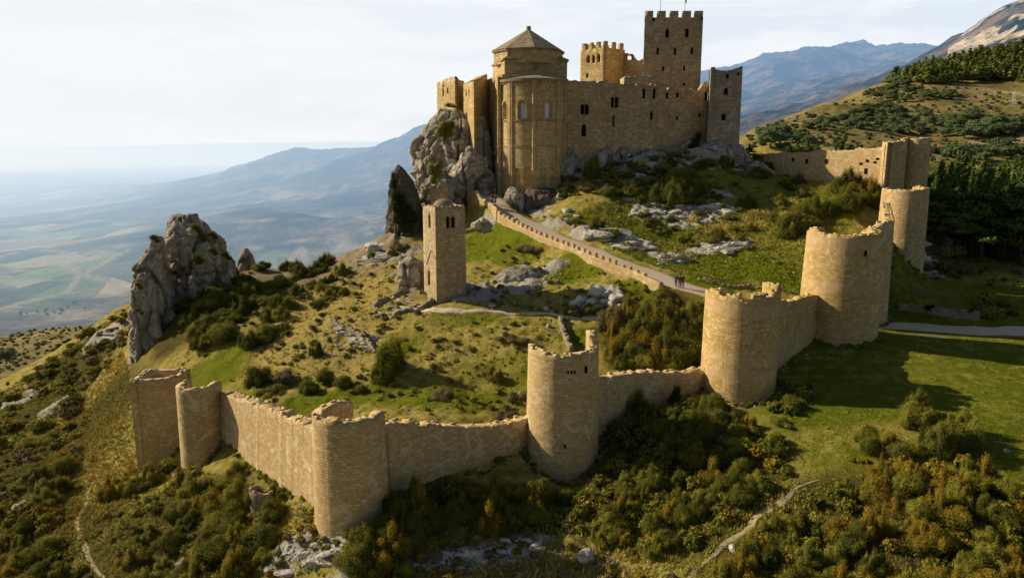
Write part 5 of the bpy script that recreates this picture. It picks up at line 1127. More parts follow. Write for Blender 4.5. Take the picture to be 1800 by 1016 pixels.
# scattered ledge rocks, one object per sizeable stone
RZ = [([(1040, 400), (1130, 418), (1135, 440), (1080, 440), (1030, 420)], 12, .55, 1.1, 'flat pale ledge rock beside the upper edge of the road'),
      ([(1110, 340), (1200, 350), (1290, 330), (1300, 372), (1250, 400), (1160, 395), (1105, 370)], 34, .35, .95, 'pale limestone rock among the dark bushes on the castle slope'),
      ([(1220, 420), (1300, 430), (1300, 445), (1225, 444)], 12, .4, .9, 'pale limestone rock in the row on the lower castle slope'),
      ([(1160, 448), (1225, 452), (1220, 470), (1150, 466)], 9, .3, .7, 'small pale rock in the green grass above the road'),
      ([(1060, 290), (1180, 275), (1300, 270), (1345, 300), (1250, 300), (1100, 315)], 34, .4, 1.1, 'grey rock on the shaded bank under the castle wall'),
      ([(800, 965), (900, 940), (950, 950), (960, 975), (860, 1000), (700, 1005)], 24, .22, .6, 'pale ledge stone on bare ground before the thicket'),
      ([(480, 960), (560, 952), (640, 962), (620, 985), (520, 1010), (470, 1000)], 20, .22, .6, 'pale ledge stone on the slope below the nearest tower'),
      ([(640, 430), (690, 420), (700, 450), (650, 470), (628, 455)], 12, .5, 1.2, 'pale rock on the ridge at the foot of the ivy spire'),
      ([(170, 585), (200, 580), (205, 605), (175, 605)], 6, .5, 1.0, 'grey rock among bushes on the slope beyond the wall'),
      ([(1600, 405), (1640, 440), (1650, 480), (1625, 480)], 7, .4, 1.0, 'pale stone near the foot of the slim round tower'),
      ([(575, 565), (660, 600), (650, 625), (600, 600)], 14, .25, .55, 'tumbled stone along the ruined terrace wall'),
      ([(680, 520), (760, 540), (700, 560), (660, 550)], 16, .25, .5, 'tumbled stone around the foundations of the bell tower'),
      ([(1410, 370), (1540, 330), (1545, 350), (1440, 380)], 8, .3, .7, 'pale stone on the grass below the upper curtain wall'),
      ([(1690, 535), (1790, 545), (1790, 552), (1700, 552)], 5, .2, .45, 'little stone near the dry-stone wall on the meadow')]
for poly, n, s0, s1, lb in RZ:
    for x, y in scat(poly, n, 5):
        p = gp(x, y); s = random.uniform(s0, s1); put('ledge_rock', random.choice(BM), p + Vector((0, 0, -.16 * s)), (s * random.uniform(1, 2.2), s * random.uniform(.8, 1.3), s * random.uniform(.4, 1)), random.uniform(-.6, .6), lb, 'rock', 'pale limestone rocks scattered on the slopes', .2)
# loose stones too many to count
def gravel_field(name, polys, n, label):
    V = []; Fq = []
    base = np.array([v for v in ((1, 0, 0), (0, 1, 0), (-1, 0, 0), (0, -1, 0), (.1, .1, .8))]); tri = [(0, 1, 4), (1, 2, 4), (2, 3, 4), (3, 0, 4)]
    for poly, k in polys:
        for x, y in scat(poly, k, 0):
            p = gp(x + random.uniform(-1, 1), y); s = random.uniform(.08, .26); a = random.uniform(0, 6); cs, sn = math.cos(a), math.sin(a); b = len(V)
            for q in base: j = 1 + random.uniform(-.3, .3); V.append((p.x + s * j * (q[0] * cs - q[1] * sn), p.y + s * j * (q[0] * sn + q[1] * cs), p.z - .03 + s * j * q[2]))
            Fq += [(b + t_[0], b + t_[1], b + t_[2]) for t_ in tri]
    for path, closed in FEET:
        cols_, _l = densify(path, .35, closed)
        for p_f, s_f, n_f in cols_:
            if random.random() < .6:
                q0_ = p_f + n_f * random.uniform(.25, 1.3); s = random.uniform(.08, .24); a = random.uniform(0, 6); cs, sn = math.cos(a), math.sin(a); b = len(V); pz_ = float(Hz(q0_.x, q0_.y))
                for q in base: j = 1 + random.uniform(-.3, .3); V.append((q0_.x + s * j * (q[0] * cs - q[1] * sn), q0_.y + s * j * (q[0] * sn + q[1] * cs), pz_ - .03 + s * j * q[2]))
                Fq += [(b + t_[0], b + t_[1], b + t_[2]) for t_ in tri]
    o = link(name, mkmesh(name, V, np.array(Fq), smooth=False), MAT['white']); tag(o, label, 'stones', kind='stuff')
gravel_field('loose_stones', [(RZ[1][0], 420), (RZ[0][0], 120), (RZ[4][0], 260), (RZ[5][0], 360), (RZ[6][0], 240), (RZ[3][0], 120), ([(680, 515), (760, 530), (760, 560), (650, 560)], 140), ([(880, 480), (990, 480), (980, 540), (880, 545)], 120), ([(1170, 400), (1380, 390), (1400, 500), (1230, 480)], 160), ([(560, 560), (680, 600), (640, 650), (560, 620)], 90), ([(1600, 590), (1790, 600), (1780, 620), (1600, 610)], 10)], 0, 'loose pale stones strewn over the rocky parts of the slope')
# ------------------------------------------------------------------ leaf crowns
def crown(clumps, leaf, dens, seed, core=.72, up=.35, jag=.25):
    """leafy crown: many small leaf faces spread through clumps (cx,cy,cz, rx,ry,rz)"""
    rg = np.random.default_rng(seed); Vs = []; T = []; Hh = []; tot = 0; zmin = min(c[2] - c[5] for c in clumps); zmax = max(c[2] + c[5] for c in clumps)
    for c in clumps:
        cx, cy, cz, rx, ry, rz = c; area = 4 * math.pi * ((rx * ry) ** 1.6 / 3 + (rx * rz) ** 1.6 / 3 + (ry * rz) ** 1.6 / 3) ** (1 / 1.6)
        n = max(12, int(area * dens)); d = rg.normal(size=(n, 3)); d /= np.linalg.norm(d, axis=1)[:, None]; d[:, 2] = np.where(d[:, 2] < -.5, -d[:, 2], d[:, 2])
        rr_ = rg.uniform(core, 1.0, n) ** .8 * (1 + jag * rg.normal(size=n) * .4); P_ = d * rr_[:, None] * np.array([rx, ry, rz]) + np.array([cx, cy, cz])
        nn = d + rg.normal(size=(n, 3)) * .55 + np.array([0, 0, up]); nn /= np.linalg.norm(nn, axis=1)[:, None]
        t = np.cross(nn, rg.normal(size=(n, 3))); t /= np.linalg.norm(t, axis=1)[:, None]; b = np.cross(nn, t); s = leaf * rg.uniform(.55, 1.25, n)[:, None]
        quad = np.stack([P_ - t * s, P_ - b * s * .55, P_ + t * s, P_ + b * s * .55], 1); Vs.append(quad.reshape(-1, 3))
        tn = np.clip(rg.normal(.4, .3) + rg.normal(size=n) * .10, 0, 1); T.append(np.repeat(tn, 4)); Hh.append(np.repeat(np.clip((P_[:, 2] - (cz - rz)) / (2 * rz), 0, 1), 4))
    V = np.concatenate(Vs); n = len(V) // 4
    return V, np.arange(n * 4).reshape(-1, 4), np.concatenate(T), np.concatenate(Hh)
def core_blob(clumps, f=.70):
    V = []; Fq = []; bm = bmesh.new(); bmesh.ops.create_icosphere(bm, subdivisions=2, radius=1); bv = np.array([v.co[:] for v in bm.verts]); bf = np.array([[v.index for v in q.verts] for q in bm.faces]); bm.free()
    for c in clumps: b = len(V) * len(bv); V.append(bv * np.array(c[3:]) * f + np.array(c[:3])); Fq.append(bf + b)
    return np.concatenate(V), np.concatenate(Fq)
def crown_mesh(name, clumps, leaf, dens, seed, mat, **k):
    V, Q_, T, Hh = crown(clumps, leaf, dens, seed, **k); cv, cf = core_blob(clumps)
    V2 = np.concatenate([V, cv]); Fq = [tuple(q) for q in Q_.tolist()] + [tuple(int(i) + len(V) for i in q) for q in cf.tolist()]
    me = mkmesh(name, V2, Fq, attrs={'tone': np.concatenate([T, np.zeros(len(cv))]), 'high': np.concatenate([Hh, np.zeros(len(cv))])}, smooth=False)
    me.materials.append(mat); return me
def shrub_clumps(rg, kind):
    cl = []
    if kind == 'spiky':      # upright juniper-like shoots
        for i in range(int(rg.integers(10, 19))):
            a = rg.uniform(0, 6.28); r = rg.uniform(0, .85) ** .7; h = rg.uniform(.45, 1.12) * (1.15 - .55 * r); w_ = rg.uniform(.12, .28)
            cl.append((math.cos(a) * r * .8, math.sin(a) * r * .8, h * .52, w_, w_, h * .55))
        cl.append((0, 0, .22, .8, .8, .28))
    elif kind == 'round':
        cl.append((0, 0, .34, .72, .72, .40))
        for i in range(11):
            a = rg.uniform(0, 6.28); r = rg.uniform(.2, .7); cl.append((math.cos(a) * r, math.sin(a) * r, rg.uniform(.25, .7) * (1.1 - r * .6), rg.uniform(.22, .36), rg.uniform(.22, .36), rg.uniform(.18, .30)))
    else:                    # low spreading
        for i in range(10):
            a = rg.uniform(0, 6.28); r = rg.uniform(0, .9); cl.append((math.cos(a) * r, math.sin(a) * r, rg.uniform(.12, .32), rg.uniform(.25, .42), rg.uniform(.25, .42), rg.uniform(.14, .26)))
    return cl
SH = {}
for mk, kinds in (('shrub_rust', ('spiky', 'spiky', 'round', 'spiky', 'spiky')), ('shrub_green', ('round', 'spiky', 'round', 'spiky', 'round')), ('shrub_olive', ('round', 'spiky', 'low', 'spiky', 'round')), ('shrub_bright', ('round', 'low')), ('shrub_bare', ('low', 'round'))):
    SH[mk] = [crown_mesh('shrub', shrub_clumps(np.random.default_rng(100 + i * 7 + len(mk)), kd), ( .030) if mk != 'shrub_bare' else .028, 760 if mk != 'shrub_bare' else 330, 5 + i, MAT[mk], jag=.5) for i, kd in enumerate(kinds)]
LITE = {mk: crown_mesh('shrub_lite', shrub_clumps(np.random.default_rng(77 + len(mk)), 'round'), .11, 40, 3, MAT[mk], jag=.5) for mk in ('shrub_rust', 'shrub_green', 'shrub_olive', 'shrub_bare')}
SHR = []   # (x, y, mat key, radius, height factor, label, group)
def zone(poly, n, mats, r0, r1, label, mind=8, hf=(1.0, 1.5), ymin=38.):
    for x, y in scat(poly, n, mind):
        mk = random.choice(mats); col_ = {'shrub_rust': 'rust-tipped', 'shrub_green': 'dark green', 'shrub_olive': 'olive green', 'shrub_bright': 'fresh yellow-green', 'shrub_bare': 'grey-brown leafless'}[mk]
        SHR.append((x, y, mk, random.uniform(r0, r1), random.uniform(*hf), col_ + ' ' + label, 'shrubs: ' + label, ymin))
g_, r__, o_, b_, y_ = 'shrub_green', 'shrub_rust', 'shrub_olive', 'shrub_bare', 'shrub_bright'
zone([(1235, 1050), (1300, 985), (1345, 905), (1450, 830), (1500, 775), (1560, 780), (1660, 800), (1730, 850), (1830, 880), (1830, 1060)], 120, [r__, r__, o_, g_], .8, 1.5, 'shrub in the dense thicket between the footpath and the meadow', 14, (1.2, 1.75))
zone([(1590, 740), (1640, 710), (1700, 725), (1712, 780), (1650, 810), (1600, 790)], 9, [g_, g_, o_], 1.2, 2.0, 'bush in the tall clump reaching up into the meadow', 20, (1.4, 1.9))
zone([(1290, 745), (1390, 780), (1390, 870), (1330, 900), (1230, 965), (1130, 985), (1060, 955), (960, 940), (940, 880), (1060, 850), (1100, 790), (1160, 765)], 112, [r__, g_, g_, o_], .8, 1.45, 'shrub in the thicket below the shaded wall and tower', 13, (1.2, 1.7))
zone([(1065, 800), (1070, 760), (1130, 735), (1240, 715), (1330, 740), (1300, 770), (1150, 790)], 30, [g_, g_, g_], 1.1, 1.9, 'bush in the shadow at the foot of the shaded curtain wall', 16, (1.2, 1.7))
zone([(690, 890), (760, 880), (860, 878), (950, 880), (950, 930), (880, 945), (780, 940), (700, 975), (620, 1040), (590, 1020), (650, 940)], 46, [r__, g_, g_, g_], 1.05, 1.75, 'shrub in the band between white rocks and curtain wall', 18, (1.2, 1.7))
zone([(680, 1000), (720, 1000), (720, 1040), (600, 1050)], 5, [g_, o_], .9, 1.3, 'shrub at the rocky ground below the nearest tower', 15)
zone([(200, 850), (300, 820), (400, 850), (460, 890), (500, 930), (470, 980), (420, 1040), (240, 1050), (185, 960), (170, 900)], 56, [o_, g_, g_, r__, o_], 1.0, 1.9, 'shrub on the slope below the two outermost towers', 18, (1., 1.5))
zone([(-20, 700), (60, 650), (120, 660), (160, 700), (150, 780), (150, 830), (130, 900), (-20, 900)], 60, [o_, g_, g_, r__, o_, b_], 1.1, 2.2, 'shrub on the hillside beyond the golden slope', 15, (.8, 1.25))
zone([(-20, 910), (120, 900), (130, 960), (160, 1040), (-20, 1040)], 30, [g_, o_, r__], 1.0, 1.7, 'shrub beside the footpath outside the outermost towers', 18, (1., 1.4))
zone([(60, 650), (120, 610), (225, 540), (228, 600), (200, 640), (160, 690)], 46, [g_, o_, r__, b_], .9, 1.9, 'bush on the ridge in front of the big rock pinnacle', 10, (.7, 1.2))
zone([(340, 600), (300, 540), (360, 480), (420, 470), (520, 462), (620, 450), (600, 470), (540, 490), (470, 520), (420, 560), (400, 610), (350, 625)], 70, [g_, g_, o_], 1.1, 2.1, 'bush in the dark belt behind the big rock pinnacle', 9, (.8, 1.2))
zone([(470, 520), (560, 500), (600, 480), (610, 500), (540, 560), (480, 600), (440, 620)], 26, [g_, o_, g_], .8, 1.6, 'bush scattered over the upper golden slope', 12, (.8, 1.2))
zone([(1078, 575), (1110, 540), (1180, 530), (1240, 545), (1240, 640), (1200, 655), (1080, 650), (1060, 620)], 52, [g_, o_, g_, b_, r__], 1.2, 2.1, 'bush in the thick clump between road end and wall', 14, (1.1, 1.6))
zone([(1600, 470), (1700, 440), (1800, 430), (1830, 480), (1700, 490), (1640, 490)], 26, [g_, g_, b_], 1.0, 1.9, 'bush at the shaded edge of the pine wood', 12)
zone([(1690, 540), (1740, 530), (1800, 545), (1800, 560), (1720, 562)], 8, [g_, o_], 1.2, 1.9, 'bush beside the gravel track on the shaded meadow', 12)
zone([(1355, 720), (1400, 680), (1440, 690), (1440, 740), (1380, 745)], 6, [g_, y_, o_], 1.1, 1.6, 'bush at the foot of the battlemented tower', 14)
zone([(1330, 780), (1370, 770), (1380, 800), (1340, 810)], 3, [g_], 1., 1.4, 'bush on the dark grass near the battlemented tower', 14)
zone([(960, 310), (1010, 320), (1000, 380), (950, 390), (940, 360)], 14, [b_, o_, g_], .6, 1.3, 'bush around the rocks beside the apse', 9, (.7, 1.1))
zone([(1010, 300), (1080, 290), (1160, 300), (1200, 320), (1130, 345), (1040, 350)], 20, [g_, o_, b_], .8, 1.6, 'bush on the bank between castle wall and bushes', 11, (.7, 1.1))
zone([(1150, 350), (1200, 325), (1230, 345), (1212, 360), (1155, 365)], 13, [g_, g_], 1.3, 2.2, 'bush in the dark clump on the castle slope', 10, (1.1, 1.5))
zone([(1200, 280), (1340, 300), (1360, 315), (1300, 320), (1210, 300)], 14, [g_, g_, b_], .7, 1.5, 'bush on the shaded bank under the grey tower', 11, (.8, 1.1))
zone([(1470, 335), (1540, 345), (1545, 380), (1480, 380), (1460, 355)], 12, [g_, g_, r__], 1.4, 2.1, 'bush in the clump before the upper curtain wall', 11, (1.1, 1.5))
zone([(1380, 395), (1430, 370), (1455, 380), (1440, 405), (1385, 420)], 11, [g_, g_], 1.3, 2.0, 'bush in the dark clump behind the banded tower', 10, (1.1, 1.5))
zone([(1110, 335), (1300, 325), (1340, 380), (1300, 440), (1180, 430), (1110, 390)], 26, [g_, g_, o_], .45, 1.0, 'bush dotted through the rocks of the castle slope', 13, (.8, 1.1))
zone([(1010, 305), (1200, 270), (1330, 285), (1350, 315), (1200, 320), (1030, 345)], 26, [g_, o_, g_, y_], .6, 1.2, 'bush on the bank right under the castle wall', 11, (.8, 1.2))
zone([(1360, 320), (1520, 340), (1500, 370), (1380, 420), (1350, 380)], 10, [g_, o_], .6, 1.2, 'bush on the upper grass towards the corner tower', 14, (.8, 1.1))
def one(x, y, mk, r, hf, label): SHR.append((x, y, mk, r, hf, label, None, 38.))
for t_ in ((690, 655, g_, 2.0, 1.9, 'tall dark bush standing alone on the lower grass between terrace wall and curtain wall'), (672, 672, g_, 1.5, 1.5, 'dark bush leaning against the tall lone bush on the lower grass'), (452, 678, g_, 1.8, 1.4, 'dark bush beside the green strip above the sunlit wall'), (478, 690, o_, 1.9, .8, 'low olive bush next to the dark bush above the sunlit wall'), (500, 668, b_, 1.7, .8, 'wide brownish bush above the sunlit wall'),
           (545, 690, g_, 1.4, 1.0, 'round dark bush on the yellow hump above the nearest tower'), (575, 675, g_, 1.2, 1.3, 'small upright dark bush behind the round one on the hump'), (603, 680, g_, 1.15, 1.2, 'dark bush standing alone at the edge of the green grass strip'), (634, 690, g_, .8, 1.1, 'small dark bush at the edge of the green strip'), (556, 625, g_, 1.0, 1.4, 'round dark bush on the golden slope'), (605, 520, g_, .9, 1.5, 'small dark cypress-like bush high on the golden slope'),
           (440, 610, g_, 1.7, 1.1, 'dark bush at the top of the green strip'), (470, 590, o_, 1.6, 1.0, 'olive bush at the upper golden slope edge'), (870, 668, o_, 1.1, 1.2, 'olive bush on open grass left of the horned tower'), (856, 660, o_, .8, 1.0, 'small olive bush touching a larger one on open grass'), (775, 700, b_, 1.4, .9, 'brown leafless bush on the lower open grass'), (915, 700, b_, 1.5, .9, 'brown leafless bush against the horned tower'), (905, 600, b_, 1.8, .7, 'low grey bush on mid slope grass'), (925, 605, b_, 1.3, .6, 'low grey bush beside the short downhill wall'),
           (890, 730, b_, 1.2, .7, 'brown bush behind the crumbling wall top'), (1040, 550, g_, 1.5, .9, 'dark round bush in front of the white boulder heap'), (1010, 555, b_, 1.5, .9, 'grey bush beside the white boulder heap'), (1312, 366, g_, 1.7, .9, 'dark round bush with a long shadow on the castle slope'), (1262, 352, g_, 1.2, .8, 'dark bush between rocks high on the castle slope'), (1258, 425, g_, 1.3, 1.1, 'dark bush above the lower row of rocks'), (1283, 388, g_, 1.3, .8, 'dark bush at the end of the rock field'),
           (1342, 385, o_, .8, .9, 'small bush on the grass near the rock field'), (1215, 432, o_, .8, 1.0, 'small olive bush beside the lower rocks'), (1318, 438, b_, 1.1, .8, 'brown bush low on the castle slope'), (1080, 418, g_, 1.2, 1.0, 'dark bush on the flat ledge rocks beside the road'), (1102, 437, o_, .9, 1.0, 'olive bush at the lower edge of the flat ledge rocks'), (1048, 402, g_, 1.1, 1.3, 'dark bush on the bank above the road'), (1140, 390, o_, .9, .7, 'small bush at the edge of the rock field'), (1180, 392, g_, .9, 1.0, 'small dark bush inside the rock field'),
           (1165, 410, b_, 1.2, .7, 'low grey bush between rock field and ledge'), (1400, 325, g_, 1.5, .9, 'dark bush on the grass below the upper curtain wall'), (1385, 335, g_, 1.3, .8, 'second dark bush on the grass below the upper curtain wall'), (1405, 345, o_, 1.2, .7, 'olive bush on the grass below the upper curtain wall'), (1348, 300, g_, 1.4, 1.0, 'dark bush against the start of the upper curtain wall'), (1043, 322, g_, 1.3, 3.0, 'tall ivy-covered bush climbing the castle foot'), (1088, 315, y_, 1.3, 1.5, 'bright yellow-green bush at the castle foot'),
           (1012, 392, o_, .8, 1.0, 'small olive bush at the road bank'), (930, 440, b_, 1.8, .7, 'grey bush in the shadow below the parapet'), (700, 440, b_, 1.6, .8, 'orange-brown bush at the foot of the ivy spire'), (655, 455, g_, 1.1, 1.0, 'dark bush on the ridge beside pale rocks'), (690, 450, g_, 1.0, 1.0, 'dark bush between ridge rocks and ivy spire'), (500, 872, g_, 1.0, .9, 'bush at the ruined turret stub'), (485, 865, o_, 1.2, .9, 'olive bush above the ruined turret stub'), (420, 840, o_, 1.5, 1.1, 'olive bush against the foot of the long sunlit wall'), (400, 850, y_, 1.4, .8, 'yellow-green bush near the foot of the long sunlit wall'),
           (295, 825, g_, 1.5, 1.2, 'dark bush between the two outermost towers'), (325, 860, g_, 1.5, 1.4, 'pointed dark bush just below the cracked small tower'), (1375, 745, y_, 1.3, 1.3, 'sunlit yellow-green bush at the foot of the battlemented tower'), (1530, 800, g_, 1.2, 1.9, 'dark upright bush at the upper tip of the thicket'), (545, 905, o_, 1.1, .9, 'olive bush against the base of the nearest tower'), (690, 905, g_, 1.2, .9, 'dark bush touching the nearest tower on its shaded side'), (1200, 1000, b_, 1.1, 1.3, 'pale grey bush beside the start of the footpath'), (1210, 990, g_, 1.2, 1.2, 'green bush beside the start of the footpath')):
    one(*t_)
CLEAR = resample([gp(*p) for p in ((1205, 1030), (1225, 1000), (1262, 968), (1310, 930), (1350, 893), (1380, 876), (1440, 845), (1480, 815))], 1.0) + resample([gp(*p) for p in ((165, 838), (150, 870), (135, 920), (150, 965), (185, 1020))], 1.0)
gxy = ground([s[0] for s in SHR], [s[1] for s in SHR])
INS = [(330, 660), (300, 520), (430, 460), (700, 400), (940, 290), (1340, 262), (1560, 320), (1560, 400), (1430, 520), (1240, 650), (950, 740), (640, 745), (400, 690)]
inside = [inpoly(s[0], s[1], INS) for s in SHR]
def shown(i): return SHR[i][3] / gxy[i][1] + (1 if SHR[i][6] is None else 0)
random.seed(11); rest = []
for ins in (False, True):
    lst = sorted([i for i in range(len(SHR)) if inside[i] == ins], key=lambda i: -shown(i)); count = 0
    for i in lst:
        x, y, mk, r, hf, lb, grp, _y = SHR[i]; p = gxy[i]
        if p[1] > 260 or any(math.hypot(p[0] - q.x, p[1] - q.y) < 1.0 + r * .75 for q in CLEAR): continue
        if ins: r = r * (1.45 if y < 450 else 1.18); hf = hf * 1.12
        if any(math.hypot(p[0] - q.x, p[1] - q.y) < 2.0 + r * .8 for q in ROAD): continue
        if count < 290:
            put('bush' if ins else 'shrub', random.choice(SH[mk]), (p[0], p[1], p[2] - .12 * r), (r * random.uniform(.9, 1.15), r * random.uniform(.9, 1.15), r * hf), random.uniform(0, 6.28), lb, 'bush' if ins else 'shrub', grp); count += 1
        else: rest.append((p, mk, r, hf))
def merge_copies(name, items, label, cat):
    """one mass of many copies: items (mesh, x,y,z, sx,sz, rz); grouped by material"""
    by = {}
    for me_, p, sx, sz, rz in items: by.setdefault(me_.materials[0].name, []).append((me_, p, sx, sz, rz))
    Vs, Fs, T, H_, MI, mats = [], [], [], [], [], []; b = 0
    for mi, (mn, its) in enumerate(by.items()):
        mats.append(bpy.data.materials[mn])
        for me_, p, sx, sz, rz in its:
            n = len(me_.vertices); v = np.empty(n * 3, np.float32); me_.vertices.foreach_get('co', v); v = v.reshape(-1, 3); cs, sn = math.cos(rz), math.sin(rz)
            q = np.stack([(v[:, 0] * cs - v[:, 1] * sn) * sx + p[0], (v[:, 0] * sn + v[:, 1] * cs) * sx + p[1], v[:, 2] * sz + p[2]], 1); Vs.append(q)
            for nm_, L2 in (('tone', T), ('high', H_)): a_ = np.empty(n, np.float32); me_.attributes[nm_].data.foreach_get('value', a_); L2.append(a_)
            fl_ = [tuple(i_ + b for i_ in f.vertices) for f in me_.polygons]; Fs += fl_; MI += [mi] * len(fl_); b += n
    me = mkmesh(name, np.concatenate(Vs), Fs, attrs={'tone': np.concatenate(T), 'high': np.concatenate(H_)}, smooth=False)
    for m_ in mats: me.materials.append(m_)
    me.polygons.foreach_set('material_index', np.array(MI[:len(me.polygons)], np.int32))
    o = bpy.data.objects.new(name, me); C.objects.link(o); tag(o, label, cat, kind='stuff'); return o
items = [(LITE.get(mk, LITE[o_]), (p[0], p[1], p[2] - .1), r, r * hf, random.uniform(0, 6)) for p, mk, r, hf in rest]
# small undergrowth
for poly, n, mats in (([(-20, 690), (60, 650), (225, 540), (228, 640), (160, 720), (150, 850), (180, 1040), (-20, 1040)], 330, (o_, b_, r__)), ([(190, 840), (420, 850), (560, 930), (480, 1040), (180, 1040)], 170, (o_, b_, r__)), ([(600, 1040), (700, 890), (950, 890), (1060, 950), (1200, 1000), (1200, 1040)], 110, (o_, b_, r__)),
                      ([(420, 620), (460, 530), (640, 460), (720, 470), (740, 560), (560, 660)], 120, (o_, b_, g_)), ([(740, 560), (930, 560), (900, 730), (640, 730), (600, 680)], 60, (o_, b_)), ([(1100, 330), (1340, 330), (1400, 470), (1150, 430)], 70, (o_, g_)), ([(960, 300), (1340, 280), (1340, 320), (980, 400)], 60, (o_, g_, b_)),
                      ([(1240, 1040), (1500, 780), (1830, 880), (1830, 1040)], 120, (o_, r__)), ([(1060, 820), (1380, 780), (1390, 870), (1200, 980), (960, 940)], 110, (o_, r__, g_)), ([(840, 420), (1000, 460), (1180, 520), (1000, 560), (830, 540)], 80, (o_, b_)), ([(290, 520), (440, 470), (460, 560), (340, 640)], 60, (g_, o_)), ([(1600, 440), (1830, 430), (1830, 520), (1600, 490)], 60, (g_, b_))):
    pp = scat(poly, n, 2); G_ = ground([p[0] for p in pp], [p[1] for p in pp])
    for p in G_:
        if p[1] < 250: mk = random.choice(mats); r = random.uniform(.25, .7); items.append((LITE[mk], (p[0], p[1], p[2] - .05), r, r * random.uniform(.8, 1.3), random.uniform(0, 6)))
items = [it for it in items if not any(math.hypot(it[1][0] - q.x, it[1][1] - q.y) < .8 for q in CLEAR)]
for path, closed in FEET:      # weeds and fallen stones where masonry meets the ground
    cols_, L_f = densify(path, .7, closed)
    for p_f, s_f, n_f in cols_:
        for side in (.25, ):
            if random.random() < .75:
                q = p_f + n_f * (random.uniform(.35, 1.1)); mk = random.choice((o_, g_, o_, b_)); r = random.uniform(.18, .6); items.append((LITE[mk], (q.x, q.y, float(Hz(q.x, q.y)) - .06), r, r * random.uniform(.7, 1.5), random.uniform(0, 6)))
merge_copies('undergrowth', items, 'low scrub and undergrowth filling the slopes between the larger bushes', 'undergrowth')
TUS = {k: crown_mesh('tussock', [(0, 0, .12, .5, .5, .30), (.35, .2, .1, .3, .3, .22), (-.3, .2, .1, .3, .3, .25)], .10, 60, 9, MAT[k], jag=.6, up=.2) for k in ('tussock', 'sward')}
it2 = []
for poly, n, dryp in (([(440, 620), (470, 530), (640, 455), (720, 450), (745, 500), (720, 540), (600, 650), (520, 700)], 620, .85), ([(740, 540), (1000, 560), (930, 720), (640, 735), (560, 690), (650, 600)], 420, .35), ([(820, 420), (900, 430), (1200, 530), (1060, 565), (840, 545)], 260, .35),
                      ([(1000, 400), (1120, 330), (1340, 300), (1540, 350), (1400, 500), (1240, 490)], 520, .5), ([(150, 720), (220, 620), (235, 820), (190, 850)], 150, .9), ([(-20, 700), (225, 540), (150, 850), (160, 1040), (-20, 1040)], 380, .7), ([(190, 840), (560, 900), (640, 1040), (180, 1040)], 260, .6), ([(700, 940), (1200, 960), (1220, 1040), (640, 1040)], 200, .8), ([(1380, 720), (1800, 620), (1830, 860), (1560, 770), (1440, 830)], 160, .12)):
    pp = scat(poly, n, 0); G_ = ground([p[0] for p in pp], [p[1] for p in pp])
    for p in G_:
        if p[1] < 200 and grid_lookup(M['rock'], [p[0]], [p[1]])[0] < .7: r = random.uniform(.2, .5); it2.append((TUS['tussock' if random.random() < dryp else 'sward'], (p[0], p[1], p[2] - .05), r, r * random.uniform(.6, 1.1), random.uniform(0, 6)))
merge_copies('tussock_grass', it2, 'tussocks of dry and green grass dotted over the slopes', 'grass')
# ivy on the spire and green tufts on the cliff
def leafmass(name, spots, mat, leaf, dens, label, cat):
    cl = []
    for px, py, Y, rx, ry, rz in spots: p = P(px, py, Y); cl.append((p.x, p.y, p.z, rx, ry, rz))
    c0 = cl[0]; cl2 = [(c[0] - c0[0], c[1] - c0[1], c[2] - c0[2], c[3], c[4], c[5]) for c in cl]
    me = crown_mesh(name, cl2, leaf, dens, len(spots) + int(c0[0] * 3) % 97 + 100, MAT[mat], jag=.5); o = bpy.data.objects.new(name, me); C.objects.link(o); o.location = c0[:3]; tag(o, label, cat); return o
leafmass('ivy', [(692, 325, 139, .8, .7, 1.3), (694, 345, 138.6, 1.0, .8, 1.5), (697, 365, 138.3, 1.2, .8, 1.6), (702, 385, 138, 1.6, .9, 1.6), (712, 400, 138, 1.9, .9, 1.5), (726, 385, 138.6, 1.2, .7, 1.4), (706, 352, 138.8, .9, .6, 1.4), (718, 370, 138.6, .9, .6, 1.2), (691, 310, 139.5, .5, .5, .8)], 'ivy', .11, 60, 'dark ivy clothing the leaning rock spire', 'ivy')
leafmass('bush', [(783, 222, 151.5, 1.2, .7, 1.1), (776, 232, 151.5, 1.2, .7, 1.4), (787, 235, 151.3, 1.2, .7, 1.2), (793, 222, 152, 1., .6, 1.0), (782, 245, 151.3, .8, .6, .8)], 'shrub_olive', .12, 60, 'leafy bush rooted high in the castle cliff', 'bush')
leafmass('bush', [(759, 300, 140.8, .8, .6, 1.4), (768, 305, 140.6, .9, .6, 1.3), (762, 318, 140.5, .8, .6, 1.0), (770, 292, 141, .5, .5, .9)], 'shrub_bright', .12, 60, 'sunlit yellow-green bush on the lower cliff above the masonry block', 'bush')
leafmass('bush', [(790, 186, 158.5, 1.1, .6, .5), (797, 188, 158, .7, .5, .4)], 'shrub_olive', .12, 60, 'green tuft at the foot of the small cliff-top tower', 'bush')
leafmass('ivy', [(1190, 688, 74.2, .5, .3, .9), (1183, 700, 74, .5, .3, .8), (1196, 705, 74.2, .4, .3, .8)], 'ivy', .07, 100, 'ivy patch hanging on the shaded curtain wall', 'ivy')
leafmass('ivy', [(1222, 255, 152.2, 1.1, .6, 1.8), (1228, 240, 152.5, .8, .5, 1.0), (1215, 262, 152, 1.0, .6, 1.0)], 'ivy', .11, 60, 'dark ivy in the angle of castle wall and grey tower', 'ivy')
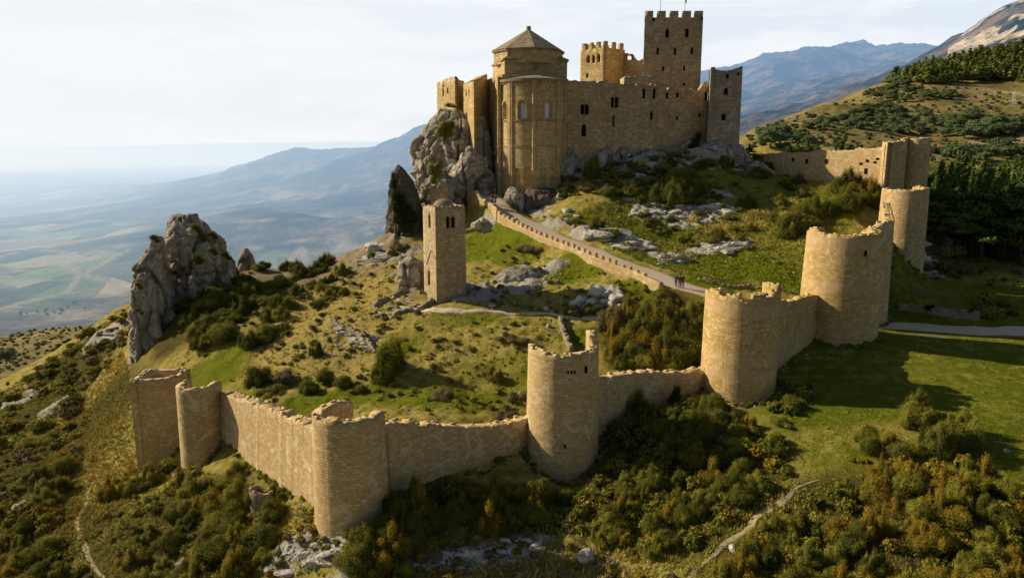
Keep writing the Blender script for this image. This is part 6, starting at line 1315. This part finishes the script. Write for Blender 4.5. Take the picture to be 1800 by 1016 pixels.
for px, py, Y, r, lb in ((343, 400, 117.5, .9, 'dark tuft near the summit of the grey pinnacle'), (352, 415, 117.5, 1.0, 'dark tuft below the summit of the grey pinnacle'), (372, 412, 117.5, .8, 'dark tuft on the upper back of the grey pinnacle'), (345, 455, 116.5, 1.1, 'dark tuft in the hollow face of the grey pinnacle'), (372, 440, 117, .8, 'dark tuft on the sloping back of the grey pinnacle'), (308, 480, 116.8, .7, 'tuft low on the cleft of the grey pinnacle'), (396, 448, 118, .8, 'tuft on the outer back edge of the grey pinnacle'), (270, 418, 112, .7, 'tuft on the top of the ochre half of the pinnacle'), (242, 500, 110.5, .6, 'small tuft on the ochre face of the pinnacle'), (243, 545, 110.5, .5, 'lowest small tuft on the ochre face of the pinnacle')):
    leafmass('bush', [(px, py, Y, r, r * .6, r * .7), (px + 6, py + 6, Y, r * .7, r * .5, r * .6)], 'shrub_green', .09, 80, lb, 'bush')
# ------------------------------------------------------------------ trees
def trunk_mesh(h, r0, lean=.03, limbs=5, seed=1, conifer=False):
    rg = random.Random(seed); bm = bmesh.new()
    def tube(p0, p1, a, b, n=7):
        d = (p1 - p0).normalized(); q = d.to_track_quat('Z', 'Y'); v0 = [bm.verts.new(p0 + q @ Vector((math.cos(k * 6.283 / n) * a, math.sin(k * 6.283 / n) * a, 0))) for k in range(n)]; v1 = [bm.verts.new(p1 + q @ Vector((math.cos(k * 6.283 / n) * b, math.sin(k * 6.283 / n) * b, 0))) for k in range(n)]
        for k in range(n): bm.faces.new((v0[k], v0[(k + 1) % n], v1[(k + 1) % n], v1[k]))
    pts = [Vector((lean * h * math.sin(i * .8), lean * h * math.cos(i * 1.1), h * i / 5)) for i in range(6)]
    for i in range(5): tube(pts[i], pts[i + 1], r0 * (1 - i * .17), r0 * (1 - (i + 1) * .17))
    for k in range(limbs):
        f = rg.uniform(.35, .95); p = pts[0].lerp(pts[-1], f); a = rg.uniform(0, 6.28); l = h * (.28 if not conifer else .2) * (1.2 - f); tube(p, p + Vector((math.cos(a) * l, math.sin(a) * l, l * .5)), r0 * .35, r0 * .1, 5)
    me = bpy.data.meshes.new('trunk'); bm.to_mesh(me); bm.free(); me.materials.append(MAT['bark']); return me
def pine_clumps(rg, broad=.9):
    cl = []
    for i in range(17):
        f = i / 16; z = .26 + .70 * f; rad = (1 - f) ** .75 * .30 * broad + .02; k = 3 if f < .75 else 1
        for j in range(k):
            a = rg.uniform(0, 6.28); r = rad * rg.uniform(.3, 1.05) * (k > 1); cl.append((math.cos(a) * r, math.sin(a) * r, z + rg.uniform(-.02, .02), rg.uniform(.07, .13) * broad * (1.25 - f), rg.uniform(.07, .13) * broad * (1.25 - f), rg.uniform(.035, .065)))
    return cl
PINES = []
for i in range(5):
    me = crown_mesh('crown', pine_clumps(np.random.default_rng(200 + i), [1, 1.15, .9, 1.25, 1.05][i]), .0155, 1500, 60 + i, MAT['pine'], jag=.7, up=.6); PINES.append((trunk_mesh(.9, .022, .012, 8, i, True), me))
def tree(name, pair, loc, s, label, cat, group=None, sx=1):
    root = empty(name, loc, random.uniform(0, 6.28)); tag(root, label, cat, group); root.scale = (s * sx, s * sx, s)
    for nm, me_ in zip(('trunk', 'crown'), pair): o = bpy.data.objects.new(nm, me_); C.objects.link(o); o.parent = root
    return root
random.seed(5)
PG = 'pines in the dark wood beyond the curtain wall'
wood = []
for row, (Y0, ypx, xs) in enumerate(((134, 462, range(1640, 1830, 27)), (141, 452, range(1632, 1840, 24)), (149, 440, range(1630, 1845, 23)), (158, 430, range(1632, 1845, 22)), (170, 420, range(1636, 1850, 21)))):
    for x in xs: wood.append((x + random.uniform(-8, 8), Y0 + random.uniform(-3, 3), row))
for x, Y, row in wood:
    X = (x - 900) / F * Y * 1.02; z_ = float(Hz(X, Y)); topy = 268 + (38 - row * 9) * .6 + random.uniform(-8, 14) + max(0, (1660 - x)) * .25 - max(0, x - 1720) * .0
    h = max(7.5, min(18, P(x, topy, Y).z - z_)); tree('pine_tree', random.choice(PINES), (X, Y, z_ - .2), h, 'dark pine in the ' + ('front' if row < 2 else 'rear') + ' of the wood beyond the slim round tower', 'pine tree', PG, random.uniform(.9, 1.25))
for x, y0, y1, Y, lb, sx in ((1483, 226, 300, 172, 'lone dark conifer rising behind the upper curtain wall', 1.3), (1400, 248, 300, 176, 'low spreading pine behind the start of the upper curtain wall', 2.6), (1418, 245, 300, 174, 'broad low pine behind the upper curtain wall', 2.4), (1436, 251, 300, 172, 'low pine nearest the lone conifer behind the wall', 2.2), (1506, 254, 300, 170, 'rounded small pine behind the upper curtain wall beside the square tower', 2.0), (1467, 256, 300, 168, 'small bushy pine left of the lone conifer', 1.8), (1316, 252, 310, 158, 'dark pine in the gap between grey tower and upper wall', 2.0), (1390, 256, 300, 166, 'dark low pine overlapping the upper wall top', 2.0)):
    X = P(x, 280, Y).x; z1 = P(x, y0, Y).z; z0 = min(float(Hz(X, Y)) - .2, z1 - 4); tree('pine_tree', PINES[1 if sx < 1.5 else 3], (X, Y, z0), z1 - z0, lb, 'pine tree', None, sx * .7)
# holm oaks on the far hillside
OAK = []
for i in range(4):
    rg = np.random.default_rng(300 + i); cl = [(0, 0, .55, .42, .42, .32)] + [(math.cos(a) * r, math.sin(a) * r, rg.uniform(.4, .8), rg.uniform(.15, .26), rg.uniform(.15, .26), rg.uniform(.12, .2)) for a, r in zip(rg.uniform(0, 6.28, 11), rg.uniform(.15, .42, 11))]
    OAK.append((trunk_mesh(.5, .04, .02, 3, i), crown_mesh('crown', cl, .05, 170, 80 + i, MAT['oak'], jag=.5)))
HP = []
for i in range(3): HP.append((trunk_mesh(.9, .02, .01, 2, i), crown_mesh('crown', pine_clumps(np.random.default_rng(400 + i), 1.4), .045, 190, 90 + i, MAT['hillpine'], jag=.7, up=.6)))
def oaks(poly, n, s0, s1, label, group, mind=10):
    pp = scat(poly, n, mind); G_ = ground([p[0] for p in pp], [p[1] for p in pp], 200.)
    for p in G_:
        if 200 < p[1] < 1200: tree('holm_oak', random.choice(OAK), (p[0], p[1], p[2] - .6), random.uniform(s0, s1), label, 'oak tree', group, random.uniform(1., 1.5))
oaks([(1320, 232), (1400, 240), (1440, 256), (1350, 262)], 12, 4.5, 7, 'rounded holm oak on the lower hillside behind the grey corner tower', 'holm oaks on the hillside', 12)
oaks([(1400, 205), (1500, 215), (1560, 205), (1570, 225), (1500, 240), (1420, 235)], 14, 4, 6, 'rounded holm oak on the hillside above the lone conifer', 'holm oaks on the hillside', 12)
oaks([(1490, 195), (1570, 185), (1600, 195), (1560, 210), (1500, 208)], 14, 4, 6, 'holm oak in the belt across the middle hillside', 'holm oaks on the hillside', 11)
oaks([(1540, 215), (1620, 205), (1700, 195), (1740, 205), (1720, 225), (1600, 240), (1550, 235)], 24, 4, 6.5, 'large holm oak in the grove above the curved dirt track', 'holm oaks on the hillside', 12)
oaks([(1655, 235), (1800, 225), (1800, 245), (1660, 250)], 16, 5, 8.5, 'large holm oak just above the curved dirt track', 'holm oaks on the hillside', 13)
oaks([(1525, 165), (1600, 160), (1680, 165), (1670, 180), (1560, 182), (1520, 180)], 20, 5, 6.5, 'holm oak in the upper belt below the pine forest', 'holm oaks on the hillside', 10)
oaks([(1640, 270), (1800, 262), (1800, 280), (1660, 288)], 12, 3.5, 6, 'small holm oak between curved dirt track and pine wood', 'holm oaks on the hillside', 12)
oaks([(1560, 150), (1620, 130), (1640, 140), (1570, 160)], 14, 5, 8, 'holm oak on the skyline of the hillside', 'holm oaks on the hillside', 8)
def hillitems(poly, n, s0, s1, pool, mind=2, ym=200.):
    pp = scat(poly, n, mind); G_ = ground([p[0] for p in pp], [p[1] for p in pp], ym); return [(random.choice(pool)[1], (p[0], p[1], p[2] - .4), (lambda s: s * 1.2)(s_), s_, random.uniform(0, 6)) for p in G_ for s_ in [random.uniform(s0, s1)] if 200 < p[1] < 1300]
LOAK = [(None, crown_mesh('crown_far', [(0, 0, .5, .5, .5, .38), (.3, .1, .5, .3, .3, .3), (-.2, .25, .55, .3, .3, .3)], .12, 34, 95, MAT['oak'], jag=.5))]
LPIN = [(None, crown_mesh('crown_far', [(0, 0, .35, .26, .26, .22), (0.05, 0, .6, .18, .18, .2), (0, 0.03, .82, .09, .09, .17)], .10, 60, 96, MAT['hillpine'], jag=.7))]
merge_copies('forest', hillitems([(1555, 148), (1600, 128), (1640, 112), (1700, 92), (1760, 72), (1830, 62), (1830, 150), (1740, 146), (1660, 150), (1600, 150)], 760, 5, 13, LPIN, 0), 'dense pine forest covering the upper hillside below the far cliffs', 'forest')
merge_copies('hillside_scrub', hillitems([(1310, 235), (1450, 190), (1560, 152), (1700, 155), (1830, 175), (1830, 270), (1640, 285), (1500, 262), (1320, 262)], 520, 1.0, 2.4, LOAK, 0), 'low scrub dotted over the brown hillside', 'scrub')
# trees in the valley fields and on the bench below
vt = scat([(30, 548), (90, 545), (150, 540), (150, 552), (30, 558)], 14, 7); G_ = ground([p[0] for p in vt], [p[1] for p in vt], 200.)
for p in G_: tree('field_tree', random.choice(OAK), (p[0], p[1], p[2] - .3), random.uniform(4.5, 7.5), 'small tree in the row along the pale field far below', 'tree', 'trees along the pale field', 1.2)
p = gp(131, 536, 200.); tree('field_tree', OAK[1], tuple(p), 9, 'larger lone round tree beside the field below the slope', 'tree', None, 1.2)
p = gp(12, 640, 100.); tree('field_tree', OAK[2], tuple(p), 8, 'dark round tree at the edge of the brown field below', 'tree', None, 1.3)
merge_copies('valley_scrub', hillitems([(-20, 690), (100, 610), (215, 545), (215, 560), (100, 640), (-20, 720)], 120, 1.5, 3, LOAK, 0, 100.) + hillitems([(-20, 590), (100, 575), (205, 548), (150, 600), (-20, 670)], 260, .9, 2.0, LOAK, 0, 170.) + hillitems([(430, 470), (600, 462), (660, 440), (620, 470), (470, 490)], 60, 2, 4, LOAK, 0, 150.), 'scrub on the slopes dropping to the valley', 'scrub')
p = gp(1781, 186, 200.); root = empty('pylon', p); tag(root, 'small pale lattice pylon on the hillside meadow', 'pylon')
bm = bmesh.new(); H_ = 7.5
for sx, sy in ((-1, -1), (1, -1), (1, 1), (-1, 1)):
    prev = None
    for k in range(5):
        f = k / 4; c_ = Vector((sx * .9 * (1 - f * .7), sy * .9 * (1 - f * .7), H_ * f))
        if prev is not None:
            d = c_ - prev; q = d.to_track_quat('Z', 'Y').to_matrix().to_4x4(); bmesh.ops.create_cone(bm, segments=5, radius1=.09, radius2=.09, depth=d.length, matrix=Matrix.Translation((c_ + prev) / 2) @ q)
            o2 = Vector((-prev.x if k % 2 else prev.x, prev.y if k % 2 else -prev.y, prev.z)); d = c_ - o2; q = d.to_track_quat('Z', 'Y').to_matrix().to_4x4(); bmesh.ops.create_cone(bm, segments=4, radius1=.05, radius2=.05, depth=d.length, matrix=Matrix.Translation((c_ + o2) / 2) @ q)
        prev = c_
me = bpy.data.meshes.new('frame'); bm.to_mesh(me); bm.free(); link('frame', me, MAT['steel'], root)
# ------------------------------------------------------------------ sign and wall details at the track
p = gp(1636, 556); root = empty('information_board', p, .15); tag(root, 'small dark information board leaning by the low dry-stone wall', 'sign')
bm = bmesh.new(); box(bm, (0, 0, .75), 1.5, .06, .75); o = bm_obj('panel', bm, MAT['dark']); o.parent = root; o.rotation_euler = (-.35, 0, 0)
for s in (-.65, .65):
    bm = bmesh.new(); box(bm, (s, .12, -.3), .09, .09, 1.35); o = bm_obj('post', bm, MAT['wood']); o.parent = root
# ------------------------------------------------------------------ grass
def grass(polys, label):
    Vs = []; T = []; Hh = []
    for poly, n, hmin, hmax in polys:
        xs = np.array([p[0] for p in poly]); ys = np.array([p[1] for p in poly]); G_ = gpoly = [gp(a, b) for a, b in poly]
        gx = [g.x for g in G_]; gy = [g.y for g in G_]; pp = []
        X = RNG.uniform(min(gx), max(gx), n * 3); Y = RNG.uniform(min(gy), max(gy), n * 3); pl = list(zip(gx, gy))
        ins = np.zeros(len(X), bool); j = len(pl) - 1
        for i in range(len(pl)):
            xi, yi = pl[i]; xj, yj = pl[j]; c_ = ((yi > Y) != (yj > Y)) & (X < (xj - xi) * (Y - yi) / (yj - yi + 1e-9) + xi); ins ^= c_; j = i
        X, Y = X[ins][:n], Y[ins][:n]
        keep_ = (grid_lookup(M['rock'], X, Y) < .55)
        for pts_, wd in ((ROAD, 2.6), (GR, 2.2)):
            for q in pts_[::2]: keep_ &= (np.hypot(X - q.x, Y - q.y) > wd)
        X, Y = X[keep_], Y[keep_]; Z = Hz(X, Y); dry = np.clip(grid_lookup(M['dry'], X, Y) * 1.1 + .45 * fbm(X / 7, Y / 7, oct=3) + .28 - .6 * grid_lookup(M['green'], X, Y) - .35 * grid_lookup(M['smooth'], X, Y), 0, 1); m_ = len(X)
        for k in range(5):
            a = RNG.uniform(0, 6.28, m_); h = RNG.uniform(hmin, hmax, m_) * (.7 + .8 * dry) * (1 - .55 * grid_lookup(M['smooth'], X, Y)); wv = h * .16 + .015; ox, oy = RNG.normal(0, .12, m_), RNG.normal(0, .12, m_); ln = RNG.uniform(.1, .5, m_)
            b = np.stack([X + ox - np.cos(a) * wv, Y + oy - np.sin(a) * wv, Z - .03], 1); c_ = np.stack([X + ox + np.cos(a) * wv, Y + oy + np.sin(a) * wv, Z - .03], 1); d = np.stack([X + ox + h * ln * np.sin(a), Y + oy - h * ln * np.cos(a), Z + h], 1)
            Vs.append(np.stack([b, c_, d], 1).reshape(-1, 3)); T.append(np.repeat(RNG.uniform(0, 1, m_), 3)); Hh.append(np.repeat(dry, 3))
    V = np.concatenate(Vs); o = link('grass', mkmesh('grass', V, np.arange(len(V)).reshape(-1, 3), attrs={'tone': np.concatenate(T), 'high': np.concatenate(Hh)}, smooth=False), MAT['grass']); tag(o, label, 'grass', kind='stuff')
grass([([(300, 640), (420, 560), (560, 490), (690, 430), (760, 400), (860, 420), (1000, 470), (1180, 530), (1240, 640), (900, 735), (640, 740), (400, 690)], 52000, .16, .46),
       ([(980, 385), (1120, 330), (1340, 300), (1540, 350), (1480, 420), (1400, 520), (1240, 500), (1080, 440)], 24000, .14, .42),
       ([(-20, 1050), (-20, 700), (200, 560), (230, 660), (240, 820), (440, 850), (560, 900), (700, 900), (1100, 800), (1300, 740), (1440, 700), (1600, 680), (1830, 720), (1830, 1050)], 46000, .10, .27),
       ([(1380, 700), (1560, 600), (1830, 590), (1830, 880), (1500, 800)], 9000, .10, .22), ([(1560, 560), (1640, 480), (1830, 480), (1830, 575)], 5000, .1, .25)], 'short green and dry golden grass covering the slopes')
# ------------------------------------------------------------------ people
def skinmat(n, c, r=.8): m_, t_ = newmat(n); finish(t_, c, r); return m_
SK = skinmat('skin', (.45, .26, .17)); HA = skinmat('hair', (.03, .02, .012))
def chain(name, joints, edges, mat, parent, root=0, sub=1):
    me = bpy.data.meshes.new(name); me.from_pydata([j[:3] for j in joints], edges, []); me.skin_vertices or me.vertices
    o = bpy.data.objects.new(name, me); C.objects.link(o); md = o.modifiers.new('s', 'SKIN'); md.use_smooth_shade = True; sd = o.modifiers.new('d', 'SUBSURF'); sd.levels = sd.render_levels = sub
    if not me.skin_vertices:
        bm = bmesh.new(); bm.from_mesh(me); bm.verts.layers.skin.verify(); bm.to_mesh(me); bm.free()
    for i, j in enumerate(joints):
        sv = me.skin_vertices[0].data[i]; sv.radius = (j[3], j[4] if len(j) > 4 else j[3]); sv.use_root = (i == root)
    bpy.context.view_layer.update(); nm = bpy.data.meshes.new_from_object(o.evaluated_get(bpy.context.evaluated_depsgraph_get())); o.modifiers.clear(); o.data = nm
    nm.materials.clear(); nm.materials.append(mat); o.parent = parent; return o
def person(loc, rz, label, jacket, trousers, hair=HA, stride=.12, arm=.1, s=1.0, group=None, headturn=0, pack=None):
    root = empty('person', loc, rz); root.scale = (s, s, s); tag(root, label, 'person', group)
    J = [(0, 0, .95, .12, .10), (0, 0, 1.10, .115, .09), (0, .01, 1.30, .135, .095), (0, .0, 1.44, .09, .075), (0, -.01, 1.52, .05, .05), (0, -.02, 1.60, .075, .088), (0, -.015, 1.69, .070, .085), (0, -.01, 1.74, .04, .05)]
    E = [(i, i + 1) for i in range(7)]
    def add(j, par): J.append(j); E.append((par, len(J) - 1)); return len(J) - 1
    for sg in (-1, 1):
        st = stride * sg
        h = add((sg * .09, 0, .88, .085), 0); k = add((sg * .10, -st * .5 - .02, .49, .058), h); a_ = add((sg * .10, st * .6, .09, .038), k); t_ = add((sg * .11, st * .6 - .15, .03, .032, .024), a_)
        sh = add((sg * .17, 0, 1.41, .055), 3); el = add((sg * .23, st * .5 + .03, 1.14, .042), sh); wr = add((sg * .22, -arm * 1.0, .92, .026), el); pm = add((sg * .215, -arm - .02, .85, .030, .016), wr)
        for f_, (dx, l_) in enumerate(((-.026, .072), (-.009, .08), (.009, .076), (.025, .062))): kn = add((sg * .215, -arm - .02 + dx, .81, .0095), pm); add((sg * .205, -arm - .025 + dx, .81 - l_ * .8, .0075), kn)
        th = add((sg * .20, -arm - .06, .845, .010), wr); add((sg * .19, -arm - .085, .81, .0085), th)
    add((0, -.105, 1.605, .014), 5)
    for sg in (-1, 1): add((sg * .083, -.01, 1.615, .016, .012), 5)
    chain('body', J, E, SK, root, 0, 1)
    JJ = [(0, 0, .90, .142, .118), (0, 0, 1.10, .132, .108), (0, .01, 1.30, .150, .112), (0, 0, 1.45, .095, .085)]; EE = [(0, 1), (1, 2), (2, 3)]
    for sg in (-1, 1):
        st = stride * sg; n = len(JJ); JJ += [(sg * .17, 0, 1.415, .072), (sg * .235, st * .5 + .03, 1.14, .058), (sg * .222, -arm * .95, .94, .043)]; EE += [(3, n), (n, n + 1), (n + 1, n + 2)]
    chain('jacket', JJ, EE, jacket, root, 0, 1)
    JT = [(0, 0, .95, .128, .108)]; ET = []
    for sg in (-1, 1):
        st = stride * sg; n = len(JT); JT += [(sg * .09, 0, .86, .100), (sg * .10, -st * .5 - .02, .49, .074), (sg * .10, st * .6, .13, .056)]; ET += [(0, n), (n, n + 1), (n + 1, n + 2)]
    chain('trousers', JT, ET, trousers, root, 0, 1)
    for sg in (-1, 1): st = stride * sg; chain('shoe', [(sg * .10, st * .6 + .04, .05, .045), (sg * .11, st * .6 - .06, .045, .042), (sg * .112, st * .6 - .15, .035, .032)], [(0, 1), (1, 2)], HA, root)
    chain('hair', [(0, .03, 1.60, .075, .07), (0, .012, 1.70, .085, .092), (0, -.01, 1.77, .055, .06)], [(0, 1), (1, 2)], hair, root)
    if pack: chain('backpack', [(0, .16, 1.08, .11, .08), (0, .17, 1.24, .12, .085), (0, .155, 1.38, .09, .06)], [(0, 1), (1, 2)], pack, root)
    return root
JB = skinmat('blue_jacket', (.015, .19, .42)); JK = skinmat('black_jacket', (.02, .02, .028)); JR = skinmat('dark_red_jacket', (.16, .03, .04)); TR_ = skinmat('dark_trousers', (.02, .022, .035)); TJ = skinmat('denim_trousers', (.035, .05, .09)); JN = skinmat('navy_jacket', (.03, .035, .07))
def onroad(px, py): p = gp(px, py); p.z = float(Hz(p.x, p.y)) + .07; return p
person(onroad(1188, 506), 2.9, 'person in a bright blue jacket walking up the road, nearest the parapet end', JB, TJ)
person(onroad(1194.5, 508), 3.1, 'person in dark clothes between the blue and the dark red jackets', JK, TR_, stride=.08, arm=.05, s=1.02, pack=JN)
person(onroad(1200, 507.5), 3.3, 'person in a dark red jacket on the uphill side of the small group', JR, TR_, stride=.1, s=1.04)
person(P(866, 357, 139.2).xy.to_3d() + Vector((0, 0, float(Hz(P(866, 357, 139.2).x, 139.2)) + .08)), .2, 'person in a navy jacket standing on the road before the church door', JN, TR_, stride=.03)
person(P(871, 357, 138.9).xy.to_3d() + Vector((0, 0, float(Hz(P(871, 357, 138.9).x, 138.9)) + .08)), -.5, 'person in black facing the one in navy before the church door', JK, TR_, stride=.03)
person(P(871, 347, 143).xy.to_3d() + Vector((0, 0, float(Hz(P(871, 347, 143).x, 143)) + .08)), .0, 'person in dark clothing just at the church doorway', JK, TJ, stride=.04)
for m_ in [x for x in bpy.data.meshes if x.users == 0]: bpy.data.meshes.remove(m_)
